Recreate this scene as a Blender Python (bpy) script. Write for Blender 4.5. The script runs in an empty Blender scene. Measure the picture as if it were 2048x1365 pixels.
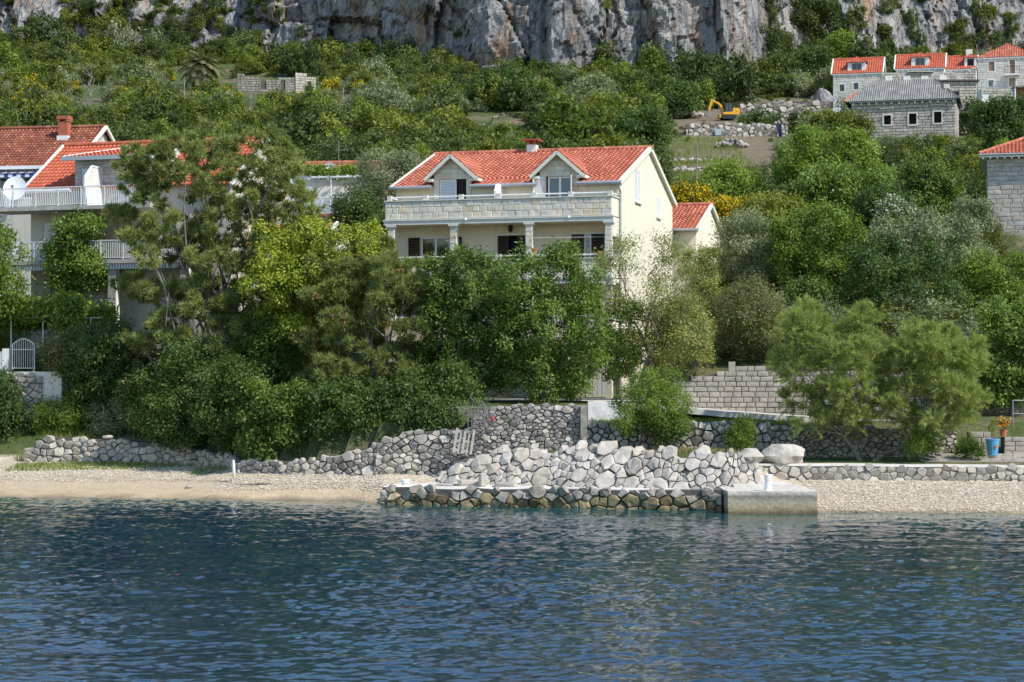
import bpy, math, random
import numpy as np
from mathutils import Vector, Matrix, Euler

# ------------------------------------------------------------------ camera, sky, sun, exposure
SC = bpy.context.scene
COL = SC.collection
F = 4000.0          # focal length in pixels of the 2048 px wide photograph
HORIZON = 750.0     # picture row of the horizon
CAM_H = 5.3         # height of the deck the picture is taken from

cam_data = bpy.data.cameras.new('camera')
cam_data.sensor_width = 36.0
cam_data.lens = 36.0 * F / 2048.0
cam_data.shift_y = (HORIZON - 682.5) / 2048.0
cam_data.clip_start = 0.5
cam_data.clip_end = 3000.0
cam = bpy.data.objects.new('camera', cam_data)
COL.objects.link(cam)
cam.location = (0, 0, CAM_H)
cam.rotation_euler = (math.radians(90), 0, 0)
SC.camera = cam

SUN_ELEV = math.radians(47)
SUN_AZ = math.radians(124)      # clockwise from +Y (the viewing direction): to the right, a little behind the camera
world = bpy.data.worlds.new('World')
SC.world = world
world.use_nodes = True
wn = world.node_tree.nodes
sky = wn.new('ShaderNodeTexSky')
sky.sky_type = 'NISHITA'
sky.sun_disc = False
sky.sun_elevation = SUN_ELEV
sky.sun_rotation = SUN_AZ
sky.air_density = 1.2
sky.dust_density = 0.05
sky.ozone_density = 3.0
bg = wn['Background']
bg.inputs['Strength'].default_value = 0.15
world.node_tree.links.new(sky.outputs[0], bg.inputs['Color'])

sun_data = bpy.data.lights.new('sun', 'SUN')
sun_data.energy = 3.9
sun_data.angle = math.radians(0.6)
sun_data.color = (1.0, 0.955, 0.88)
sun = bpy.data.objects.new('sun', sun_data)
COL.objects.link(sun)
to_sun = Vector((math.sin(SUN_AZ) * math.cos(SUN_ELEV), math.cos(SUN_AZ) * math.cos(SUN_ELEV), math.sin(SUN_ELEV)))
sun.rotation_euler = to_sun.to_track_quat('Z', 'Y').to_euler()

SC.view_settings.view_transform = 'Standard'
SC.view_settings.look = 'None'
SC.view_settings.exposure = 0.42
SC.view_settings.gamma = 1.0
SC.view_settings.use_curve_mapping = False
SC.render.engine = 'CYCLES'
SC.cycles.max_bounces = 5
SC.cycles.diffuse_bounces = 3
SC.cycles.glossy_bounces = 2
SC.cycles.transmission_bounces = 4
SC.cycles.transparent_max_bounces = 4
SC.cycles.caustics_reflective = False
SC.cycles.caustics_refractive = False
SC.cycles.use_denoising = True

# ------------------------------------------------------------------ helpers
def P(px, py, D):
    """World point seen at a picture position, D metres away."""
    return Vector(((px - 1024.0) * D / F, D, CAM_H - (py - HORIZON) * D / F))

def PX(px, D):
    return (px - 1024.0) * D / F

def PZ(py, D):
    return CAM_H - (py - HORIZON) * D / F

def new_mesh(name, V, faces, tint=None, mats=None, midx=None, smooth=False):
    """V (n,3); faces: a list of int arrays (m,k)."""
    me = bpy.data.meshes.new(name)
    V = np.asarray(V, dtype=np.float32).reshape(-1, 3)
    faces = [np.asarray(f, dtype=np.int32) for f in faces if len(f)]
    me.vertices.add(len(V))
    me.vertices.foreach_set('co', V.ravel())
    nl = sum(f.size for f in faces)
    nf = sum(len(f) for f in faces)
    me.loops.add(nl)
    me.polygons.add(nf)
    me.loops.foreach_set('vertex_index', np.concatenate([f.ravel() for f in faces]))
    tot = np.concatenate([np.full(len(f), f.shape[1], dtype=np.int32) for f in faces])
    start = np.concatenate([[0], np.cumsum(tot)[:-1]]).astype(np.int32)
    me.polygons.foreach_set('loop_start', start)
    if midx is not None:
        me.polygons.foreach_set('material_index', np.asarray(midx, dtype=np.int32))
    me.polygons.foreach_set('use_smooth', np.full(nf, bool(smooth), dtype=bool))
    me.update(calc_edges=True)
    if tint is not None:
        a = me.attributes.new('tint', 'FLOAT', 'FACE')
        a.data.foreach_set('value', np.asarray(tint, dtype=np.float32))
    for m in (mats or []):
        me.materials.append(m)
    return me

def link(name, me, parent=None, loc=None, M=None):
    o = bpy.data.objects.new(name, me)
    COL.objects.link(o)
    if parent is not None:
        o.parent = parent
    if M is not None:
        o.matrix_basis = M
    elif loc is not None:
        o.location = loc
    return o

def tag(o, label=None, cat=None, group=None, kind=None):
    if label: o['label'] = label
    if cat:
        o['category'] = cat
        if not kind and 'kind' not in o: o['kind'] = 'thing'
    if group: o['group'] = group
    if kind: o['kind'] = kind
    return o

def thing(name, label, cat, loc=(0, 0, 0), rz=0.0, group=None):
    o = bpy.data.objects.new(name, None)
    o.empty_display_size = 0.2
    COL.objects.link(o)
    o.location = loc
    o.rotation_euler = (0, 0, rz)
    return tag(o, label, cat, group, 'thing')

class MB:
    """Collects boxes, tubes, prisms and quads into one mesh."""
    def __init__(self):
        self.v = []; self.f = []; self.n = 0
    def add(self, vs, fs):
        o = self.n
        self.v.extend([tuple(p) for p in vs]); self.n += len(vs)
        self.f.extend([[i + o for i in f] for f in fs])
        return self
    def box(self, x0, x1, y0, y1, z0, z1, M=None):
        vs = [Vector(p) for p in ((x0,y0,z0),(x1,y0,z0),(x1,y1,z0),(x0,y1,z0),(x0,y0,z1),(x1,y0,z1),(x1,y1,z1),(x0,y1,z1))]
        if M is not None: vs = [M @ p for p in vs]
        return self.add(vs, [(0,3,2,1),(4,5,6,7),(0,1,5,4),(1,2,6,5),(2,3,7,6),(3,0,4,7)])
    def bar(self, a, b, w, h=None, up=(0, 0, 1)):
        """square bar from a to b"""
        a = Vector(a); b = Vector(b); h = h or w
        d = (b - a).normalized()
        s = d.cross(Vector(up))
        if s.length < 1e-4: s = d.cross(Vector((0, 1, 0)))
        s.normalize(); t = s.cross(d)
        s = s * (w / 2); t = t * (h / 2)
        vs = [a - s - t, a + s - t, a + s + t, a - s + t, b - s - t, b + s - t, b + s + t, b - s + t]
        return self.add(vs, [(0,3,2,1),(4,5,6,7),(0,1,5,4),(1,2,6,5),(2,3,7,6),(3,0,4,7)])
    def tube(self, pts, radii, n=6, cap=True):
        pts = [Vector(p) for p in pts]
        rings = []
        vs = []; fs = []
        for i, p in enumerate(pts):
            d = (pts[min(i + 1, len(pts) - 1)] - pts[max(i - 1, 0)])
            if d.length < 1e-6: d = Vector((0, 0, 1))
            d.normalize()
            s = d.cross(Vector((0, 0, 1)))
            if s.length < 1e-3: s = Vector((1, 0, 0))
            s.normalize(); t = s.cross(d)
            r = radii[i] if hasattr(radii, '__len__') else radii
            for k in range(n):
                a = 2 * math.pi * k / n
                vs.append(p + s * (math.cos(a) * r) + t * (math.sin(a) * r))
        for i in range(len(pts) - 1):
            for k in range(n):
                a = i * n + k; b = i * n + (k + 1) % n
                fs.append((a, b, b + n, a + n))
        if cap:
            fs.append(tuple(range(n))[::-1]); fs.append(tuple(range((len(pts) - 1) * n, len(pts) * n)))
        return self.add(vs, fs)
    def lathe(self, prof, n=16, c=(0, 0, 0)):
        vs = []; fs = []
        for r, z in prof:
            for k in range(n):
                a = 2 * math.pi * k / n
                vs.append((c[0] + r * math.cos(a), c[1] + r * math.sin(a), c[2] + z))
        m = len(prof)
        for i in range(m - 1):
            for k in range(n):
                a = i * n + k; b = i * n + (k + 1) % n
                fs.append((a, b, b + n, a + n))
        fs.append(tuple(range(n))[::-1]); fs.append(tuple(range((m - 1) * n, m * n)))
        return self.add(vs, fs)
    def prism(self, poly, d0, d1, axis='y'):
        """polygon (a,b) pairs extruded along an axis"""
        n = len(poly)
        def pt(a, b, d):
            return (a, d, b) if axis == 'y' else ((d, a, b) if axis == 'x' else (a, b, d))
        vs = [pt(a, b, d0) for a, b in poly] + [pt(a, b, d1) for a, b in poly]
        fs = [tuple(range(n)), tuple(range(n, 2 * n))[::-1]]
        for i in range(n):
            j = (i + 1) % n
            fs.append((i, i + n, j + n, j))
        return self.add(vs, fs)
    def build(self, name, mat, parent=None, M=None, smooth=False, loc=None, tints=None):
        me = bpy.data.meshes.new(name)
        me.from_pydata(self.v, [], self.f)
        me.update()
        if mat is not None: me.materials.append(mat)
        if smooth:
            for p in me.polygons: p.use_smooth = True
        if tints is not None:
            a = me.attributes.new('tint', 'FLOAT', 'FACE')
            a.data.foreach_set('value', np.asarray(tints, dtype=np.float32))
        return link(name, me, parent, loc, M)

# ------------------------------------------------------------------ noise
def _hash(ix, iy, iz, seed):
    h = (ix.astype(np.int64) * 374761393 + iy.astype(np.int64) * 668265263 + iz.astype(np.int64) * 2147483647 + seed * 1274126177) & 0xFFFFFFFF
    h = ((h ^ (h >> 13)) * 1274126177) & 0xFFFFFFFF
    h = (h ^ (h >> 16)) & 0xFFFFFFFF
    return h.astype(np.float64) / 4294967295.0

def vnoise(x, y, z=0.0, seed=0):
    x, y, z = np.broadcast_arrays(np.asarray(x, float), np.asarray(y, float), np.asarray(z, float))
    ix, iy, iz = np.floor(x), np.floor(y), np.floor(z)
    fx, fy, fz = x - ix, y - iy, z - iz
    fx = fx * fx * (3 - 2 * fx); fy = fy * fy * (3 - 2 * fy); fz = fz * fz * (3 - 2 * fz)
    r = 0
    for dx in (0, 1):
        for dy in (0, 1):
            for dz in (0, 1):
                w = (fx if dx else 1 - fx) * (fy if dy else 1 - fy) * (fz if dz else 1 - fz)
                r = r + w * _hash(ix + dx, iy + dy, iz + dz, seed)
    return r

def fbm(x, y, z=0.0, octaves=4, seed=0, gain=0.5):
    a = 1.0; s = 0; t = 0; f = 1.0
    for o in range(octaves):
        s = s + a * (vnoise(np.asarray(x) * f, np.asarray(y) * f, np.asarray(z) * f, seed + o * 17) - 0.5)
        t += a; a *= gain; f *= 2.03
    return s / t * 2

# ------------------------------------------------------------------ materials
def nodes(name):
    m = bpy.data.materials.new(name)
    m.use_nodes = True
    nt = m.node_tree
    return m, nt, nt.nodes['Principled BSDF'], nt.nodes['Material Output']

def N(nt, t, **kw):
    n = nt.nodes.new('ShaderNode' + t)
    for k, v in kw.items():
        if k.startswith('i_'):
            n.inputs[k[2:].replace('_', ' ')].default_value = v
        else:
            setattr(n, k, v)
    return n

def ramp(nt, stops, fac=None, interp='LINEAR'):
    r = nt.nodes.new('ShaderNodeValToRGB')
    r.color_ramp.interpolation = interp
    e = r.color_ramp.elements
    while len(e) < len(stops): e.new(0.5)
    for i, (p, c) in enumerate(stops):
        e[i].position = p
        e[i].color = (c[0], c[1], c[2], 1) if not isinstance(c, (int, float)) else (c, c, c, 1)
    if fac is not None: nt.links.new(fac, r.inputs[0])
    return r

def mixc(nt, a, b, fac, mode='MIX'):
    m = nt.nodes.new('ShaderNodeMix'); m.data_type = 'RGBA'; m.blend_type = mode
    for sock, val in ((m.inputs[0], fac), (m.inputs[6], a), (m.inputs[7], b)):
        if hasattr(val, 'links') or hasattr(val, 'is_linked'):
            nt.links.new(val, sock)
        else:
            sock.default_value = val if isinstance(val, (int, float)) else (val[0], val[1], val[2], 1)
    return m.outputs[2]

def noise(nt, scale, detail=4, rough=0.55, coord='Object', stretch=None):
    tc = N(nt, 'TexCoord')
    src = tc.outputs[coord]
    if coord == 'World':
        src = None
    if stretch:
        mp = N(nt, 'Mapping'); mp.inputs['Scale'].default_value = stretch
        nt.links.new(src, mp.inputs[0]); src = mp.outputs[0]
    n = N(nt, 'TexNoise'); n.inputs['Scale'].default_value = scale
    n.inputs['Detail'].default_value = detail; n.inputs['Roughness'].default_value = rough
    nt.links.new(src, n.inputs['Vector'])
    return n.outputs['Fac']

def wnoise(nt, scale, detail=4, rough=0.55, stretch=None):
    """noise in world coordinates"""
    g = N(nt, 'NewGeometry')
    src = g.outputs['Position']
    if stretch:
        mp = N(nt, 'Mapping'); mp.inputs['Scale'].default_value = stretch
        nt.links.new(src, mp.inputs[0]); src = mp.outputs[0]
    n = N(nt, 'TexNoise'); n.inputs['Scale'].default_value = scale
    n.inputs['Detail'].default_value = detail; n.inputs['Roughness'].default_value = rough
    nt.links.new(src, n.inputs['Vector'])
    return n.outputs['Fac']

def bump(nt, bsdf, height, strength=0.4, dist=0.05):
    b = N(nt, 'Bump'); b.inputs['Strength'].default_value = strength; b.inputs['Distance'].default_value = dist
    nt.links.new(height, b.inputs['Height']); nt.links.new(b.outputs[0], bsdf.inputs['Normal'])

def m_plain(name, c, rough=0.6, var=0.12, scale=1.5, metallic=0.0, spec=0.4, bumps=0.0):
    m, nt, b, o = nodes(name)
    n = wnoise(nt, scale, 5, 0.6)
    lo = tuple(x * (1 - var) for x in c); hi = tuple(min(1, x * (1 + var)) for x in c)
    r = ramp(nt, [(0.3, lo), (0.7, hi)], n)
    nt.links.new(r.outputs[0], b.inputs['Base Color'])
    b.inputs['Roughness'].default_value = rough
    b.inputs['Metallic'].default_value = metallic
    b.inputs['Specular IOR Level'].default_value = spec
    if bumps:
        bump(nt, b, wnoise(nt, scale * 12, 4), bumps, 0.02)
    return m

def m_stone(name, pal, scale=3.0, rough=0.9, bumps=0.5, dark=0.55, spot=0.35, bdist=0.03):
    """natural stone: the colour of each stone is drawn by its object, grain and lichen by noise"""
    m, nt, b, o = nodes(name)
    oi = N(nt, 'ObjectInfo')
    stops = [(i / max(1, len(pal) - 1), c) for i, c in enumerate(pal)]
    r = ramp(nt, stops, oi.outputs['Random'])
    n1 = wnoise(nt, scale, 4, 0.65)
    g = ramp(nt, [(0.25, dark), (0.62, 1.12)], n1)
    c = mixc(nt, r.outputs[0], g.outputs[0], 1.0, 'MULTIPLY')
    n2 = wnoise(nt, scale * 2.7, 3, 0.6)
    l = ramp(nt, [(0.56, 0.0), (0.68, spot)], n2)
    c = mixc(nt, c, (0.55, 0.54, 0.5), l.outputs[0])
    nt.links.new(c, b.inputs['Base Color'])
    b.inputs['Roughness'].default_value = rough
    b.inputs['Specular IOR Level'].default_value = 0.2
    bump(nt, b, wnoise(nt, scale * 5, 4, 0.7), bumps, bdist)
    return m

def m_leaf(name, dark, light, trans=0.3, rough=0.5, spec=0.35, var=0.35):
    m, nt, b, o = nodes(name)
    at = N(nt, 'Attribute'); at.attribute_name = 'tint'
    oi = N(nt, 'ObjectInfo')
    ad = N(nt, 'Math', operation='MULTIPLY_ADD'); ad.inputs[1].default_value = var; ad.inputs[2].default_value = -var / 2
    nt.links.new(oi.outputs['Random'], ad.inputs[0])
    ad2 = N(nt, 'Math', operation='ADD'); ad2.use_clamp = True
    nt.links.new(ad.outputs[0], ad2.inputs[0]); nt.links.new(at.outputs['Fac'], ad2.inputs[1])
    r = ramp(nt, [(0.0, dark), (1.0, light)], ad2.outputs[0])
    nt.links.new(r.outputs[0], b.inputs['Base Color'])
    b.inputs['Roughness'].default_value = rough
    b.inputs['Specular IOR Level'].default_value = spec
    t = N(nt, 'BsdfTranslucent')
    tc = mixc(nt, r.outputs[0], (1.0, 1.15, 0.45), 1.0, 'MULTIPLY')
    nt.links.new(tc, t.inputs['Color'])
    mx = N(nt, 'MixShader'); mx.inputs[0].default_value = trans
    nt.links.new(b.outputs[0], mx.inputs[1]); nt.links.new(t.outputs[0], mx.inputs[2])
    nt.links.new(mx.outputs[0], o.inputs['Surface'])
    return m

def m_tile(name, pal, dirt=0.25, rough=0.75):
    m, nt, b, o = nodes(name)
    at = N(nt, 'Attribute'); at.attribute_name = 'tint'
    r = ramp(nt, [(i / max(1, len(pal) - 1), c) for i, c in enumerate(pal)], at.outputs['Fac'])
    n = wnoise(nt, 0.9, 6, 0.65)
    d = ramp(nt, [(0.35, 1.0 - dirt), (0.65, 1.05)], n)
    c = mixc(nt, r.outputs[0], d.outputs[0], 1.0, 'MULTIPLY')
    nt.links.new(c, b.inputs['Base Color'])
    b.inputs['Roughness'].default_value = rough
    b.inputs['Specular IOR Level'].default_value = 0.3
    return m

MT = {}
MT['rock'] = m_stone('rock_grey', [(0.307,0.278,0.242),(0.410,0.369,0.316),(0.481,0.436,0.377),(0.369,0.336,0.303),(0.533,0.480,0.408)], 1.6, 0.92, 0.6, 0.62, 0.4)
MT['rock_blue'] = m_stone('rock_bluegrey', [(0.242,0.223,0.194),(0.348,0.317,0.271),(0.421,0.386,0.334),(0.295,0.273,0.239),(0.453,0.407,0.338)], 2.2, 0.92, 0.6, 0.55, 0.35)
MT['rock_warm'] = m_stone('rock_warm', [(0.404,0.360,0.301),(0.482,0.434,0.373),(0.433,0.370,0.293),(0.530,0.481,0.417),(0.366,0.329,0.284)], 2.0, 0.92, 0.5, 0.65, 0.3)
MT['rock_wet'] = m_stone('rock_wet_ochre', [(0.138,0.103,0.057),(0.253,0.196,0.103),(0.345,0.276,0.149),(0.184,0.138,0.081),(0.391,0.322,0.207)], 3.5, 0.6, 0.6, 0.45, 0.1)
MT['rock_quay'] = m_stone('rock_quay', [(0.252,0.221,0.179),(0.378,0.336,0.273),(0.452,0.410,0.347),(0.315,0.273,0.210)], 3.0, 0.85, 0.6, 0.4, 0.25)
MT['block'] = m_stone('wall_block', [(0.322,0.281,0.231),(0.394,0.349,0.291),(0.358,0.319,0.275),(0.430,0.383,0.319),(0.331,0.302,0.271)], 2.5, 0.9, 0.4, 0.7, 0.25)
MT['veneer'] = m_stone('veneer_stone', [(0.636,0.576,0.465),(0.721,0.663,0.551),(0.583,0.551,0.484),(0.763,0.704,0.589),(0.657,0.530,0.370),(0.742,0.683,0.570),(0.678,0.632,0.541)], 3.0, 0.85, 0.35, 0.84, 0.3)
MT['ashlar'] = m_stone('ashlar_grey', [(0.378,0.364,0.342),(0.462,0.434,0.389),(0.420,0.384,0.332),(0.504,0.485,0.446),(0.347,0.323,0.294),(0.473,0.424,0.351)], 2.5, 0.9, 0.3, 0.8, 0.25)
MT['mortar'] = m_plain('mortar_dark', (0.10,0.095,0.085), 0.95, 0.3, 4)
MT['mortar_light'] = m_plain('mortar_light', (0.42,0.40,0.36), 0.95, 0.15, 4)
def m_render(name, c, dirt=0.10):
    m, nt, b, o = nodes(name)
    n1 = wnoise(nt, 0.45, 4, 0.6); n2 = wnoise(nt, 2.6, 4, 0.65, (1.0, 1.0, 0.10)); n3 = wnoise(nt, 14, 3)
    r = ramp(nt, [(0.3, tuple(x * .955 for x in c)), (0.7, tuple(min(1, x * 1.02) for x in c))], n1)
    k = ramp(nt, [(0.34, 1 - dirt), (0.52, 1.0)], n2)
    cc = mixc(nt, r.outputs[0], k.outputs[0], 1.0, 'MULTIPLY')
    nt.links.new(cc, b.inputs['Base Color']); b.inputs['Roughness'].default_value = .88; b.inputs['Specular IOR Level'].default_value = .2
    bump(nt, b, n3, 0.12, 0.02)
    return m
MT['cream'] = m_render('render_cream', (0.77, 0.695, 0.54))

MT['cream_grey'] = m_render('render_beige', (0.60, 0.55, 0.47), .18)
MT['white_wall'] = m_render('render_white', (0.78, 0.77, 0.73), .16)
MT['white'] = m_plain('paint_white', (0.80,0.80,0.79), 0.45, 0.03, 2)
MT['trim'] = m_plain('trim_stone', (0.66,0.64,0.58), 0.8, 0.06, 2, spec=0.25)
MT['cream_trim'] = m_plain('trim_cream', (0.74,0.70,0.58), 0.7, 0.05, 2, spec=0.25)
MT['gutter'] = m_plain('gutter_grey', (0.42,0.45,0.47), 0.4, 0.08, 3, metallic=0.4)
MT['brown'] = m_plain('shutter_brown', (0.035,0.02,0.014), 0.5, 0.2, 5)
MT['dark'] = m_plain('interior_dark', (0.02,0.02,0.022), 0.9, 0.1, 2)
MT['concrete'] = m_plain('concrete', (0.50,0.47,0.42), 0.9, 0.22, 1.6, spec=0.2, bumps=0.3)
MT['concrete_top'] = m_plain('concrete_pale', (0.62,0.585,0.53), 0.92, 0.16, 1.3, spec=0.2, bumps=0.35)
MT['path'] = m_plain('path_concrete', (0.52,0.49,0.44), 0.92, 0.1, 0.8, spec=0.2, bumps=0.2)
MT['wood'] = m_plain('weathered_wood', (0.38,0.35,0.30), 0.85, 0.25, 8)
MT['pole'] = m_plain('pole_wood', (0.25,0.22,0.185), 0.9, 0.25, 5)
MT['metal'] = m_plain('metal_grey', (0.25,0.25,0.25), 0.5, 0.15, 5, metallic=0.5)
MT['black'] = m_plain('black_iron', (0.015,0.015,0.017), 0.5, 0.2, 5)
MT['terracotta'] = m_plain('terracotta', (0.50,0.17,0.08), 0.8, 0.15, 6)
MT['brick'] = m_plain('brick_red', (0.40,0.12,0.07), 0.85, 0.2, 7, bumps=0.3)
MT['blue'] = m_plain('blue_glaze', (0.10,0.33,0.55), 0.4, 0.12, 4)
MT['yellow_machine'] = m_plain('machine_yellow', (0.72,0.37,0.02), 0.45, 0.1, 3)
MT['rubber'] = m_plain('rubber', (0.03,0.03,0.03), 0.8, 0.2, 6)
MT['red'] = m_plain('red_plastic', (0.45,0.05,0.03), 0.5, 0.1, 6)
MT['tile_new'] = m_tile('tile_orange', [(0.36,0.105,0.06),(0.55,0.185,0.11),(0.47,0.145,0.082),(0.53,0.17,0.098),(0.61,0.255,0.17)], 0.18)
MT['tile_old'] = m_tile('tile_brown', [(0.20,0.065,0.04),(0.34,0.115,0.065),(0.27,0.085,0.05),(0.44,0.19,0.11)], 0.4)
MT['tile_red'] = m_tile('tile_red', [(0.44,0.10,0.05),(0.52,0.135,0.07),(0.48,0.115,0.06),(0.56,0.165,0.09)], 0.15)
MT['corrugate'] = m_tile('corrugated_cement', [(0.24,0.235,0.22),(0.30,0.295,0.28),(0.27,0.265,0.25),(0.34,0.33,0.31)], 0.3, 0.9)
MT['stonehouse'] = m_tile('house_stone', [(0.416,0.381,0.324),(0.541,0.495,0.423),(0.478,0.436,0.369),(0.603,0.554,0.477)], 0.2, 0.9)
MT['stonehouse_white'] = m_tile('house_stone_white', [(0.597,0.559,0.488),(0.680,0.639,0.561),(0.639,0.594,0.524),(0.721,0.683,0.607)], 0.12, 0.9)
MT['ruin'] = m_tile('ruin_stone', [(0.26,0.235,0.20),(0.36,0.33,0.285),(0.31,0.28,0.24),(0.42,0.39,0.345)], .35, .95)
MT['bark'] = m_plain('bark_grey', (0.17,0.145,0.12), 0.95, 0.35, 9, bumps=0.6)
MT['bark_pale'] = m_plain('bark_pale', (0.25,0.225,0.195), 0.95, 0.3, 9, bumps=0.5)

def m_glass(name, tintc=(0.06, 0.09, 0.13)):
    m, nt, b, o = nodes(name)
    b.inputs['Base Color'].default_value = (*tintc, 1)
    b.inputs['Roughness'].default_value = 0.04
    b.inputs['Specular IOR Level'].default_value = 0.9
    n = wnoise(nt, 1.2, 2)
    bump(nt, b, n, 0.03, 0.05)
    return m
MT['glass'] = m_glass('window_glass')
MT['glass_dark'] = m_glass('window_glass_dark', (0.012, 0.014, 0.016))
# ------------------------------------------------------------------ the lie of the land
def lin(x, pts):
    p = np.asarray(pts, float)
    return np.interp(x, p[:, 0], p[:, 1])

SHORE = [(-400,92),(-140,90),(-40,87.3),(-22,86.4),(-14,85.6),(-6.8,84.2),(-5.2,82.6),(8.2,78.9),(11.6,77.0),(20,76.6),(30,75.6),(140,70),(400,66)]
WALL1 = [(-400,100),(-140,98),(-23.3,95.6),(-18,94.6),(-14,92.6),(-12,89.4),(-8.5,87.4),(-5.5,86.5),(-1.5,86.1),(3,85.7),(10.5,85.4),(13,86.6),(20,86.6),(140,86),(400,86)]
RIP = [(-3,84.6),(-1.4,84.0),(2.5,81.9),(8.5,79.7),(10.4,80.2),(12,81)]
FARZ = [(100,6),(112,8),(130,11.5),(150,16),(180,22.5),(220,30.5),(270,40.5),(320,52),(365,64),(420,70),(600,80),(900,90)]
CLIFF = [(-260,372),(-140,372),(-60,364),(-40,358),(-22,344),(-4,322),(10,314),(33,316),(47,334),(90,346),(140,345),(260,340)]

def ground_z(x, y):
    x = np.asarray(x, float); y = np.asarray(y, float)
    x, y = np.broadcast_arrays(x, y)
    ys = lin(x, SHORE); yw = lin(x, WALL1) + 0.9
    t = np.clip((y - ys) / np.maximum(yw - ys, 0.5), 0, 1)
    # three kinds of foreshore
    left = 0.02 + 1.2 * t ** 0.85
    r0 = lin(x, RIP)
    mid = np.interp(np.clip(y - r0, -3, 6), [-3, 0.2, 0.9, 3.0, 6], [0.60, 0.60, 0.6, 2.05, 2.25])
    yl = 83.0
    right = np.where(y < yl, 0.02 + 1.05 * np.clip((y - ys) / np.maximum(yl - ys, .5), 0, 1) ** 0.9, 1.62 + 0.03 * (y - yl))
    wl = np.clip((-2.2 - x) / 1.2, 0, 1); wr = np.clip((x - 10.2) / 1.0, 0, 1)
    front = left * wl + right * wr + mid * np.clip(1 - wl - wr, 0, 1)
    front = np.where(y < ys, np.maximum(-5, -0.22 * (ys - y) - 0.02 * (ys - y)), front)
    # behind the first wall
    zt = lin(x, [(-60,2.4),(-23,2.2),(-14,2.1),(-12,2.2),(-8.5,2.6),(-5.5,3.1),(-2.2,3.95),(2.8,3.95),(3.1,3.25),(10.5,3.2),(13,3.05),(40,3.0)])
    d = y - yw
    zp_l = np.interp(d, [0, 2, 5, 9, 14, 20], [0, 0.5, 3.4, 4.4, 5.2, 6.0]) + zt          # the garden on the left
    house = np.interp(y, [87, 90, 113, 119, 140, 150], [3.9, 4.1, 4.3, 9.0, 13.6, 16])
    house = np.where(d < 3, zt + (house - zt) * np.clip(d / 3, 0, 1), house)
    rr = np.interp(y, [86, 92.4, 92.8, 96, 105, 118, 130], [3.3, 3.55, 5.5, 6.6, 8.6, 11.0, 12.5])
    rr = np.where(d < 2, zt + (rr - zt) * np.clip(d / 2, 0, 1), rr)
    far = lin(y, FARZ)
    bump_r = 3.0 * np.exp(-((x - 30) / 10) ** 2 - ((y - 130) / 9) ** 2)
    a = np.clip((-9 - x) / 3, 0, 1); c = np.clip((x - np.where(y < 92.2, 5.4, 7.2)) / 1.2, 0, 1)
    near = zp_l * a + rr * c + house * np.clip(1 - a - c, 0, 1)
    k = np.clip((y - 108) / 28, 0, 1)
    back = near * (1 - k) + np.maximum(far, near * 0 + far) * k + bump_r
    back = back + np.clip((y - 118) / 30, 0, 1) * (fbm(x / 22, y / 22, 0, 4, 3) * 2.2) * (1 - np.exp(-((x - 32) / 17) ** 4 - ((y - 255) / 42) ** 4))
    return np.where(y < yw, front, back)

def gz(x, y):
    return float(ground_z(x, y))

# the ground: one sheet from the sea bed to beyond the cliff
xs = np.unique(np.concatenate([np.linspace(-400, -140, 8), np.arange(-140, -34, 3.0), np.arange(-34, 34, 0.6), np.arange(34, 141, 3.0), np.linspace(141, 400, 8)]))
ys_ = np.unique(np.concatenate([np.arange(60, 74, 2.0), np.arange(74, 104, 0.4), np.arange(104, 140, 1.2), np.arange(140, 420, 3.5), np.linspace(421, 900, 14)]))
GX, GY = np.meshgrid(xs, ys_)
GZ = ground_z(GX, GY)
ny, nx = GX.shape
idx = np.arange(nx * ny).reshape(ny, nx)
Fq = np.stack([idx[:-1, :-1].ravel(), idx[:-1, 1:].ravel(), idx[1:, 1:].ravel(), idx[1:, :-1].ravel()], 1)

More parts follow.
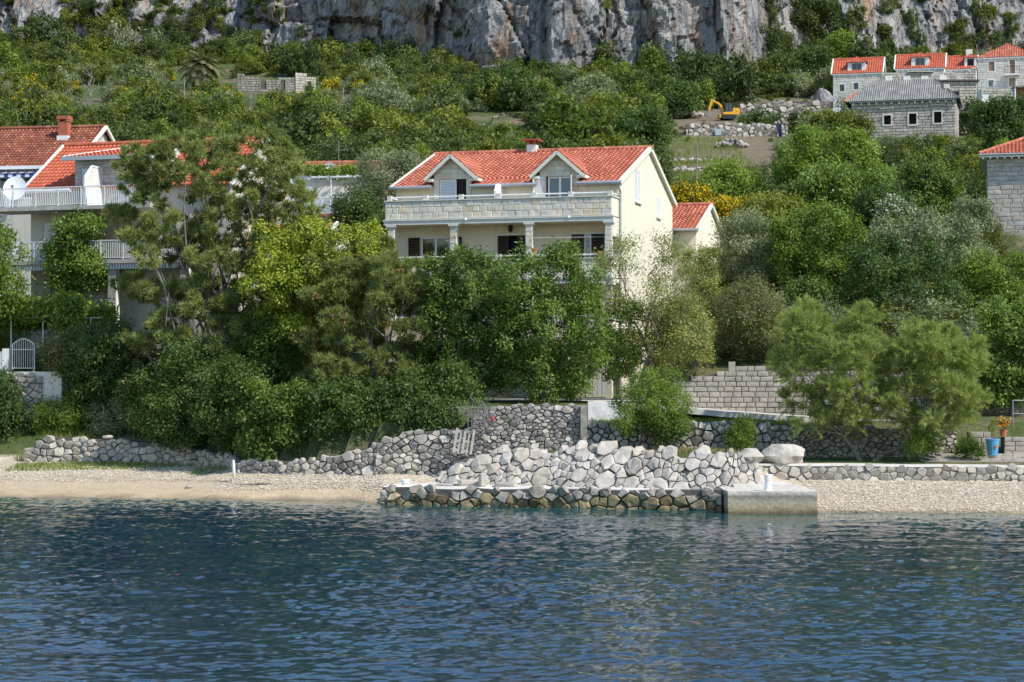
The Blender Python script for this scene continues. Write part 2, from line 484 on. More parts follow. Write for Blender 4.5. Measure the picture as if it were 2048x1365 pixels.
def m_ground():
    m, nt, b, o = nodes('hillside_soil')
    n1 = wnoise(nt, 0.13, 5, 0.6); n2 = wnoise(nt, 1.3, 6, 0.7)
    soil = ramp(nt, [(0.3, (0.13, 0.10, 0.065)), (0.7, (0.25, 0.195, 0.135))], n2)
    grass = ramp(nt, [(0.3, (0.045, 0.065, 0.02)), (0.7, (0.105, 0.13, 0.045))], n2)
    f = ramp(nt, [(0.34, 0.0), (0.50, 1.0)], n1)
    ba = N(nt, 'Attribute'); ba.attribute_name = 'bare'
    bm_ = N(nt, 'Math', operation='MULTIPLY_ADD'); bm_.inputs[1].default_value = -1.0; bm_.inputs[2].default_value = 1.0; nt.links.new(ba.outputs['Fac'], bm_.inputs[0])
    fm = N(nt, 'Math', operation='MULTIPLY'); nt.links.new(f.outputs[0], fm.inputs[0]); nt.links.new(bm_.outputs[0], fm.inputs[1])
    c = mixc(nt, soil.outputs[0], grass.outputs[0], fm.outputs[0])
    # pebble foreshore by height above the sea
    g = N(nt, 'NewGeometry'); sp = N(nt, 'SeparateXYZ'); nt.links.new(g.outputs['Position'], sp.inputs[0])
    vo = N(nt, 'TexVoronoi'); vo.inputs['Scale'].default_value = 9.0
    nt.links.new(g.outputs['Position'], vo.inputs['Vector'])
    peb = ramp(nt, [(0.0, (0.33, 0.27, 0.195)), (0.5, (0.50, 0.42, 0.315)), (1.0, (0.64, 0.565, 0.45))], vo.outputs['Color'])
    sand = ramp(nt, [(0.3, (0.40, 0.305, 0.195)), (0.7, (0.53, 0.42, 0.285))], wnoise(nt, 2.2, 5, 0.7))
    mm = N(nt, 'MapRange'); mm.inputs[1].default_value = 0.25; mm.inputs[2].default_value = 0.75
    zz = N(nt, 'Math', operation='MULTIPLY_ADD'); zz.inputs[1].default_value = 0.5; zz.inputs[2].default_value = -0.25
    nt.links.new(wnoise(nt, 0.6, 4), zz.inputs[0])
    za = N(nt, 'Math', operation='ADD'); nt.links.new(sp.outputs['Z'], za.inputs[0]); nt.links.new(zz.outputs[0], za.inputs[1])
    nt.links.new(za.outputs[0], mm.inputs[0])
    beach = mixc(nt, sand.outputs[0], peb.outputs[0], mm.outputs[0])
    # a wet strip at the water's edge
    wet = N(nt, 'MapRange'); wet.inputs[1].default_value = -0.02; wet.inputs[2].default_value = 0.17; wet.inputs[3].default_value = 0.5; wet.inputs[4].default_value = 1.0
    nt.links.new(za.outputs[0], wet.inputs[0])
    beach = mixc(nt, beach, wet.outputs[0], 1.0, 'MULTIPLY')
    # the dry weed line thrown up by the sea
    wl = N(nt, 'MapRange'); wl.interpolation_type = 'SMOOTHSTEP'
    wd = N(nt, 'Math', operation='SUBTRACT'); wd.inputs[1].default_value = 0.60; nt.links.new(za.outputs[0], wd.inputs[0])
    wa = N(nt, 'Math', operation='ABSOLUTE'); nt.links.new(wd.outputs[0], wa.inputs[0])
    wl.inputs[1].default_value = 0.02; wl.inputs[2].default_value = 0.11; wl.inputs[3].default_value = 0.6; wl.inputs[4].default_value = 0.0
    nt.links.new(wa.outputs[0], wl.inputs[0])
    wn2 = ramp(nt, [(0.42, 0.0), (0.6, 1.0)], wnoise(nt, 2.5, 6, 0.75))
    wf = N(nt, 'Math', operation='MULTIPLY'); nt.links.new(wl.outputs[0], wf.inputs[0]); nt.links.new(wn2.outputs[0], wf.inputs[1])
    beach = mixc(nt, beach, (0.20, 0.14, 0.09), wf.outputs[0])
    hi = N(nt, 'MapRange'); hi.inputs[1].default_value = 1.28; hi.inputs[2].default_value = 1.5
    nt.links.new(sp.outputs['Z'], hi.inputs[0])
    c2 = mixc(nt, beach, c, hi.outputs[0])
    nt.links.new(c2, b.inputs['Base Color'])
    b.inputs['Roughness'].default_value = 0.95; b.inputs['Specular IOR Level'].default_value = 0.15
    ad = N(nt, 'Math', operation='ADD'); nt.links.new(vo.outputs['Distance'], ad.inputs[0]); nt.links.new(n2, ad.inputs[1])
    bump(nt, b, ad.outputs[0], 0.6, 0.05)
    return m
MT['ground'] = m_ground()
gme = new_mesh('ground', np.stack([GX, GY, GZ], -1).reshape(-1, 3), [Fq], mats=[MT['ground']], smooth=True)
_px = 1024 + GX * F / GY; _py = HORIZON - (GZ - CAM_H) * F / GY
_bare = (((_px > 1330) & (_px < 1690) & (_py > 200) & (_py < 268)) | ((_px > 1340) & (_px < 1550) & (_py >= 268) & (_py < 352))) & (GY > 140)
ga = gme.attributes.new('bare', 'FLOAT', 'POINT'); ga.data.foreach_set('value', (_bare * .85).ravel().astype(np.float32))
tag(link('ground', gme), 'soil, beach pebbles and slope under the scrub', None, None, 'structure')

# ------------------------------------------------------------------ limestone cliff
def worley(u, v, seed):
    """nearest-seed cells: returns the cell's hash values, the offset from its seed and how near the border is"""
    iu = np.floor(u); iv = np.floor(v)
    best = np.full(u.shape, 9e9); sec = np.full(u.shape, 9e9)
    hu = np.zeros(u.shape); hv = np.zeros(u.shape); du = np.zeros(u.shape); dv = np.zeros(u.shape)
    z0 = np.zeros_like(iu)
    for a in (-1, 0, 1):
        for b in (-1, 0, 1):
            cu, cv = iu + a, iv + b
            su = cu + _hash(cu, cv, z0, seed); sv = cv + _hash(cu, cv, z0, seed + 1)
            d = (u - su) ** 2 + (v - sv) ** 2
            nb = d < best
            sec = np.where(nb, best, np.minimum(sec, d))
            hu = np.where(nb, _hash(cu, cv, z0, seed + 2), hu); hv = np.where(nb, _hash(cu, cv, z0, seed + 3), hv)
            du = np.where(nb, u - su, du); dv = np.where(nb, v - sv, dv)
            best = np.where(nb, d, best)
    return hu, hv, du, dv, np.sqrt(sec) - np.sqrt(best)

def cliff_y(x, z):
    """Depth of the rock face at x and height z: fractured blocks that step back as they rise."""
    x = np.asarray(x, float); z = np.asarray(z, float); x, z = np.broadcast_arrays(x, z)
    base = lin(x, CLIFF)
    lean = np.interp(z, [40, 54, 64, 74, 90, 110], [-3, 0, 1.6, 4.0, 11, 24])
    left = np.clip((-36 - x) / 14, 0, 1); right = np.clip((x - 36) / 12, 0, 1)
    lean = lean * (1 + 1.5 * left + 1.3 * right)
    wx = x + 1.6 * fbm(x / 7, z / 9, 0, 3, 11); wz = z + 1.6 * fbm(x / 8, z / 7, 3, 3, 12)
    big = fbm(x / 17.0, z / 50.0, 0.3, 3, 21) * 6.5
    r = 0
    for sx_, sz_, amp, tilt, sd in ((9.0, 24.0, 3.2, 1.9, 61), (3.4, 9.0, 1.15, 1.0, 71), (1.3, 2.8, .30, .45, 81)):
        hu, hv, du, dv, e = worley(wx / sx_ + .21 * wz / sz_, wz / sz_, sd)
        r = r + amp * (hu - .5) * 2 + tilt * ((hv - .5) * 1.6 * du + (hu - .35) * 1.2 * dv) + np.clip(.09 - e, 0, 1) * amp * 3.4
    n = fbm(x / 1.7, z / 2.4, 1.7, 4, 51, 0.6) * .45
    w = wz + 1.2 * fbm(x / 5, z / 5, 8, 2, 44)
    st = w / 4.6; fr = st - np.floor(st)
    ledge = (np.clip((fr - 0.86) / 0.14, 0, 1) - fr) * 4.6 * .30 * np.clip(.45 + fbm(x / 12, z / 9, 6, 2, 45), 0, 1)
    return base + lean + big + r + n + ledge

cx = np.arange(-150, 150.1, 0.42); cz = np.arange(44, 82, 0.40)
CX, CZ = np.meshgrid(cx, cz)
CY = cliff_y(CX, CZ)
ny, nx = CX.shape
idx = np.arange(nx * ny).reshape(ny, nx)
Fc = np.stack([idx[:-1, :-1].ravel(), idx[:-1, 1:].ravel(), idx[1:, 1:].ravel(), idx[1:, :-1].ravel()], 1)
def m_cliff():
    m, nt, b, o = nodes('limestone_cliff')
    n1 = wnoise(nt, 0.20, 6, 0.65); n2 = wnoise(nt, 0.42, 6, 0.72, (1.0, 0.6, 0.09)); n3 = wnoise(nt, 1.6, 6, 0.7)
    base = ramp(nt, [(0.30, (0.20, 0.20, 0.205)), (0.5, (0.31, 0.305, 0.30)), (0.68, (0.43, 0.415, 0.39))], n1)
    streak = ramp(nt, [(0.36, 0.36), (0.50, 0.9), (0.64, 1.15)], n2)
    c = mixc(nt, base.outputs[0], streak.outputs[0], 1.0, 'MULTIPLY')
    rust = ramp(nt, [(0.52, 0.0), (0.64, 0.75)], wnoise(nt, 0.22, 5, 0.68, (1.0, 0.7, 0.18)))
    c = mixc(nt, c, (0.38, 0.22, 0.12), rust.outputs[0])
    pale = ramp(nt, [(0.54, 0.0), (0.70, 0.6)], wnoise(nt, 0.16, 5, 0.7, (1.0, 0.6, 0.35)))
    c = mixc(nt, c, (0.54, 0.49, 0.41), pale.outputs[0])
    gg = N(nt, 'NewGeometry'); mp = N(nt, 'Mapping'); mp.inputs['Scale'].default_value = (1.0, 0.6, 0.42); nt.links.new(gg.outputs['Position'], mp.inputs[0])
    dn = N(nt, 'TexNoise'); dn.inputs['Scale'].default_value = .5; dn.inputs['Detail'].default_value = 3; nt.links.new(mp.outputs[0], dn.inputs['Vector'])
    vm = N(nt, 'VectorMath', operation='MULTIPLY_ADD'); vm.inputs[1].default_value = (2.2, 2.2, 2.2); nt.links.new(dn.outputs['Color'], vm.inputs[0]); nt.links.new(mp.outputs[0], vm.inputs[2])
    ve = N(nt, 'TexVoronoi'); ve.feature = 'DISTANCE_TO_EDGE'; ve.inputs['Scale'].default_value = .42; nt.links.new(vm.outputs[0], ve.inputs['Vector'])
    v1 = N(nt, 'TexVoronoi'); v1.inputs['Scale'].default_value = .8; nt.links.new(vm.outputs[0], v1.inputs['Vector'])
    ck = ramp(nt, [(0.0, 0.35), (0.035, 0.85), (0.08, 1.0)], ve.outputs['Distance'])
    c = mixc(nt, c, ck.outputs[0], 1.0, 'MULTIPLY')
    g3 = ramp(nt, [(0.3, 0.75), (0.65, 1.1)], n3)
    c = mixc(nt, c, g3.outputs[0], 1.0, 'MULTIPLY')
    nt.links.new(c, b.inputs['Base Color'])
    b.inputs['Roughness'].default_value = 0.95; b.inputs['Specular IOR Level'].default_value = 0.1
    hb = N(nt, 'Math', operation='MULTIPLY_ADD'); hb.inputs[1].default_value = 1.1; nt.links.new(v1.outputs['Distance'], hb.inputs[0]); nt.links.new(wnoise(nt, 0.9, 5, 0.75), hb.inputs[2])
    bump(nt, b, hb.outputs[0], 0.8, 0.8)
    return m
MT['cliff'] = m_cliff()
cme = new_mesh('cliff', np.stack([CX, CY, CZ], -1).reshape(-1, 3), [Fc], mats=[MT['cliff']])
tag(link('cliff', cme), 'grey limestone cliff with rust streaks above the scrub', None, None, 'structure')
# the slope that goes on above the cliff edge
ux = np.arange(-150, 151, 6.0); uy = np.linspace(0, 1, 30)
UX, UT = np.meshgrid(ux, uy)
edge = cliff_y(UX, np.full_like(UX, 81.4))
UY = edge + UT * 420
UZ = 81.4 + UT * 30 + fbm(UX / 30, UY / 30, 0, 4, 5) * 5 * np.clip(UT * 6, 0, 1)
ny, nx = UX.shape; idx = np.arange(nx * ny).reshape(ny, nx)
Fu = np.stack([idx[:-1, :-1].ravel(), idx[:-1, 1:].ravel(), idx[1:, 1:].ravel(), idx[1:, :-1].ravel()], 1)
tag(link('hill', new_mesh('hill', np.stack([UX, UY, UZ], -1).reshape(-1, 3), [Fu], mats=[MT['ground']], smooth=True)), 'upper slope of the mountain behind the cliff edge', None, None, 'structure')

# ------------------------------------------------------------------ sea
def ocean_tile(n, L, rng, peak, wind, small=0.03, spread=2.0):
    k = 2 * np.pi * np.fft.fftfreq(n, L / n)
    KX, KY = np.meshgrid(k, k)
    K = np.hypot(KX, KY); K[0, 0] = 1e-6
    kp = 2 * np.pi / peak
    ct = (KX * math.cos(wind) + KY * math.sin(wind)) / K
    S = np.exp(-1.0 * (kp / K) ** 2) / K ** 3.55 * np.exp(-(K * small) ** 2) * (0.25 + np.abs(ct) ** spread)
    S[0, 0] = 0
    A = np.sqrt(S) * (rng.normal(size=(n, n)) + 1j * rng.normal(size=(n, n)))
    h = np.fft.ifft2(A).real
    gx, gy = np.gradient(h, L / n)
    return h / np.sqrt((gx ** 2 + gy ** 2).mean())

def tile_at(h, L, x, y):
    n = len(h)
    u = (x / L * n) % n; v = (y / L * n) % n
    i = np.floor(v).astype(int) % n; j = np.floor(u).astype(int) % n
    fu = u - np.floor(u); fv = v - np.floor(v)
    i1 = (i + 1) % n; j1 = (j + 1) % n
    return h[i, j] * (1 - fu) * (1 - fv) + h[i, j1] * fu * (1 - fv) + h[i1, j] * (1 - fu) * fv + h[i1, j1] * fu * fv

rng = np.random.default_rng(7)
t1 = ocean_tile(512, 37.0, rng, 3.0, math.radians(65))
t2 = ocean_tile(512, 19.0, rng, 0.46, math.radians(112), 0.03)
t3 = ocean_tile(512, 11.0, rng, 0.26, math.radians(80), 0.02)
def sea_sheet(xs_, ys__, fine):
    X, Y = np.meshgrid(xs_, ys__)
    h = tile_at(t1, 37.0, X, Y) * 0.055 + tile_at(t2, 19.0, X + 0.37 * Y, Y - 0.37 * X) * 0.13 * (1 + .55 * np.clip((Y - 42) / 25, 0, 1))
    if fine: h = h + tile_at(t3, 11.0, X - .2 * Y, Y + .2 * X) * 0.05 * np.clip((52 - Y) / 10, 0, 1)
    sd = lin(X, [(-6.0, 83.6), (-5.3, 81.7), (8.2, 77.9), (8.25, 76.3), (11.7, 76.3), (11.75, 76.9), (30, 75.5)])
    sd = np.where(X < -6.0, lin(X, SHORE), sd)
    dist = sd - Y
    calm = 0.7 + 0.3 * np.clip(dist / 6, 0, 1)
    gust = 0.7 + 0.65 * np.clip(0.5 + fbm(X / 11, Y / 24, 0, 3, 77), 0, 1)
    ins = (np.abs(X) < 40) & (Y > 20) & (Y < 95)
    Z_ = np.where(ins, h * calm * gust, -0.03)
    ny, nx = X.shape; idx = np.arange(nx * ny).reshape(ny, nx)
    Fw = np.stack([idx[:-1, :-1].ravel(), idx[:-1, 1:].ravel(), idx[1:, 1:].ravel(), idx[1:, :-1].ravel()], 1)
    return np.stack([X, Y, Z_], -1).reshape(-1, 3), Fw, (np.clip((dist - 0.3) / 9.0, 0, 1) ** 0.6).ravel()
r1 = [27.0]
while r1[-1] < 52: r1.append(r1[-1] + 0.085 * (r1[-1] / 35.0))
r2 = [51.6]
while r2[-1] < 92: r2.append(r2[-1] + 0.15 * (r2[-1] / 55.0))
Va, Fa, da_ = sea_sheet(np.arange(-18, 18.01, 0.09), np.array(r1), True)
Vb, Fb, db_ = sea_sheet(np.concatenate([[-700, -250, -90, -50], np.arange(-30, 30.01, 0.14), [50, 90, 250, 700]]), np.concatenate([r2, [100]]), True)
# open water round the rippled sheets
Vc, Fc2, dc_ = sea_sheet(np.array([-700, -250, -90, -60, -40, -30, -20, -10, 0, 10, 20, 30, 40, 60, 90, 250, 700.]), np.array([-700, -250, -90, -30, 0, 15, 20, 26, 30, 40, 50, 51.9]), False)
Vc[:, 2] = -.16
def m_water():
    m, nt, b, o = nodes('sea_water')
    at = N(nt, 'Attribute'); at.attribute_name = 'depth'
    n = wnoise(nt, 0.12, 4, 0.6)
    deep = ramp(nt, [(0.35, (0.004, 0.022, 0.046)), (0.65, (0.005, 0.031, 0.054))], n)
    shal = (0.012, 0.085, 0.080)
    c = mixc(nt, shal, deep.outputs[0], at.outputs['Fac'])
    nt.links.new(c, b.inputs['Base Color'])
    b.inputs['Roughness'].default_value = 0.02
    b.inputs['IOR'].default_value = 1.333
    b.inputs['Specular IOR Level'].default_value = 0.5
    w1 = wnoise(nt, 6.0, 3, 0.55, (1.0, 1.5, 1.0)); w2 = wnoise(nt, 14.0, 2, 0.6, (1.0, 1.6, 1.0))
    ad = N(nt, 'Math', operation='MULTIPLY_ADD'); ad.inputs[1].default_value = 0.30
    nt.links.new(w2, ad.inputs[0]); nt.links.new(w1, ad.inputs[2])
    bump(nt, b, ad.outputs[0], 1.0, 0.005)
    return m
MT['water'] = m_water()
wme = new_mesh('sea_water', np.concatenate([Va, Vb, Vc]), [np.concatenate([Fa, Fb + len(Va), Fc2 + len(Va) + len(Vb)])], mats=[MT['water']], smooth=True)
da = wme.attributes.new('depth', 'FLOAT', 'POINT')
da.data.foreach_set('value', np.concatenate([da_, db_, dc_]).astype(np.float32))
tag(link('sea_water', wme), 'rippled dark blue-green sea in front of the beach', None, None, 'structure')
# ------------------------------------------------------------------ stonework
def clip_half(poly, nx, ny, c):
    """keep the part of a polygon where nx*x + ny*y <= c"""
    out = []
    n = len(poly)
    for i in range(n):
        a = poly[i]; b = poly[(i + 1) % n]
        da = nx * a[0] + ny * a[1] - c; db = nx * b[0] + ny * b[1] - c
        if da <= 0: out.append(a)
        if (da < 0 < db) or (db < 0 < da):
            t = da / (da - db)
            out.append((a[0] + (b[0] - a[0]) * t, a[1] + (b[1] - a[1]) * t))
    return out

def power_cells(rng, L, H, rmin, rmax, sx=1.0, tries=40, big=0.5):
    """stones packed in a strip L x H: seeds of different reach, cells cut against one another"""
    seeds = []
    n = int(tries * L * H / (rmin * rmax * 3.0) / sx) + 50
    for q in range(n):
        r = rmin + (rmax - rmin) * rng.random() ** (1.0 / big if q < n * 0.35 else 2.6)
        if q > n * 0.6: r = rmin * (0.8 + 0.4 * rng.random())
        x = rng.random() * L; y = rng.random() * H
        ok = True
        for (a, b, s) in seeds:
            dx = (x - a) / sx; dy = y - b
            if dx * dx + dy * dy < ((r + s) * 0.93) ** 2:
                ok = False; break
        if ok: seeds.append((x, y, r))
    cells = []
    for i, (x, y, r) in enumerate(seeds):
        poly = [(max(0, x - 3 * rmax * sx), max(0, y - 3 * rmax)), (min(L, x + 3 * rmax * sx), max(0, y - 3 * rmax)), (min(L, x + 3 * rmax * sx), min(H, y + 3 * rmax)), (max(0, x - 3 * rmax * sx), min(H, y + 3 * rmax))]
        for j, (a, b, s) in enumerate(seeds):
            if i == j: continue
            dx = (a - x) / sx; dy = b - y
            d2 = dx * dx + dy * dy
            if d2 > (6 * rmax) ** 2: continue
            c = (d2 + r * r - s * s) / 2.0
            poly = clip_half(poly, dx / sx, dy, c + dx * x / sx + dy * y)
            if len(poly) < 3: break
        if len(poly) >= 3: cells.append((x, y, r, poly))
    return cells

def stone_mesh(rng, poly, c, depth, bulge, gap, place, mat, rough=0.12, flat=0.6):
    """one stone: back ring, front ring, shoulder ring and face, set out by place(s, h, d)"""
    pts = []
    n = len(poly)
    for i in range(n):                      # drop slivers, add a point on long edges
        a = poly[i]; b = poly[(i + 1) % n]
        l = math.hypot(a[0] - b[0], a[1] - b[1])
        if l < max(gap * 0.8, 0.035): continue
        pts.append(a)
        if l > 0.42: pts.append(((a[0] + b[0]) / 2 + (rng.random() - .5) * l * .10, (a[1] + b[1]) / 2 + (rng.random() - .5) * l * .10))
    want = 4 + int(rng.random() * 3)                 # few corners: broken stone is angular
    while len(pts) > want:
        L_ = [math.hypot(pts[i][0] - pts[i - 1][0], pts[i][1] - pts[i - 1][1]) for i in range(len(pts))]
        i = L_.index(min(L_)); j = i - 1
        if len(pts) > 4 and min(L_) > 0.5 * sum(L_) / len(L_): break
        pts[i] = ((pts[i][0] + pts[j][0]) / 2, (pts[i][1] + pts[j][1]) / 2); pts.pop(j if j >= 0 else len(pts) - 1)
    if len(pts) < 3: return None
    cx = sum(p[0] for p in pts) / len(pts); cy = sum(p[1] for p in pts) / len(pts)
    size = max(0.05, np.mean([math.hypot(p[0] - cx, p[1] - cy) for p in pts]))
    k = max(0.6, 1 - gap / size)
    V = []
    tx = (rng.random() - .5) * 1.2; ty = (rng.random() - .4) * 1.1
    push = (rng.random() - 0.5) * bulge * 0.8
    ax = (rng.random() - .5) * 0.7 * size; ay = (rng.random() - .5) * 0.7 * size
    dj = [(rng.random() - .5) * bulge * .55 for _ in pts]
    rings = ((0.97, -depth, 0, 0), (1.0, push + bulge * 0.42, 0, .5), (0.90, push + bulge * 0.80, 0, 1), (0.45, push + bulge * 1.0, 1, .5))
    jit = [1 + (rng.random() - .5) * rough * .6 for _ in pts]
    for f, d, off, wj in rings:
        for pi, p in enumerate(pts):
            dx = (p[0] - cx) * k * f * jit[pi] + off * ax; dy = (p[1] - cy) * k * f * jit[pi] + off * ay
            V.append(place(cx + dx, cy + dy, d + dj[pi] * wj + ((dx * tx + dy * ty) * .8 if wj else 0)))
    V.append(place(cx + ax, cy + ay, push + bulge * (0.95 + 0.2 * rng.random()) + (ax * tx + ay * ty) * .8))
    m = len(pts)
    q = []
    for r in range(3):
        for i in range(m):
            j = (i + 1) % m
            q.append((r * m + i, r * m + j, (r + 1) * m + j, (r + 1) * m + i))
    tri = [(3 * m + i, 3 * m + (i + 1) % m, 4 * m) for i in range(m)]
    return new_mesh('stone', V, [np.array(q), np.array(tri)], mats=[mat])

class Path2:
    """a wall line in plan: s along it, d out towards the sea"""
    def __init__(self, pts):
        self.p = [Vector((a, b, 0)) for a, b in pts]
        self.s = [0.0]
        for a, b in zip(self.p, self.p[1:]): self.s.append(self.s[-1] + (b - a).length)
        self.L = self.s[-1]
        self.n = []
        for i in range(len(self.p)):
            d = self.p[min(i + 1, len(self.p) - 1)] - self.p[max(i - 1, 0)]
            d.normalize(); self.n.append(Vector((d.y, -d.x, 0)))
    def at(self, s, d=0.0):
        s = min(max(s, 0), self.L)
        i = 0
        while i < len(self.s) - 2 and self.s[i + 1] < s: i += 1
        t = (s - self.s[i]) / max(1e-6, self.s[i + 1] - self.s[i])
        p = self.p[i].lerp(self.p[i + 1], t); n = self.n[i].lerp(self.n[i + 1], t).normalized()
        return p + n * d

def rubble_wall(name, label, pts, zb, zt, rmin, rmax, mats, seed, sx=1.25, depth=0.22, bulge=0.07, gap=0.018, batter=0.12, thick=1.35, cat='wall', piece='stone', core='mortar', top_mat=None, lowmat=None, lowz=0.0, rough=0.12, skip=None):
    """a dry-stone wall: core, and every face stone a part of its own. zb(s), zt(s): foot and crest."""
    rng = random.Random(seed)
    path = Path2(pts)
    H = max(zt(path.L * i / 40) - zb(path.L * i / 40) for i in range(41))
    z0 = min(zb(path.L * i / 40) for i in range(41))
    mid = path.at(path.L / 2)
    org = Vector((mid.x, mid.y, z0))
    t = thing(name, label, cat, org)
    Ht = max(zt(path.L * i / 40) for i in range(41)) - z0
    def place(s, h, d):
        p = path.at(s, d - h * batter)
        return (p.x - org.x, p.y - org.y, h)
    # core
    m = MB(); k = max(6, int(path.L / 1.0))
    vs = []; fs = []
    for i in range(k + 1):
        s = path.L * i / k
        hb = zb(s) - z0 - 0.15; ht = zt(s) - z0 - 0.05
        vs += [place(s, hb, -0.07), place(s, ht, -0.07), place(s, ht, -thick), place(s, hb, -thick)]
    for i in range(k):
        a = i * 4; b = a + 4
        fs += [(a, b, b + 1, a + 1), (a + 1, b + 1, b + 2, a + 2), (a + 2, b + 2, b + 3, a + 3)]
    fs += [(0, 1, 2, 3), (k * 4 + 3, k * 4 + 2, k * 4 + 1, k * 4)]
    m.add(vs, fs); m.build('core', MT[core], t)
    made = 0
    for (x, y, r, poly) in power_cells(rng, path.L, Ht + rmax, rmin, rmax, sx):
        zz = z0 + y
        if zz < zb(x) - 0.6 * r or zz > zt(x) - 0.25 * r: continue
        if skip and skip(x, zz): continue
        mt = mats[int(rng.random() * len(mats))]
        if lowmat and zz < lowz: mt = lowmat
        me = stone_mesh(rng, poly, None, depth, bulge * (0.6 + r / rmax), gap, place, MT[mt], rough)
        if me is not None:
            link(piece, me, t); made += 1
    if top_mat:
        m = MB(); vs = []; fs = []
        for i in range(k + 1):
            s = path.L * i / k; ht = zt(s) - z0 + (rng.random() - .5) * .03
            vs += [place(s, ht - 0.06, 0.02), place(s, ht + 0.025, 0.0), place(s, ht + 0.035, -thick), place(s, ht - 0.06, -thick)]
        for i in range(k):
            a = i * 4; b = a + 4
            fs += [(a, b, b + 1, a + 1), (a + 1, b + 1, b + 2, a + 2), (a + 2, b + 2, b + 3, a + 3)]
        m.add(vs, fs); m.build('coping', MT[top_mat], t)
    return t

# squared stones shared between walls: rough-faced blocks in a unit box, face towards -y
def block_mesh(rng, mat, name='stone', bev=0.06, rough=0.5):
    V = []
    for f, d in ((1.0, 1.0), (1.0, 0.25), (1 - bev * 2, 0.0)):
        for sx_, sz in ((-1, -1), (0, -1), (1, -1), (1, 0), (1, 1), (0, 1), (-1, 1), (-1, 0)):
            V.append((0.5 * sx_ * f + (rng.random() - .5) * bev * .7, d + ((rng.random() - .5) * 0.25 * rough if d == 0 else 0), 0.5 * sz * f + (rng.random() - .5) * bev * .7))
    V.append((0, -0.12 * rough + (rng.random() - .5) * .2 * rough, 0))
    q = []
    for r in range(2):
        for i in range(8):
            j = (i + 1) % 8
            q.append((r * 8 + j, r * 8 + i, (r + 1) * 8 + i, (r + 1) * 8 + j))
    tri = [(16 + (i + 1) % 8, 16 + i, 24) for i in range(8)]
    return new_mesh(name, V, [np.array(q), np.array(tri)], mats=[mat])

_br = random.Random(5)
BLOCKS = {k: [block_mesh(_br, MT[k]) for _ in range(6)] for k in ('veneer', 'block', 'ashlar')}

def courses(parent, kind, x0, x1, z0, z1, y, rowh, wmin, wmax, seed, depth=0.08, gap=0.012, M=None, name='stone', jit=0.2, skip=None, proud=0.02):
    """rows of squared stones as parts of their own, faces near y, looking towards -y"""
    rng = random.Random(seed)
    z = z0
    nrow = max(1, round((z1 - z0) / rowh)); hs = [1 + (rng.random() - .5) * jit for _ in range(nrow)]
    s = (z1 - z0) / sum(hs)
    cnt = 0
    for h in hs:
        h *= s
        x = x0
        while x < x1 - 1e-3:
            w = wmin + (wmax - wmin) * rng.random()
            if x1 - (x + w) < wmin * 0.7: w = x1 - x
            if not (skip and skip(x, x + w, z, z + h)):
                me = BLOCKS[kind][int(rng.random() * 6)]
                L = Matrix.Translation((x + w / 2, y - proud * rng.random(), z + h / 2)) @ Matrix.Diagonal((max(.02, w - gap), depth, max(.02, h - gap), 1))
                link(name, me, parent, M=(M @ L if M is not None else L)); cnt += 1
            x += w
        z += h
    return cnt

def masonry(x0, x1, z0, z1, y, rowh, wmin, wmax, seed, openings=(), depth=0.05, gap=0.02, M=None, top=None):
    """far-off squared masonry as one mesh of real blocks. Returns MB and tints."""
    rng = random.Random(seed)
    m = MB(); tints = []
    z = z0
    while z < z1 - 0.02:
        h = min(rowh * (0.85 + 0.3 * rng.random()), z1 - z)
        if z1 - (z + h) < rowh * .4: h = z1 - z
        x = x0
        while x < x1 - 1e-3:
            w = wmin + (wmax - wmin) * rng.random()
            if x1 - (x + w) < wmin * 0.6: w = x1 - x
            segs = [(x, x + w)]
            for (a, b, c, d) in openings:
                if z + h > c + 0.05 and z < d - 0.05:
                    ns = []
                    for (p, q) in segs:
                        if q <= a or p >= b: ns.append((p, q))
                        else:
                            if p < a - .05: ns.append((p, a))
                            if q > b + .05: ns.append((b, q))
                    segs = ns
            for (p, q) in segs:
                if top is not None and z + h * .5 > top((p + q) / 2): continue
                g = gap / 2; o = rng.random() * 0.03; bv = min(0.03, (q - p) * .2)
                vs = [(p + g, y, z + g), (q - g, y, z + g), (q - g, y, z + h - g), (p + g, y, z + h - g),
                      (p + g + bv, y - depth - o, z + g + bv), (q - g - bv, y - depth - o, z + g + bv), (q - g - bv, y - depth - o, z + h - g - bv), (p + g + bv, y - depth - o, z + h - g - bv)]
                if M is not None: vs = [M @ Vector(v) for v in vs]
                m.add(vs, [(4, 5, 6, 7), (0, 1, 5, 4), (1, 2, 6, 5), (2, 3, 7, 6), (3, 0, 4, 7)])
                tints += [rng.random()] * 5
            x += w
        z += h
    return m, tints

# ------------------------------------------------------------------ quay, pier, walls, boulders
def interp(pts):
    xs_ = [p[0] for p in pts]; zs_ = [p[1] for p in pts]
    return lambda s: float(np.interp(s, xs_, zs_))

# quay in front of the boulders
QA = (-5.35, 81.75); QB = (8.2, 77.95)
rubble_wall('quay_wall', 'low dark stone quay standing in the water left of the concrete pier', [QA, (-2.0, 80.7), (2.0, 79.62), (5.5, 78.72), QB],
            interp([(0, -0.25), (14, -0.25)]), interp([(0, 0.74), (3, 0.70), (7, 0.76), (11, 0.76), (14.2, 0.86)]),
            0.13, 0.25, ['rock_quay', 'rock_quay', 'rock'], 101, 1.3, 0.25, 0.10, 0.02, 0.06, 1.0, lowmat='rock_wet', lowz=0.36, rough=0.2)
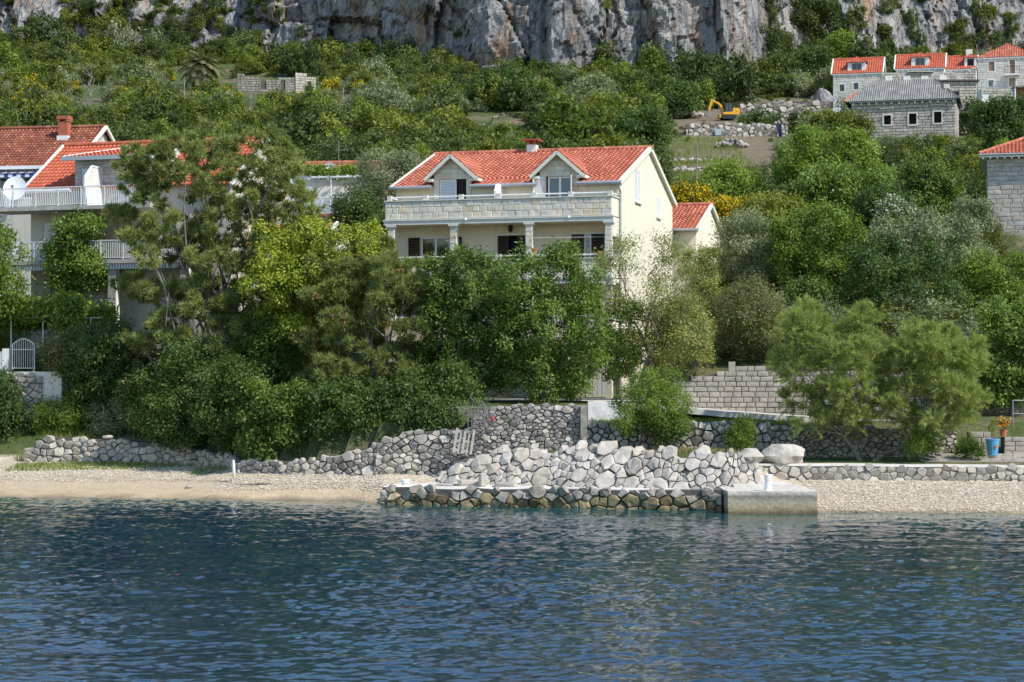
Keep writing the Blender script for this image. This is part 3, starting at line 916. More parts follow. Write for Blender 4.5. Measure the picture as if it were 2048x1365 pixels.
# end of the quay and the pale slabs on it
m = MB()
rs = random.Random(3)
vs = []; fs = []
top = [(-5.2, 82.0), (-2.0, 81.0), (2.0, 79.95), (5.5, 79.05), (8.4, 78.3), (8.6, 79.9), (5.5, 80.9), (2.2, 82.1), (-1.2, 84.2), (-4.6, 83.6)]
for i in range(15):
    u = i / 14; xa = -5.2 + 13.7 * u; ya = np.interp(xa, [-5.2, -2, 2, 5.5, 8.5], [82.0, 81.0, 79.95, 79.05, 78.3]) + .0; yb = np.interp(xa, [-5.2, -4.6, -1.2, 2.2, 5.5, 8.5], [83.0, 83.8, 84.4, 82.4, 81.2, 80.2])
    for j in range(9):
        y_ = ya + (yb - ya) * j / 8; vs.append((xa + rs.uniform(-.15, .15), y_, .69 + rs.uniform(-.05, .05) + .02 * j / 8))
for i in range(14):
    for j in range(8): fs.append((i * 9 + j, (i + 1) * 9 + j, (i + 1) * 9 + j + 1, i * 9 + j + 1))
m.add(vs, fs)
tag(m.build('quay_top', MT['concrete_top']), 'pale rough paving behind the quay wall', None, None, 'structure')

# concrete pier
pier = thing('concrete_pier', 'stubby concrete pier with two white bollards beside the pebble beach', 'pier', (8.25, 76.3, 0))
def rough_slab(x0, x1, y0, y1, z0, z1, seed, nx=16, ny_=18, nz=5, amp=0.035):
    r = np.random.default_rng(seed)
    m = MB()
    def grid(fn, a, b):
        vs = [fn(i / a, j / b) for j in range(b + 1) for i in range(a + 1)]
        fs = [(j * (a + 1) + i, j * (a + 1) + i + 1, (j + 1) * (a + 1) + i + 1, (j + 1) * (a + 1) + i) for j in range(b) for i in range(a)]
        m.add(vs, fs)
    def w(p):
        n = [float(fbm(p[0] * 1.7 + 3, p[1] * 1.7, p[2] * 2.2, 3, seed + q)) for q in range(3)]
        return (p[0] + n[0] * amp, p[1] + n[1] * amp, p[2] + n[2] * amp)
    grid(lambda u, v: w((x0 + (x1 - x0) * u, y0, z0 + (z1 - z0) * v)), nx, nz)
    grid(lambda u, v: w((x0 + (x1 - x0) * u, y0 + (y1 - y0) * v, z1)), nx, ny_)
    grid(lambda u, v: w((x0, y1 + (y0 - y1) * u, z0 + (z1 - z0) * v)), ny_, nz)
    grid(lambda u, v: w((x1, y0 + (y1 - y0) * u, z0 + (z1 - z0) * v)), ny_, nz)
    return m
def m_pier():
    m, nt, b, o = nodes('pier_concrete')
    g = N(nt, 'NewGeometry'); sp = N(nt, 'SeparateXYZ'); nt.links.new(g.outputs['Position'], sp.inputs[0])
    n1 = wnoise(nt, 1.4, 6, 0.7); n2 = wnoise(nt, 7, 5, 0.7)
    a = N(nt, 'Math', operation='MULTIPLY_ADD'); a.inputs[1].default_value = 0.28; nt.links.new(n1, a.inputs[0]); nt.links.new(sp.outputs['Z'], a.inputs[2])
    band = ramp(nt, [(0.10, (0.13, 0.10, 0.05)), (0.30, (0.34, 0.265, 0.165)), (0.46, (0.44, 0.36, 0.25)), (0.60, (0.42, 0.365, 0.285)), (0.80, (0.27, 0.24, 0.20)), (0.93, (0.62, 0.57, 0.49))], a.outputs[0])
    s = ramp(nt, [(0.3, 0.65), (0.65, 1.1)], n2)
    c = mixc(nt, band.outputs[0], s.outputs[0], 1.0, 'MULTIPLY')
    nt.links.new(c, b.inputs['Base Color']); b.inputs['Roughness'].default_value = 0.92; b.inputs['Specular IOR Level'].default_value = 0.2
    bump(nt, b, n2, 0.6, 0.05)
    return m
MT['pier'] = m_pier()
rough_slab(0, 3.4, 0, 6.2, -0.6, 0.84, 8).build('pier_block', MT['pier'], pier)
m = MB(); m.box(0.55, 2.9, 3.0, 8.2, 0.7, 0.93); m.build('raised_slab', MT['concrete_top'], pier)
m = MB(); m.lathe([(0.165, 0), (0.165, 0.05), (0.145, 0.08), (0.135, 0.40), (0.15, 0.42), (0.155, 0.62), (0.14, 0.64)], 18, (1.62, 0.75, 0.82))
m.build('bollard', MT['white'], pier, smooth=False)
m = MB(); m.lathe([(0.16, 0), (0.16, 0.24), (0.19, 0.25), (0.19, 0.34), (0.15, 0.36)], 16, (1.55, 4.6, 0.92)); m.build('bollard', MT['white'], pier)
# small bollard at the quay's end
m = MB(); m.lathe([(0.15, 0), (0.14, 0.12), (0.19, 0.15), (0.19, 0.26), (0.15, 0.28)], 16, (0, 0, 0))
tag(m.build('mooring_bollard', MT['white'], loc=(PX(811, 83.0), 83.0, 0.68)), 'small white mooring bollard on the beach end of the quay', 'bollard')
# slabs lying on the quay
for i, (px, D, l, w, h, a) in enumerate([(948, 82.6, 1.3, .5, .26, .1), (968, 82.2, .28, .2, .55, .5), (1010, 82.0, .9, .45, .2, -.15), (895, 82.9, 1.2, .5, .07, .05)]):
    me = block_mesh(random.Random(40 + i), MT['rock_warm'], 'loose_slab', 0.08, 0.3)
    o = link('loose_slab', me, M=Matrix.Translation((PX(px, D), D, 0.70 + h / 2 - .01)) @ Matrix.Rotation(a, 4, 'Z') @ Matrix.Diagonal((l, w, h, 1)))
    tag(o, ['long pale slab lying on the quay below the boulders', 'upright pale stone chip standing among the slabs on the quay', 'short pale slab beside the boulder foot on the quay', 'thin flat slab towards the white mooring bollard'][i], 'slab')

# boulder embankment
rng_b = random.Random(77)
emb = thing('boulder_embankment', 'embankment of large pale limestone boulders above the quay', 'embankment', (3.5, 81.0, 0.6))
ripath = Path2([(-3.2, 84.9), (-1.4, 84.0), (2.5, 81.9), (8.4, 79.75), (10.2, 80.1)])
def rip_place(s, h, d):
    p = ripath.at(s, d - h * 1.05)
    return (p.x - 3.5, p.y - 81.0, h)
m = MB(); vs = []; fs = []
for i in range(29):
    s = ripath.L * i / 28
    vs += [rip_place(s, -.25, -.28), rip_place(s, 1.2, -.3), rip_place(s, 1.25, -1.5)]
for i in range(28):
    a = i * 3; b = a + 3
    fs += [(a, b, b + 1, a + 1), (a + 1, b + 1, b + 2, a + 2)]
m.add(vs, fs); m.build('core', MT['mortar'], emb)
crest = interp([(0, 0.75), (1.2, 1.15), (2.6, 1.7), (6, 1.72), (9, 1.62), (12.2, 1.65), (13.6, 1.5), (14.5, 1.25)])
for (x, y, r, poly) in power_cells(rng_b, ripath.L, 1.95, 0.10, 0.46, 1.1, 90, 0.9):
    if y > crest(x): continue
    me = stone_mesh(rng_b, poly, None, 0.4, 0.12 + r * 0.42, 0.010, rip_place, MT['rock' if rng_b.random() < .7 else 'rock_warm'], 0.26)
    if me is not None: link('boulder', me, emb)

def big_rock(name, label, c, r, seed, mat='rock', cat='boulder', sub=3, amp=0.22, parent=None):
    import bmesh
    bm = bmesh.new(); bmesh.ops.create_icosphere(bm, subdivisions=sub, radius=1.0)
    V = np.array([v.co[:] for v in bm.verts])
    n = fbm(V[:, 0] * 1.1 + seed, V[:, 1] * 1.1, V[:, 2] * 1.1, 4, seed) * amp
    f = np.maximum(np.abs(V) @ np.array([[.9], [.8], [.85]]), 0)[:, 0]
    V = V * (1 + n)[:, None] / np.maximum(1.0, f * 0.82)[:, None]
    for v, p in zip(bm.verts, V): v.co = Vector((p[0] * r[0], p[1] * r[1], p[2] * r[2]))
    me = bpy.data.meshes.new(name); bm.to_mesh(me); bm.free()
    me.materials.append(MT[mat])
    o = link(name, me, parent, c)
    return tag(o, label, cat) if label else o
big_rock('boulder', 'big rounded boulder beside the end of the upper stone wall', (11.2, 82.9, 1.95), (.98, .7, .52), 31, amp=.34)
big_rock('boulder', 'smaller pale boulder on top of the embankment near the pier', (9.75, 82.0, 1.95), (.5, .45, .36), 35, amp=.34)

# upper right wall of rounded field stones
rubble_wall('field_stone_wall', 'wall of rounded grey field stones behind the boulder embankment', [(2.95, 85.6), (6, 85.35), (10.4, 85.1), (12.3, 86.1)],
            interp([(0, 1.9), (12, 1.9)]), interp([(0, 3.28), (4, 3.3), (7.4, 3.3), (10, 3.05)]), 0.11, 0.23, ['rock_blue', 'rock', 'rock_blue'], 202, 1.1, 0.2, 0.13, 0.025, 0.10, 1.35, rough=0.16)
# tall wall of small stones in the middle
rubble_wall('terrace_wall', 'tall grey wall of small stones under the laurel trees', [(-1.75, 86.0), (0.5, 85.75), (2.92, 85.5)],
            interp([(0, 1.0), (5, 1.6)]), interp([(0, 3.7), (1.2, 4.0), (5, 4.05)]), 0.055, 0.15, ['rock_blue', 'rock_blue', 'rock'], 303, 1.75, 0.18, 0.06, 0.014, 0.10, 1.35, rough=0.12)
# the corner pillar and the white rendered wall end
m = MB(); m.box(2.93, 3.22, 85.38, 86.3, 2.0, 3.98); t = tag(m.build('corner_pillar', MT['rock_blue']), 'narrow mortared pillar at the corner of the small stone wall', 'pillar')
w_ = rough_slab(3.3, 5.2, 86.9, 87.4, 3.2, 4.12, 21, 10, 3, 5, 0.05)
tag(w_.build('rendered_wall', MT['white_wall']), 'stub of white rendered wall under the garage drive', 'wall')
# middle left wall, darker
rubble_wall('garden_wall', 'brown-grey stone wall in shade beside the wooden pallet', [(-5.9, 86.5), (-3.8, 86.2), (-1.7, 86.1)],
            interp([(0, 0.75), (5, 0.75)]), interp([(0, 2.35), (1.5, 2.85), (4.5, 3.05)]), 0.09, 0.21, ['rock_warm', 'block', 'rock_blue'], 404, 1.55, 0.2, 0.07, 0.016, 0.12, 1.35)
# beach wall under the dark shrubs
rubble_wall('beach_wall', 'low pale stone wall along the beach below the dark shrubs', [(-12.3, 89.3), (-10.2, 88.0), (-8, 87.2), (-5.8, 86.5)],
            interp([(0, 0.75), (7, 0.7)]), interp([(0, 1.55), (2.5, 1.5), (5, 1.75), (7, 2.3)]), 0.10, 0.22, ['rock_warm', 'rock', 'rock_blue'], 505, 1.3, 0.2, 0.08, 0.016, 0.12, 1.35)
# left wall
rubble_wall('dry_stone_wall', 'pale dry-stone wall with a grassy foot at the end of the beach', [(-23.4, 95.7), (-20.5, 95.2), (-18, 94.6), (-14.6, 92.9), (-13.1, 91.4), (-12.35, 89.5)],
            interp([(0, 0.95), (12, 0.85), (14.5, 0.75)]), interp([(0, 1.6), (1.0, 2.35), (5.4, 2.2), (9, 1.9), (12, 1.6), (14, 1.5)]), 0.11, 0.25, ['rock', 'rock', 'rock_warm'], 606, 1.3, 0.2, 0.09, 0.016, 0.10, 1.35)
big_rock('loose_rock', 'flat pale rock lying on top of the dry-stone wall', (PX(213, 95), 95.3, 2.32), (.28, .2, .12), 61, cat='rock', sub=2)
# low wall behind the pebble beach
rubble_wall('low_beach_wall', 'long low cream stone wall behind the pebble beach, sunlit', [(10.1, 82.35), (14, 82.3), (18, 82.15), (24, 81.9)],
            interp([(0, 0.85), (14, 0.8)]), interp([(0, 1.62), (14, 1.52)]), 0.10, 0.24, ['rock_warm', 'rock_warm', 'rock'], 707, 1.25, 0.2, 0.05, 0.012, 0.05, 0.55, top_mat='concrete_top', core='mortar_light')
# dark dry wall behind the tamarisks
rubble_wall('shaded_dry_wall', 'dark dry-stone wall in the shade behind the tamarisk trees', [(12.3, 86.5), (15, 86.6), (19.3, 86.6)],
            interp([(0, 1.6), (8, 1.6)]), interp([(0, 3.05), (5, 3.0), (7, 2.9)]), 0.07, 0.17, ['rock_blue', 'rock_quay'], 808, 1.4, 0.18, 0.07, 0.016, 0.08, 1.35)
# right end: pier of squared stones, steps
st = thing('stone_pillar', 'squared stone pillar left of the blue pot', 'pillar', (19.75, 86.2, 1.6))
m = MB(); m.box(0.03, 0.87, 0.05, 0.8, 0, 1.22); m.build('core', MT['mortar'], st)
courses(st, 'block', 0, 0.9, 0, 1.25, 0.0, 0.24, 0.3, 0.6, 3, 0.1, 0.015, name='stone')
st = thing('stone_pier', 'squared stone pier right of the blue pot', 'pillar', (21.25, 86.3, 1.6))
m = MB(); m.box(0.03, 0.82, 0.05, 0.8, 0, 1.0); m.build('core', MT['mortar'], st)
courses(st, 'block', 0, 0.85, 0, 1.02, 0.0, 0.22, 0.28, 0.5, 4, 0.1, 0.015, name='stone')
stp = thing('stone_steps', 'low shallow stone steps below the blue pot', 'steps', (20.5, 84.0, 1.6))
for k in range(4):
    m = MB(); m.box(-3.2 + k * .35, 4.5, 0.55 * k, 0.55 * k + 2.0, 0.0 - .1, 0.07 + 0.075 * k); m.build('step', MT['block'], stp)
    courses(stp, 'block', -3.2 + k * .35, 4.5, -0.02 + .075 * k, 0.06 + .075 * k, 0.55 * k - .02, 0.09, 0.3, 0.8, 60 + k, 0.12, 0.012, name='stone')

# wall of squared blocks along the path
bw = thing('block_wall', 'tall retaining wall of squared beige blocks along the path', 'wall', (7.4, 91.95, 3.4), math.radians(-4))
m = MB(); m.prism([(0, -0.4), (16, -0.9), (16, 1.9), (3.2, 2.25), (2.4, 2.05), (0, 1.5)], 0.06, 1.6); m.build('core', MT['mortar'], bw)
btop = interp([(0, 1.5), (2.4, 2.05), (3.2, 2.2), (16, 1.9)])
bbot = interp([(0, 0.05), (5, -0.22), (16, -0.75)])
courses(bw, 'block', 0, 9.2, -0.55, 2.3, 0.0, 0.245, 0.28, 0.62, 9, 0.14, 0.018, name='stone', jit=0.12,
        skip=lambda a, b, c, d: (c + d) / 2 > btop((a + b) / 2) or d < bbot((a + b) / 2))
courses(bw, 'block', 9.2, 16, -0.8, 2.3, 0.0, 0.3, 0.4, 0.7, 10, 0.14, 0.018, name='stone', jit=0.12,
        skip=lambda a, b, c, d: (c + d) / 2 > btop((a + b) / 2) or d < bbot((a + b) / 2))
m = MB(); m.box(2.55, 2.85, -0.02, 0.35, 2.0, 2.5); m.build('post', MT['block'], bw)

# the path
vs = []; fs = []
pp = [(3.6, 87.4, 89.6, 4.12), (5.5, 87.5, 90.5, 4.02), (7.5, 87.6, 92.2, 3.86), (9.5, 87.8, 92.0, 3.68), (12, 88.2, 91.8, 3.50), (15, 88.6, 91.6, 3.36), (19, 88.8, 91.4, 3.22), (26, 89, 91.4, 3.1)]
m = MB()
for (x, a, b, z) in pp: vs += [(x, a, z - .25), (x, a, z), (x, b, z + .03), (x, b, z - .25)]
for i in range(len(pp) - 1):
    a = i * 4; b = a + 4
    fs += [(a, b, b + 1, a + 1), (a + 1, b + 1, b + 2, a + 2)]
m.add(vs, fs); tag(m.build('path', MT['path']), 'pale concrete path along the block wall', None, None, 'structure')
m = MB(); m.add([(-5.5, 90.2, 4.14), (7.6, 89.0, 4.12), (7.6, 97.5, 4.16), (-5.5, 99.5, 4.16)], [(0, 1, 2, 3)]); tag(m.build('pavement', MT['path']), 'pale paved yard in front of the cream house', None, None, 'structure')
# ------------------------------------------------------------------ building kit
def wall_panel(m, x0, x1, z0, z1, y, openings, th=0.25, M=None, top=None):
    """a wall face in the plane y with real openings and their reveals; faces -y. top(x): optional sloping crest"""
    xs_ = sorted(set([x0, x1] + [v for o in openings for v in o[:2]]))
    zs_ = sorted(set([z0, z1] + [v for o in openings for v in o[2:4]]))
    def inside(xa, xb, za, zb):
        for (a, b, c, d) in openings:
            if xa >= a - 1e-6 and xb <= b + 1e-6 and za >= c - 1e-6 and zb <= d + 1e-6: return True
        return False
    def q(*vs):
        vs = [Vector(v) for v in vs]
        if M is not None: vs = [M @ v for v in vs]
        m.add(vs, [tuple(range(len(vs)))])
    for i in range(len(xs_) - 1):
        for j in range(len(zs_) - 1):
            a, b, c, d = xs_[i], xs_[i + 1], zs_[j], zs_[j + 1]
            if not inside(a, b, c, d): q((a, y, c), (b, y, c), (b, y, d), (a, y, d))
    for (a, b, c, d) in openings:
        q((a, y, c), (a, y, d), (a, y + th, d), (a, y + th, c)); q((b, y, c), (b, y + th, c), (b, y + th, d), (b, y, d))
        q((a, y, d), (b, y, d), (b, y + th, d), (a, y + th, d)); q((a, y, c), (a, y + th, c), (b, y + th, c), (b, y, c))
    return m

def tiled(name, mat, parent, o, ex, es, w, length, pitch=0.24, row=0.36, amp=0.048, left=None, right=None, seed=0, step=0.05, k=4):
    """a roof slope of pan tiles: o eave start, ex unit vector along the eave, es unit vector up the slope; left(t), right(t): its bounds at slope distance t"""
    rng = np.random.default_rng(seed)
    ex = np.array(ex, float); es = np.array(es, float); o = np.array(o, float)
    nrm = np.cross(ex, es); nrm /= np.linalg.norm(nrm)
    if nrm[2] < 0: nrm = -nrm
    nc = max(1, int(round(w / pitch))); nr = max(1, int(round(length / row)))
    pw = w / nc; rl = length / nr
    u = np.linspace(0, w, nc * k + 1)
    prof = amp * (np.abs(np.cos(np.pi * u / pw)) ** 0.8 * 2 - 1)
    V = []; Q = []; T = []
    base = 0
    cols = nc * k
    for r in range(nr):
        t0 = r * rl; t1 = t0 + rl
        l0 = left(t0) if left else 0; r0 = right(t0) if right else w
        l1 = left(t1) if left else 0; r1 = right(t1) if right else w
        u0 = np.clip(u, l0, r0); u1 = np.clip(u, l1, r1)
        lift0 = prof + step; lift1 = prof
        A = o + np.outer(u0, ex) + t0 * es + np.outer(lift0, nrm)
        B = o + np.outer(u1, ex) + t1 * es + np.outer(lift1, nrm)
        C = o + np.outer(u0, ex) + t0 * es + np.outer(prof - (0.05 if r == 0 else 0.0), nrm)
        V += [C, A, B]
        i = np.arange(cols)
        n = cols + 1
        Q.append(np.stack([base + i, base + i + 1, base + n + i + 1, base + n + i], 1))
        Q.append(np.stack([base + n + i, base + n + i + 1, base + 2 * n + i + 1, base + 2 * n + i], 1))
        tt = np.repeat(rng.random(nc), k)
        T += [tt * 0.6, tt]
        base += 3 * n
    me = new_mesh(name, np.concatenate(V), [np.concatenate(Q)], tint=np.concatenate(T), mats=[mat])
    ob = link(name, me, parent)
    ob['kind'] = 'stuff'
    return ob

def ridge_tiles(name, mat, parent, a, b, r=0.11, step=0.36, seed=0):
    a = Vector(a); b = Vector(b); L = (b - a).length; d = (b - a) / L
    n = max(2, int(L / step)); m = MB(); T = []
    rng = random.Random(seed)
    for i in range(n):
        p = a + d * (L * i / n); q = a + d * (L * (i + 1.12) / n)
        before = len(m.f)
        m.tube([p, q], [r * 1.12, r * 0.95], 8, True)
        T += [rng.random()] * (len(m.f) - before)
    ob = m.build(name, mat, parent, tints=T); ob['kind'] = 'stuff'
    return ob

def louvre(m, x0, x1, z0, z1, y, n=None, th=0.045, fr=0.06, M=None):
    """a louvred shutter leaf"""
    n = n or max(5, int((z1 - z0) / 0.085))
    for (a, b, c, d) in ((x0, x0 + fr, z0, z1), (x1 - fr, x1, z0, z1), (x0 + fr, x1 - fr, z0, z0 + fr), (x0 + fr, x1 - fr, z1 - fr, z1)):
        m.box(a, b, y - th, y, c, d, M)
    h = (z1 - z0 - 2 * fr) / n
    for i in range(n):
        z = z0 + fr + i * h
        vs = [Vector(v) for v in ((x0 + fr, y - th * .9, z + h * .1), (x1 - fr, y - th * .9, z + h * .1), (x1 - fr, y - th * .25, z + h * 1.02), (x0 + fr, y - th * .25, z + h * 1.02))]
        if M is not None: vs = [M @ v for v in vs]
        m.add(vs, [(0, 1, 2, 3)])
    return m

def glazed(parent, x0, x1, z0, z1, y, leaves=2, fr=0.07, name='window', mat='white', glass='glass', bars=0, M=None, curtain=False):
    """a framed window or glazed door set in an opening; its panes are sub-parts"""
    m = MB()
    m.box(x0, x0 + fr, y, y + .07, z0, z1); m.box(x1 - fr, x1, y, y + .07, z0, z1)
    m.box(x0 + fr, x1 - fr, y + .002, y + .068, z1 - fr, z1); m.box(x0 + fr, x1 - fr, y + .002, y + .068, z0, z0 + fr)
    w = (x1 - x0) / leaves
    for i in range(1, leaves): m.box(x0 + w * i - fr * .7, x0 + w * i + fr * .7, y + .004, y + .066, z0 + fr, z1 - fr)
    for j in range(bars):
        z = z0 + (z1 - z0) * (j + 1) / (bars + 1); m.box(x0 + fr, x1 - fr, y + .01, y + .06, z - .02, z + .02)
    ob = m.build(name, MT[mat], parent, M=M)
    for i in range(leaves):
        g = MB(); a = x0 + w * i + fr * .7; b = x0 + w * (i + 1) - fr * .7
        g.box(a, b, y + .03, y + .042, z0 + fr * .8, z1 - fr * .8); g.build('pane', MT[glass], ob)
    return ob

def railing(parent, a, b, h=0.95, gap=0.11, name='railing', mat='white', slant=0.0, posts=1.5, r=0.012):
    """balustrade from a to b (local points at floor level)"""
    a = Vector(a); b = Vector(b); L = (b - a).length; d = (b - a) / L
    m = MB(); up = Vector((0, 0, 1))
    m.bar(a + up * h, b + up * h, 0.05, 0.05); m.bar(a + up * 0.09, b + up * 0.09, 0.03, 0.03)
    n = max(2, int(L / gap))
    for i in range(1, n):
        p = a + d * (L * i / n)
        m.bar(p + up * 0.09 + d * slant * 0, p + up * (h - .02) + d * slant, r * 2, r * 2, (0, 1, 0))
    k = max(1, round(L / posts))
    for i in range(k + 1):
        p = a + d * (L * i / k); m.bar(p, p + up * h, 0.05, 0.05, (0, 1, 0))
    return m.build(name, MT[mat], parent)

def gable_walls(m, x0, x1, y0, y1, z0, ze, zr, yr, skip_front=False):
    """body of a gabled house without its front: back, sides with gables"""
    m.add([(x0, y0, z0), (x0, y1, z0), (x0, y1, ze), (x0, yr, zr), (x0, y0, ze)], [(0, 4, 3, 2, 1)])
    m.add([(x1, y0, z0), (x1, y1, z0), (x1, y1, ze), (x1, yr, zr), (x1, y0, ze)], [(0, 1, 2, 3, 4)])
    m.add([(x0, y1, z0), (x1, y1, z0), (x1, y1, ze), (x0, y1, ze)], [(0, 3, 2, 1)])
    return m

# ------------------------------------------------------------------ the cream house
TH = math.radians(-16)
hs = thing('cream_house', 'three-storey cream house with orange tiled roof and stone balconies', 'house', (5.3, 98.5, 4.1), TH)
def Z(z): return z - 4.1
W = 11.65; DEP = 13.1; EAVE = Z(14.85); RID = Z(17.14); YR = 6.77
f1, f2, f3 = Z(7.05), Z(10.05), Z(13.05)
BY = -1.6                     # front plane of the balconies
# walls
op_f2 = [(-2.45, -0.77, f2, f2 + 2.22), (-6.27, -4.79, f2, f2 + 2.22), (-10.35, -8.75, f2, f2 + 2.22)]
op_f1 = [(-2.5, -0.9, f1, f1 + 2.2), (-6.3, -4.8, f1, f1 + 2.2), (-10.3, -8.8, f1, f1 + 2.2)]
op_g = [(-2.1, -0.45, 0.05, 2.3), (-5.6, -3.4, 0.05, 2.3), (-9.8, -8.6, 0.9, 2.2)]
dorm = [(-3.085, ), (-8.61, )]
op_f3 = [(-3.085 - .68, -3.085 + .68, f3, f3 + 2.12), (-8.61 - .72, -8.61 + .72, f3, f3 + 2.12)]
m = MB()
wall_panel(m, -W, 0, -0.3, f3, 0, op_f2 + op_f1 + op_g)
# attic front wall up to the eave, between the dormers
xs3 = [-W, -8.61 - 1.0, -8.61 + 1.0, -3.085 - 1.0, -3.085 + 1.0, 0]
for a, b in ((xs3[0], xs3[1]), (xs3[2], xs3[3]), (xs3[4], xs3[5])): m.add([(a, 0, f3), (b, 0, f3), (b, 0, EAVE - .02), (a, 0, EAVE - .02)], [(0, 1, 2, 3)])
# gable side with window openings
Mg = Matrix.Translation((0, 0, 0)) @ Matrix.Rotation(math.radians(90), 4, 'Z')   # local -y face turned to +x: (x,y)->( -y, x)
gx = [(3.55, 4.75, Z(14.15), Z(15.75)), (8.9, 9.7, Z(13.75), Z(14.85))]
wall_panel(m, 0, DEP, -0.3, EAVE, 0, [gx[0][:3] + (EAVE,), gx[1][:3] + (EAVE - .02,)], M=Mg)
zt_ = EAVE
m.add([(0, 0, zt_), (0, gx[0][0], zt_), (0, gx[0][0], zt_ + (RID - zt_) * gx[0][0] / YR)], [(0, 1, 2)])
m.add([(0, gx[0][0], gx[0][3]), (0, gx[0][1], gx[0][3]), (0, gx[0][1], zt_ + (RID - zt_) * gx[0][1] / YR), (0, gx[0][0], zt_ + (RID - zt_) * gx[0][0] / YR)], [(0, 1, 2, 3)])
m.add([(0, gx[0][1], zt_), (0, DEP, zt_), (0, YR, RID), (0, gx[0][1], zt_ + (RID - zt_) * gx[0][1] / YR)], [(0, 1, 2, 3)])
m.add([(-W, 0, -.3), (-W, DEP, -.3), (-W, DEP, EAVE), (-W, YR, RID), (-W, 0, EAVE)], [(0, 4, 3, 2, 1)])
m.add([(-W, DEP, -.3), (0, DEP, -.3), (0, DEP, EAVE), (-W, DEP, EAVE)], [(0, 3, 2, 1)])
m.add([(-W, 0.3, f1 - .1), (0, 0.3, f1 - .1), (0, DEP, f1 - .1), (-W, DEP, f1 - .1)], [(0, 1, 2, 3)])
m.add([(-W, 0.3, f2 - .1), (0, 0.3, f2 - .1), (0, DEP, f2 - .1), (-W, DEP, f2 - .1)], [(0, 1, 2, 3)])
m.add([(-W, 0.3, f3 - .1), (0, 0.3, f3 - .1), (0, DEP, f3 - .1), (-W, DEP, f3 - .1)], [(0, 1, 2, 3)])
m.add([(-W, 3.4, -.3), (0, 3.4, -.3), (0, 3.4, EAVE), (-W, 3.4, EAVE)], [(0, 1, 2, 3)])
m.build('wall', MT['cream'], hs)
# gable shutters
for (a, b, c, d) in gx:
    mm = MB(); louvre(mm, a + .02, (a + b) / 2 - .01, c + .02, d - .02, 0.03, M=Mg); louvre(mm, (a + b) / 2 + .01, b - .02, c + .02, d - .02, 0.03, M=Mg)
    mm.box(a, b, .05, .12, c, d, Mg)
    sh = mm.build('shutter', MT['white'], hs)
    s_ = MB(); s_.box(a - .12, b + .12, -0.10, 0.05, c - .09, c - .005, Mg); s_.build('sill', MT['trim'], sh)
# roof
sl = math.hypot(YR, RID - EAVE); es = (0, YR / sl, (RID - EAVE) / sl)
ov = 0.42
tcut = 1.36
for a_, b_ in ((-W - .2, -8.61 - 1.02), (-8.61 + 1.02, -3.085 - 1.02), (-3.085 + 1.02, .18)):
    tiled('roof_tiles', MT['tile_new'], hs, (a_, -ov * es[1], EAVE + .06 - ov * es[2]), (1, 0, 0), es, b_ - a_, tcut, seed=int(a_ * 3) % 97)
tiled('roof_tiles', MT['tile_new'], hs, (-W - .2, (tcut - ov) * es[1], EAVE + .06 + (tcut - ov) * es[2]), (1, 0, 0), es, W + .38, sl + ov - tcut, seed=1)
slb = math.hypot(DEP - YR, RID - EAVE); esb = (0, -(DEP - YR) / slb, (RID - EAVE) / slb)
tiled('roof_tiles', MT['tile_new'], hs, (-W - .2, DEP + ov * -esb[1], EAVE + .06 - ov * esb[2]), (1, 0, 0), esb, W + .38, slb + ov, seed=2)
ridge_tiles('ridge_tiles', MT['tile_new'], hs, (-W - .2, YR, RID + .09), (.18, YR, RID + .09), 0.12, seed=3)
# bargeboards on the gable
m = MB()
for sgn, y0_ in ((1, -ov * .95), (-1, DEP + ov * .95)):
    za = EAVE + .06 - ov * es[2]
    a = Vector((.1, y0_, za - .03)); b = Vector((.1, YR, RID + .03))
    m.bar(a, b, 0.17, 0.22)
m.build('bargeboard', MT['cream_trim'], hs)
m = MB()
for y0_ in (-ov * .95, DEP + ov * .95):
    m.bar(Vector((-W - .15, y0_, EAVE - .1)), Vector((-W - .15, YR, RID + .03)), 0.14, 0.2)
m.build('bargeboard', MT['cream_trim'], hs)
# gutters between the dormers, downpipe
for a, b in ((-W - .2, -8.61 - 1.02), (-8.61 + 1.02, -3.085 - 1.02), (-3.085 + 1.02, .18)):
    m = MB(); m.tube([(a, -.48, EAVE - .10), (b, -.48, EAVE - .10)], .085, 8); m.box(a, b, -.41, -.02, EAVE - .06, EAVE - .03); m.build('gutter', MT['gutter'], hs)
m = MB(); m.tube([(.06, -.48, EAVE - .14), (.06, -.42, EAVE - .35), (.07, -.07, EAVE - .6), (.07, -.07, 0)], .05, 8); m.build('downpipe', MT['gutter'], hs)
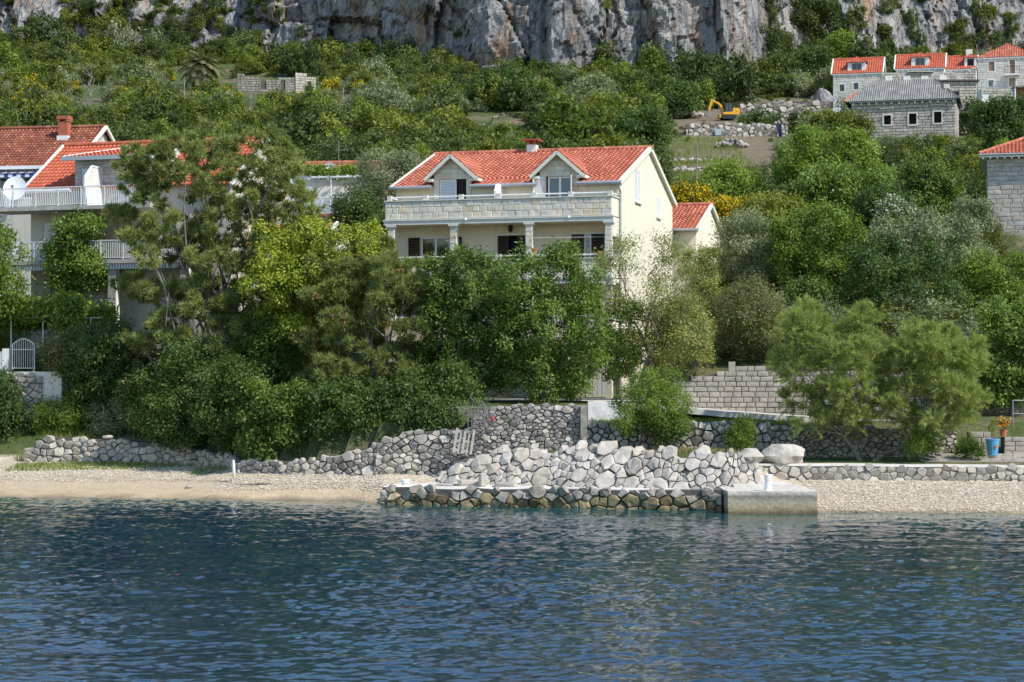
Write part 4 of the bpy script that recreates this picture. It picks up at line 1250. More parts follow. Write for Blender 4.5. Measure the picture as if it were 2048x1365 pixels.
# dormers
for i, xc in enumerate((-8.61, -3.085)):
    dw = 1.0; ztop = Z(15.42); zpk = Z(16.28); zl = f3 + 2.12
    dm = MB()
    wall_panel(dm, xc - dw, xc + dw, f3, ztop, -0.06, [op_f3[1 - i] if i == 0 else op_f3[0]])
    dm.add([(xc - dw, -.06, ztop), (xc + dw, -.06, ztop), (xc, -.06, zpk)], [(0, 1, 2)])
    yk = (zpk - EAVE) / (RID - EAVE) * YR
    for sx_ in (-1, 1):
        x = xc + dw * sx_
        dm.add([(x, -.06, f3), (x, 3.0, f3), (x, 3.0, ztop), (x, -.06, ztop)], [(0, 1, 2, 3) if sx_ > 0 else (3, 2, 1, 0)])
    dob = dm.build('dormer', MT['cream'], hs)
    o3 = op_f3[1] if i == 0 else op_f3[0]
    def skipd(a, b, c, d, o3=o3): return a < o3[1] - .03 and b > o3[0] + .03 and c < o3[3] - .03
    # stone facing: piers, lintel and gable
    courses(dob, 'veneer', xc - dw, o3[0], f3 + .85, zl, -.075, 0.26, 0.2, 0.34, 30 + i, 0.06, 0.008)
    courses(dob, 'veneer', o3[1], xc + dw, f3 + .85, zl, -.075, 0.26, 0.2, 0.34, 32 + i, 0.06, 0.008)
    courses(dob, 'veneer', xc - dw, xc + dw, zl, ztop + .02, -.075, 0.24, 0.3, 0.5, 34 + i, 0.06, 0.008)
    nrow = 3
    for r_ in range(nrow):
        za = ztop + .02 + (zpk - ztop - .12) * r_ / nrow; zb_ = ztop + .02 + (zpk - ztop - .12) * (r_ + 1) / nrow
        hw = dw * (zpk - .1 - zb_) / (zpk - ztop) + .06
        if hw > .12: courses(dob, 'veneer', xc - hw, xc + hw, za, zb_, -.075, zb_ - za, 0.28, 0.5, 36 + i * 4 + r_, 0.06, 0.008)
    # roof of the dormer
    ovd = 0.34; rl = math.hypot(dw + ovd, (zpk - ztop) * (dw + ovd) / dw)
    sl_ = (zpk - ztop) / dw
    for sx_ in (-1, 1):
        e = np.array((-sx_ * (dw + ovd), 0, sl_ * (dw + ovd))); e = e / np.linalg.norm(e)
        zz0 = zpk - sl_ * (dw + ovd) + .1
        yl = (zz0 - EAVE) / (RID - EAVE) * YR - .25
        full = yk + .6 + .45
        tiled('roof_tiles', MT['tile_new'], dob, (xc + sx_ * (dw + ovd), -.45, zz0), (0, 1, 0), tuple(e), full, rl, seed=50 + i * 2 + sx_, right=lambda t, yl=yl, full=full, rl=rl: (yl + .75) + (full - yl - .75) * t / rl)
    ridge_tiles('ridge_tiles', MT['tile_new'], dob, (xc, -.45, zpk + .13), (xc, yk + .4, zpk + .13), 0.10, seed=60 + i)
    bb = MB()
    for sx_ in (-1, 1):
        bb.bar((xc + sx_ * (dw + ovd + .04), -.42, zpk - sl_ * (dw + ovd) - .02), (xc, -.42, zpk + .03), 0.16, 0.17, (0, 1, 0))
        bb.box(*sorted((xc + sx_ * (dw - .03), xc + sx_ * (dw + ovd + .08))), -.36, 1.0, zpk - sl_ * (dw + ovd) - .10, zpk - sl_ * (dw + ovd) + .05)
    bb.build('bargeboard', MT['cream_trim'], dob)
    # door leaves
    a, b, c, d = o3
    if i == 0:
        mm = MB(); louvre(mm, a + .02, xc + .18, c + .02, d - .02, 0.05); mm.build('shutter', MT['white'], dob)
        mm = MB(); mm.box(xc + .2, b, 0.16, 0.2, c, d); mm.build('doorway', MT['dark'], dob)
        mm = MB(); mm.box(xc + .43, xc + .49, 0.08, .14, c, d - .05); mm.build('door_edge', MT['brown'], dob)
    else:
        glazed(dob, a + .1, b - .02, c + .02, d - .02, 0.06, 2, 0.08, 'glazed_door')
        Ms = Matrix.Translation((a, -.08, 0)) @ Matrix.Rotation(math.radians(-105), 4, 'Z') @ Matrix.Translation((-a, 0, 0))
        mm = MB(); louvre(mm, a - .02, a + .62, c + .02, d - .02, 0.0, M=Matrix.Translation((a - .03, -.06, 0)) @ Matrix.Rotation(math.radians(-150), 4, 'Z') @ Matrix.Translation((-a, 0, 0))); mm.build('shutter', MT['white'], dob)
        mm = MB(); louvre(mm, b, b + .6, c + .02, d - .02, 0.0, M=Matrix.Translation((b + .03, -.06, 0)) @ Matrix.Rotation(math.radians(-80), 4, 'Z') @ Matrix.Translation((-b, 0, 0))); mm.build('shutter', MT['white'], dob)
# balconies
for lv, (fl, seed) in enumerate(((f3, 70), (f2, 80), (f1, 90))):
    m = MB()
    m.box(-W - .05, 0.0, BY + .02, 0.02, fl - .26, fl - .06)
    m.build('balcony_slab', MT['cream'], hs)
    m = MB(); m.box(-W - .08, 0.06, BY - .06, BY + .16, fl - .27, fl + .005); m.box(-W - .11, .09, BY - .10, BY + .1, fl - .075, fl + .0025)
    m.build('cornice', MT['trim'], hs)
    ph = 0.92
    m = MB(); m.box(-W - .02, -0.02, BY + .04, BY + .2, fl + .003, fl + ph - .02); m.box(-.2, -.02, BY + .2, -.003, fl + .003, fl + ph - .02); m.box(-W - .02, -W + .16, BY + .2, -.003, fl + .003, fl + ph - .02)
    m.build('parapet', MT['cream'], hs)
    if lv < 2:
        courses(hs, 'veneer', -W - .02, -0.02, fl + .01, fl + ph - .03, BY - .0, 0.29, 0.26, 0.58, seed, 0.07, 0.012)
    else:
        m = MB(); m.box(-W, 0, BY + .0, BY + .03, fl + .01, fl + ph - .03); m.build('parapet_face', MT['veneer'], hs)
    m = MB(); m.box(-W - .05, 0.03, BY - .06, BY + .24, fl + ph - .018, fl + ph + .035); m.box(-.23, .03, BY + .24, -.003, fl + ph - .018, fl + ph + .035)
    m.build('coping', MT['trim'], hs)
    # posts and rail
    posts = [-11.45, -9.55, -7.7, -5.75, -3.95, -2.1, -0.12]
    for x in posts:
        m = MB(); m.box(x - .11, x + .11, BY - .0, BY + .2, fl + ph + .036, fl + ph + .27); m.build('rail_post', MT['trim'], hs)
    m = MB(); m.tube([(-11.45, BY + .1, fl + ph + .19), (-.12, BY + .1, fl + ph + .19)], .035, 8); m.tube([(-.12, BY + .1, fl + ph + .19), (-.12, -.05, fl + ph + .19)], .035, 8); m.tube([(-11.45, BY + .1, fl + ph + .19), (-11.45, -.05, fl + ph + .19)], .035, 8)
    m.build('rail', MT['white'], hs)
# columns with stone facing
for fl, h in ((f2, f3 - .27 - f2), (f1, f2 - .27 - f1), (0.0, f1 - .27)):
    for ci, x in enumerate((-11.35, -8.08, -4.19, -0.19)):
        m = MB(); m.box(x - .15, x + .15, BY + .03, BY + .33, fl, fl + h)
        c = m.build('column', MT['veneer'], hs)
        m = MB(); m.box(x - .26, x + .26, BY - .075, BY + .42, fl + h - .10, fl + h - .004); m.box(x - .21, x + .21, BY - .03, BY + .38, fl + h - .16, fl + h - .10); m.build('capital', MT['trim'], c)
        if fl == f2:
            courses(c, 'veneer', x - .18, x + .18, fl + .96, fl + h - .17, BY - .01, 0.25, 0.18, 0.36, 95 + ci, 0.06, 0.008)
# the solid balcony ends on the right (cream wings)
m = MB(); m.box(-.165, -.004, BY + .21, -.004, f3 - 1.0, f3 - .27); m.build('wing_wall', MT['cream'], hs)
# doors on the balcony under cover
def brown_leaf(x0, x1, z0, z1, y, parent, ang=0.0, pivot=None):
    mm = MB(); M_ = None
    if pivot is not None: M_ = Matrix.Translation((pivot, y, 0)) @ Matrix.Rotation(ang, 4, 'Z') @ Matrix.Translation((-pivot, -y, 0))
    louvre(mm, x0, x1, z0, z1, y, M=M_)
    return mm.build('shutter', MT['brown'], parent)
a, b, c, d = op_f2[0]
brown_leaf(a + .02, a + .62, c + .02, d - .02, .02, hs); brown_leaf(b - .66, b - .02, c + .02, d - .02, .02, hs)
glazed(hs, a + .63, b - .67, c, d, .08, 1, 0.08, 'glazed_door')
a, b, c, d = op_f2[1]
brown_leaf(a + .02, a + .56, c + .02, d - .02, .02, hs); brown_leaf(b - .44, b - .02, c + .02, d - .02, .02, hs)
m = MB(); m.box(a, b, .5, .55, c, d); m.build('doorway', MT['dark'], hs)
a, b, c, d = op_f2[2]
glazed(hs, a + .02, b - .02, c, d, .08, 2, 0.08, 'glazed_door', glass='glass_dark')
brown_leaf(a - .62, a - .02, c + .02, d - .02, -.01, hs); brown_leaf(b + .02, b + .62, c + .02, d - .02, -.01, hs)
for (a, b, c, d) in op_f2:
    m = MB(); m.box(a - .06, b + .06, -.03, .01, d + .002, d + .06); m.build('door_frame', MT['white'], hs)
for (a, b, c, d) in op_f1: glazed(hs, a, b, c, d, .08, 2, 0.08, 'glazed_door', glass='glass_dark')
m = MB(); x0, x1 = op_g[0][:2]
m.box(x0, x1, .05, .1, .05, 2.3)
for k in range(7): m.box(x0 + .03 + k * (x1 - x0) / 7, x0 - .03 + (k + 1) * (x1 - x0) / 7, .03, .055, .1, 2.25)
m.build('garage_door', MT['white'], hs)
a, b, c, d = op_g[1]; m = MB(); m.box(a, b, .05, .1, c, d); m.build('garage_door', MT['white'], hs)
a, b, c, d = op_g[2]; glazed(hs, a, b, c, d, .08, 2, .07)
# white balustrade in front of the garage terrace on the first floor is part of the balcony: ground-floor side rail
railing(hs, (-2.6, BY - 1.0, f1 - .1), (-.2, BY - 1.0, f1 - .1), .95, .14)
m = MB(); m.box(-2.7, -.1, BY - 1.06, BY - .08, f1 - .30, f1 - .12); m.build('terrace_slab', MT['trim'], hs)
# white partition on the upper balcony
m = MB(); m.prism([(BY + .25, f3 + .01), (-.002, f3 + .01), (-.002, f3 + 1.75), (BY + .55, f3 + 1.72), (BY + .25, f3 + 1.35)], -6.05, -5.93, 'x'); m.build('partition', MT['white'], hs)
# lamp under the balcony, flood-light brackets
m = MB(); m.lathe([(.03, 0), (.10, .06), (.12, .26), (.15, .28), (.05, .38), (.02, .42)], 8, (-5.55, -.18, f2 + 2.36)); m.box(-5.57, -5.53, -.18, -.01, f2 + 2.66, f2 + 2.7); m.build('wall_lamp', MT['black'], hs)
for x in (-7.42, -2.15):
    m = MB(); m.lathe([(.05, 0), (.07, .03), (.07, .1), (.03, .13)], 8, (x, BY - .12, f3 - .13)); m.box(x - .02, x + .02, BY - .12, BY - .05, f3 - .06, f3 - .03); m.build('flood_light', MT['white'], hs)
# washing line on the balcony
m = MB(); m.tube([(-4.0, BY + .15, f2 + 1.97), (-.3, BY + .15, f2 + 1.96)], .008, 4); m.build('washing_line', MT['white'], hs)
# chimney
ch = MB(); ch.box(-6.55, -6.05, YR - .3, YR + .25, RID - .4, RID + .42); cob = ch.build('chimney', MT['white_wall'], hs)
m = MB(); m.box(-6.75, -5.85, YR - .5, YR + .45, RID + .62, RID + .70); m.build('chimney_cap', MT['tile_new'], cob)
m = MB()
for sx_ in (-6.52, -6.18):
    for sy_ in (YR - .28, YR + .13): m.box(sx_, sx_ + .1, sy_, sy_ + .1, RID + .42, RID + .62)
m.build('chimney_pier', MT['brick'], cob)

# flower pots on the balcony rail posts (stand on the house: things of their own)
def pot(name, label, cat, world, r=0.14, h=0.26, mat='terracotta', plant=None):
    t = thing(name, label, cat, world)
    m = MB(); m.lathe([(r * .66, 0), (r * .95, h * .85), (r * 1.08, h * .86), (r * 1.08, h), (r * .9, h)], 14); m.build('pot', MT[mat], t)
    return t
MH = Matrix.Translation((5.3, 98.5, 4.1)) @ Matrix.Rotation(TH, 4, 'Z')
pot('flower_pot', 'small terracotta pot on the balcony post beside the stone column', 'pot', MH @ Vector((-3.95, BY + .1, f2 + .92 + .27)))
pot('flower_pot', 'terracotta pot by the balcony corner in front of the brown shutter', 'pot', MH @ Vector((-0.62, BY + .14, f2 + .92 + .036)), 0.17, .3)

# ------------------------------------------------------------------ cream outbuilding behind it
ob_ = thing('cream_outbuilding', 'small cream outbuilding with tiled gable roof behind the cream house', 'house', (10.25, 111.5, 5.0), TH)
ze = 13.45 - 5; zr = 15.05 - 5
m = MB(); wall_panel(m, -5, 0, -1, ze, 0, [])
gable_walls(m, -5, 0, 0, 8.6, -1, ze, zr, 4.3); m.build('wall', MT['cream'], ob_)
sl = math.hypot(4.3, zr - ze); e1 = (0, 4.3 / sl, (zr - ze) / sl); e2 = (0, -4.3 / sl, (zr - ze) / sl)
tiled('roof_tiles', MT['tile_new'], ob_, (-5.2, -.3, ze - .05), (1, 0, 0), e1, 5.4, sl + .3, seed=5)
tiled('roof_tiles', MT['tile_new'], ob_, (-5.2, 8.9, ze - .05), (1, 0, 0), e2, 5.4, sl + .3, seed=6)
ridge_tiles('ridge_tiles', MT['tile_new'], ob_, (-5.2, 4.3, zr + .12), (.2, 4.3, zr + .12), .11)
m = MB(); m.bar((.12, -.35, ze - .12), (.12, 4.3, zr + .06), .15, .2); m.bar((.12, 8.95, ze - .12), (.12, 4.3, zr + .06), .15, .2); m.build('bargeboard', MT['cream_trim'], ob_)
m = MB(); m.tube([(-5.2, -.36, ze - .08), (.2, -.36, ze - .08)], .08, 8); m.build('gutter', MT['gutter'], ob_)
# ------------------------------------------------------------------ left house with the louvred dormer
TL = math.radians(-18)
lh = thing('beige_house', 'beige house with red tiled roof, louvred dormer doors and white balcony railings', 'house', (-25.5, 106.0, 6.0), TL)
def ZL(z): return z - 6.0
LW = 11.6; LD = 7.7; LE = ZL(15.2); LR = ZL(17.75); LY = 3.85
LF3, LF2, LF1 = ZL(14.0), ZL(11.2), ZL(8.3)
m = MB()
ops = [(1.5, 2.5, LF2 + .9, LF2 + 2.1), (3.2, 4.3, LF1, LF1 + 2.1), (7.6, 8.6, LF2, LF2 + 2.2), (1.2, 1.9, LF1 + .9, LF1 + 1.9), (9.2, 10.4, LF2, LF2 + 2.2)]
wall_panel(m, 0, LW, -.5, LE - .02, 0, ops)
gable_walls(m, 0, LW, 0, LD, -.5, LE, LR, LY)
m.add([(0, 2.0, -.5), (LW, 2.0, -.5), (LW, 2.0, LE), (0, 2.0, LE)], [(0, 1, 2, 3)])
m.build('wall', MT['cream_grey'], lh)
sl = math.hypot(LY, LR - LE); e1 = (0, LY / sl, (LR - LE) / sl); e2 = (0, -LY / sl, (LR - LE) / sl)
tiled('roof_tiles', MT['tile_red'], lh, (-.25, -.35, LE - .16), (1, 0, 0), e1, LW + .5, sl + .4, seed=11)
tiled('roof_tiles', MT['tile_red'], lh, (-.25, LD + .35, LE - .16), (1, 0, 0), e2, LW + .5, sl + .4, seed=12)
ridge_tiles('ridge_tiles', MT['tile_red'], lh, (-.25, LY, LR + .12), (LW + .25, LY, LR + .12), .12, seed=4)
for x in (-.28, LW + .28):
    m = MB(); m.bar((x, -.42, LE - .22), (x, LY, LR + .1), .14, .2); m.bar((x, LD + .42, LE - .22), (x, LY, LR + .1), .14, .2); m.build('bargeboard', MT['white'], lh)
m = MB(); m.tube([(-.25, -.46, LE - .22), (2.6, -.46, LE - .22)], .09, 8); m.box(-.25, 2.6, -.40, -.02, LE - .3, LE - .2); m.build('gutter', MT['white'], lh)
# dormer
dz = ZL(16.55); dx0, dx1 = 2.72, 7.05
dops = [(3.12, 4.05, LF3, LF3 + 2.12), (5.2, 6.1, LF3, LF3 + 2.12)]
m = MB(); wall_panel(m, dx0, dx1, LF3, dz, -.1, dops)
for x, o in ((dx0, 0), (dx1, 1)):
    m.add([(x, -.1, LF3), (x, 2.6, LF3), (x, 2.6, dz), (x, -.1, dz)], [(0, 1, 2, 3) if o else (3, 2, 1, 0)])
dr = m.build('dormer', MT['white_wall'], lh)
def skd(a, b, c, d):
    for (p, q, r, s) in dops:
        if a < q - .04 and b > p + .04 and c < s - .04: return True
    return False
for (xa, xb) in ((dx0, 3.12), (4.05, 5.2), (6.1, dx1)):
    courses(dr, 'ashlar', xa, xb, LF3 + .02, LF3 + 2.12, -.13, .19, .3, .5, int(xa * 10), .05, .012)
courses(dr, 'ashlar', dx0, dx1, LF3 + 2.12, dz, -.13, .19, .3, .5, 17, .05, .012)
for (p, q, r, s) in dops:
    mm = MB(); louvre(mm, p + .02, (p + q) / 2 - .01, r + .02, s - .02, -.05); louvre(mm, (p + q) / 2 + .01, q - .02, r + .02, s - .02, -.05)
    mm.box(p, q, -.03, .02, r, s); mm.build('shutter', MT['white'], dr)
# dormer roof: a shallow slope with a hipped left edge
ln = math.hypot(LY + .5, ZL(17.62) - dz - .1); ed = (0, (LY + .5) / ln, (ZL(17.62) - dz - .1) / ln)
tiled('roof_tiles', MT['tile_red'], dr, (dx0 - .45, -.6, dz + .12), (1, 0, 0), ed, dx1 - dx0 + .75, ln * .97, seed=14, row=.4, left=lambda t: t / ln * 2.3)
m = MB(); m.bar((dx0 - .45, -.6, dz + .16), (dx0 - .45 + 2.3, LY - .1, ZL(17.68)), .16, .12); m.build('verge', MT['white'], dr)
m = MB(); m.box(dx0 - .5, dx1 + .35, -.7, -.5, dz - .05, dz + .16); m.box(dx0 - .4, dx1 + .3, -.5, -.1, dz + .0, dz + .05); m.build('fascia', MT['gutter'], dr)
m = MB(); m.prism([(-.7, dz - .05), (LY - .6, dz + .0), (LY - .6, dz + .9), (-.7, dz + .2)], dx1 + .28, dx1 + .4, 'x'); m.build('bargeboard', MT['white'], dr)
# balconies
for fl, y0_, xa, xb in ((LF3, -2.0, -1.2, 8.2), (LF2, -2.0, -1.2, 10.5)):
    m = MB(); m.box(xa - .05, xb, y0_ - .1, -.02, fl - .2, fl - .002); m.build('balcony_slab', MT['concrete'], lh)
    if fl == LF2:
        m = MB()
        for k in range(int((xb - xa) / .16)): m.box(xa + k * .16, xa + k * .16 + .11, y0_ - .02, y0_ + .03, fl - .5, fl - .21)
        m.build('valance', MT['white_wall'], lh)
    railing(lh, (xa, y0_, fl), (xb, y0_, fl), .98, .105, slant=.06 if fl == LF3 else 0.0, posts=1.35)
    railing(lh, (xa, y0_, fl), (xa, -.1, fl), .98, .105, slant=0.0, posts=1.35)
# white wind screen with panes
m = MB(); m.prism([(-1.95, LF3 + .01), (-.12, LF3 + .01), (-.12, LF3 + 1.0), (-1.95, LF3 + 1.0)], 4.28, 4.38, 'x')
m.bar((4.33, -1.92, LF3 + 1.0), (4.33, -1.92, LF3 + 1.45), .08); m.bar((4.33, -1.92, LF3 + 1.45), (4.33, -1.2, LF3 + 2.1), .08); m.bar((4.33, -1.2, LF3 + 2.1), (4.33, -.12, LF3 + 2.1), .08); m.bar((4.33, -.8, LF3 + 1.0), (4.33, -.8, LF3 + 2.1), .06); m.bar((4.33, -.16, LF3 + 1.0), (4.33, -.16, LF3 + 2.1), .06)
ws = m.build('wind_screen', MT['white'], lh)
m = MB(); m.prism([(-1.9, LF3 + 1.0), (-.14, LF3 + 1.0), (-.14, LF3 + 2.08), (-1.2, LF3 + 2.08), (-1.9, LF3 + 1.45)], 4.32, 4.34, 'x'); m.build('pane', MT['trim'], ws)
# ground-floor pillars, shutters, windows
for x in (-.9, 5.9, 10.0):
    m = MB(); m.box(x - .22, x + .22, -1.9, -1.5, -.5, LF2 - .2); c = m.build('pillar', MT['white_wall'], lh)
    courses(c, 'ashlar', x - .24, x + .24, LF1 - .9, LF2 - .22, -1.92, .3, .25, .48, int(x * 9) + 50, .05, .012)
p = ops[0]; glazed(lh, p[0], p[1], p[2], p[3], .1, 2, .07, glass='glass')
m = MB(); louvre(m, p[0] - .62, p[0] - .02, p[2], p[3], -.02); m.build('shutter', MT['white'], lh)
p = ops[1]; m = MB(); louvre(m, p[0], p[1], p[2], p[3], .06); m.build('shutter', MT['white'], lh)
for p in (ops[2], ops[4]): glazed(lh, p[0], p[1], p[2], p[3], .1, 2, .07, 'glazed_door')
p = ops[3]; glazed(lh, p[0], p[1], p[2], p[3], .1, 1, .07)
# washing and dish
ML = Matrix.Translation((-25.5, 106.0, 6.0)) @ Matrix.Rotation(TL, 4, 'Z')
def dish(label, c, r, yaw, tilt=0.35, mat='white', mast=0.8, cat='satellite dish'):
    t = thing('satellite_dish', label, cat, c, yaw)
    m = MB(); prof = []
    vs = []; fs = []; n = 24; k = 5
    for i in range(k + 1):
        rr = r * i / k
        for j in range(n):
            a = 2 * math.pi * j / n
            vs.append((rr * math.cos(a), -0.0 - (rr / r) ** 2 * r * .22, rr * math.sin(a) * 1.08))
    for i in range(k):
        for j in range(n):
            fs.append((i * n + j, i * n + (j + 1) % n, (i + 1) * n + (j + 1) % n, (i + 1) * n + j))
    m.add(vs, fs); M_ = Matrix.Translation((0, 0, mast)) @ Matrix.Rotation(-tilt, 4, 'X')
    d = m.build('reflector', MT[mat], t, M=M_, smooth=True)
    m = MB(); m.tube([(0, .02, -r), (0, -r * .9, -.1)], .015, 6); m.box(-.06, .06, -r * 1.0, -r * .82, -.14, -.02); m.build('feed_arm', MT['metal'], d)
    m = MB(); m.tube([(0, .12, 0), (0, .12, mast)], .03, 6); m.bar((0, .12, mast), (0, .02, mast), .06); m.build('mast', MT['metal'], t)
    return t
dish('large white satellite dish at the corner of the beige house balcony', ML @ Vector((-.25, -1.1, LF3)), 0.62, TL + .25, .3, mast=1.05)
cl = MB()
vs = []; fs = []
for i in range(9):
    for j in range(7):
        vs.append((i * .09, math.sin(i * 1.3 + j * .3) * .03, -.11 * j))
for i in range(8):
    for j in range(6): fs.append((i * 7 + j, (i + 1) * 7 + j, (i + 1) * 7 + j + 1, i * 7 + j + 1))
cl.add(vs, fs)
o = cl.build('towel', MT['white'], loc=ML @ Vector((.0, -2.07, LF2 + .99))); o.rotation_euler = (0, 0, TL); tag(o, 'white towel hung over the lower balcony railing', 'towel')

# ------------------------------------------------------------------ annex with the orange chimney, mostly behind the pine
an = thing('annex', 'low annex with orange roof between the pine and the yellow-green tree', 'building', (-11.6, 103.2, 6.0), TL)
ae = ZL(12.1); ar = ZL(13.2)
m = MB(); wall_panel(m, -2.6, 1.6, -.5, ae, 0, [(-1.6, -.8, 3.4, 4.6)])
gable_walls(m, -2.6, 1.6, 0, 5, -.5, ae, ar, 2.5); m.build('wall', MT['white_wall'], an)
glazed(an, -1.6, -.8, 3.4, 4.6, .1, 2, .07)
sl = math.hypot(2.5, ar - ae); e1 = (0, 2.5 / sl, (ar - ae) / sl); e2 = (0, -2.5 / sl, (ar - ae) / sl)
tiled('roof_tiles', MT['tile_new'], an, (-2.8, -.25, ae - .05), (1, 0, 0), e1, 4.6, sl + .3, seed=15)
tiled('roof_tiles', MT['tile_new'], an, (-2.8, 5.25, ae - .05), (1, 0, 0), e2, 4.6, sl + .3, seed=16)
m = MB(); m.bar((1.75, -.3, ae - .1), (1.75, 2.5, ar + .08), .12, .18); m.build('bargeboard', MT['white'], an)
m = MB(); m.box(1.45, 1.95, -.62, -.12, -.5, ZL(13.2)); c = m.build('chimney', MT['brick'], an)
m = MB(); m.box(1.35, 1.45, -.6, -.5, ZL(13.2), ZL(13.5)); m.box(1.85, 1.95, -.24, -.14, ZL(13.2), ZL(13.5)); m.build('chimney_pier', MT['brick'], c)
m = MB(); m.bar((1.1, -.37, ZL(13.75)), (2.35, -.37, ZL(13.42)), .7, .07); m.build('chimney_cap', MT['tile_new'], c)

# ------------------------------------------------------------------ house with the brown roof behind
bh = thing('brown_roof_house', 'house with old brown tiled roof and brick chimney behind the beige house', 'house', (PX(-70, 122), 122.0, 10.0), math.radians(-10))
be = 18.05 - 10; br_ = 20.75 - 10; bw_ = 7.0
m = MB(); wall_panel(m, 0, bw_, -1, be, 0, [(2.2, 4.5, 6.0, 7.3)])
gable_walls(m, 0, bw_, 0, 9, -1, be, br_, 4.5); m.add([(0, 1.2, -1), (bw_, 1.2, -1), (bw_, 1.2, be), (0, 1.2, be)], [(0, 1, 2, 3)]); m.build('wall', MT['cream_grey'], bh)
glazed(bh, 2.2, 4.5, 6.0, 7.3, .12, 3, .07)
sl = math.hypot(4.5, br_ - be); e1 = (0, 4.5 / sl, (br_ - be) / sl); e2 = (0, -4.5 / sl, (br_ - be) / sl)
tiled('roof_tiles', MT['tile_old'], bh, (-.3, -.35, be - .18), (1, 0, 0), e1, bw_ + .6, sl + .4, seed=17)
tiled('roof_tiles', MT['tile_old'], bh, (-.3, 9.35, be - .18), (1, 0, 0), e2, bw_ + .6, sl + .4, seed=18)
ridge_tiles('ridge_tiles', MT['tile_old'], bh, (-.3, 4.5, br_ + .1), (bw_ + .3, 4.5, br_ + .1), .12)
m = MB(); m.bar((bw_ + .3, -.4, be - .2), (bw_ + .3, 4.5, br_ + .06), .14, .2); m.bar((bw_ + .3, 9.4, be - .2), (bw_ + .3, 4.5, br_ + .06), .14, .2); m.build('bargeboard', MT['cream_trim'], bh)
m = MB(); m.box(-.3, bw_ + .3, -.5, -.36, be - .32, be - .12); m.build('gutter', MT['white'], bh)
m = MB(); m.box(4.75, 5.35, 3.0, 3.6, br_ - 1.4, br_ + .28); c = m.build('chimney', MT['brick'], bh)
m = MB(); m.box(4.68, 5.42, 2.93, 3.67, br_ - .95, br_ - .62); m.build('chimney_flashing', MT['white'], c)
m = MB(); m.box(4.7, 4.85, 2.95, 3.65, br_ + .28, br_ + .40); m.box(5.25, 5.4, 2.95, 3.65, br_ + .28, br_ + .40); m.box(4.68, 5.42, 2.93, 3.67, br_ + .401, br_ + .62); m.build('chimney_cap', MT['brick'], c)
# striped awning
aw = thing('striped_awning', 'blue and white striped awning under the brown roof', 'awning', bh.matrix_basis @ Vector((0, 0, 0)) if False else (PX(-70, 122), 122.0, 10.0), math.radians(-10))
MT['awn_blue'] = m_plain('awning_blue', (0.04, 0.08, 0.35), 0.8, 0.1, 4)
for k in range(12):
    x = 1.6 + k * .27
    m = MB(); m.add([(x, -.95, be - .62), (x + .27, -.95, be - .62), (x + .27, -.05, be - .42), (x, -.05, be - .42), (x, -.96, be - .85), (x + .27, -.96, be - .85)], [(0, 1, 2, 3), (4, 5, 1, 0)])
    m.build('stripe', MT['awn_blue'] if k % 2 else MT['white'], aw)
m = MB(); m.tube([(1.6, -.97, be - .62), (4.84, -.97, be - .62)], .03, 6); m.bar((4.8, -.9, be - .65), (4.8, -.05, be - .9), .04); m.build('awning_bar', MT['metal'], aw)

# ------------------------------------------------------------------ white house with pergola in the middle distance
wh = thing('pergola_house', 'low white house with orange roof and vine pergola behind the trees', 'house', (PX(560, 128), 128.0, 12.0), math.radians(-10))
we = 18.15 - 12; wr = 19.1 - 12; ww = 7.0
m = MB(); wall_panel(m, 0, ww, -1, we, 0, [(5.3, 6.7, 3.9, 5.45)])
gable_walls(m, 0, ww, 0, 7, -1, we, wr, 3.5); m.build('wall', MT['white_wall'], wh)
glazed(wh, 5.3, 6.7, 3.9, 5.45, .1, 2, .08, glass='glass')
sl = math.hypot(3.5, wr - we); e1 = (0, 3.5 / sl, (wr - we) / sl); e2 = (0, -3.5 / sl, (wr - we) / sl)
tiled('roof_tiles', MT['tile_new'], wh, (-.3, -.3, we - .05), (1, 0, 0), e1, ww + .6, sl + .3, seed=21)
tiled('roof_tiles', MT['tile_new'], wh, (-.3, 7.3, we - .05), (1, 0, 0), e2, ww + .6, sl + .3, seed=22)
ridge_tiles('ridge_tiles', MT['tile_new'], wh, (-.3, 3.5, wr + .1), (ww + .3, 3.5, wr + .1), .11)
m = MB(); m.box(-.5, ww + .2, -2.4, -.02, 3.35, 3.5); m.build('terrace_slab', MT['concrete'], wh)
railing(wh, (-.4, -2.35, 3.5), (ww + .1, -2.35, 3.5), .9, .13)
# pergola posts
pg = MB()
for x in (-.2, 1.9, 4.0, 6.6): pg.bar((x, -2.3, 3.5), (x, -2.3, 5.62), .08, .08, (0, 1, 0))
pg.build('post', MT['white'], wh)
m = MB(); m.box(-.5, ww + .2, -2.4, -2.32, 5.62, 5.72)
for k in range(12): m.box(-.4 + k * .6, -.34 + k * .6, -2.4, -.05, 5.72, 5.78)
m.build('pergola', MT['white'], wh)
MW = Matrix.Translation((PX(560, 128), 128.0, 12.0)) @ Matrix.Rotation(math.radians(-10), 4, 'Z')
dish('grey satellite dish standing on the pergola house roof', MW @ Vector((3.35, -.2, we - .1)), .34, math.radians(10), .2, 'gutter', .42)
an_ = thing('tv_antenna', 'thin television antenna mast above the pergola house roof', 'antenna', MW @ Vector((3.55, 1.2, we + .2)))
m = MB(); m.tube([(0, 0, 0), (0, 0, 2.0)], .025, 6); m.build('mast', MT['metal'], an_)
m = MB(); m.tube([(-.25, 0, 1.35), (.6, -.1, 1.42)], .03, 6)
for k in range(6): m.tube([(-.2 + k * .15, -.2, 1.36 + k * .012), (-.2 + k * .15, .2, 1.36 + k * .012)], .012, 4)
m.build('boom', MT['metal'], an_)

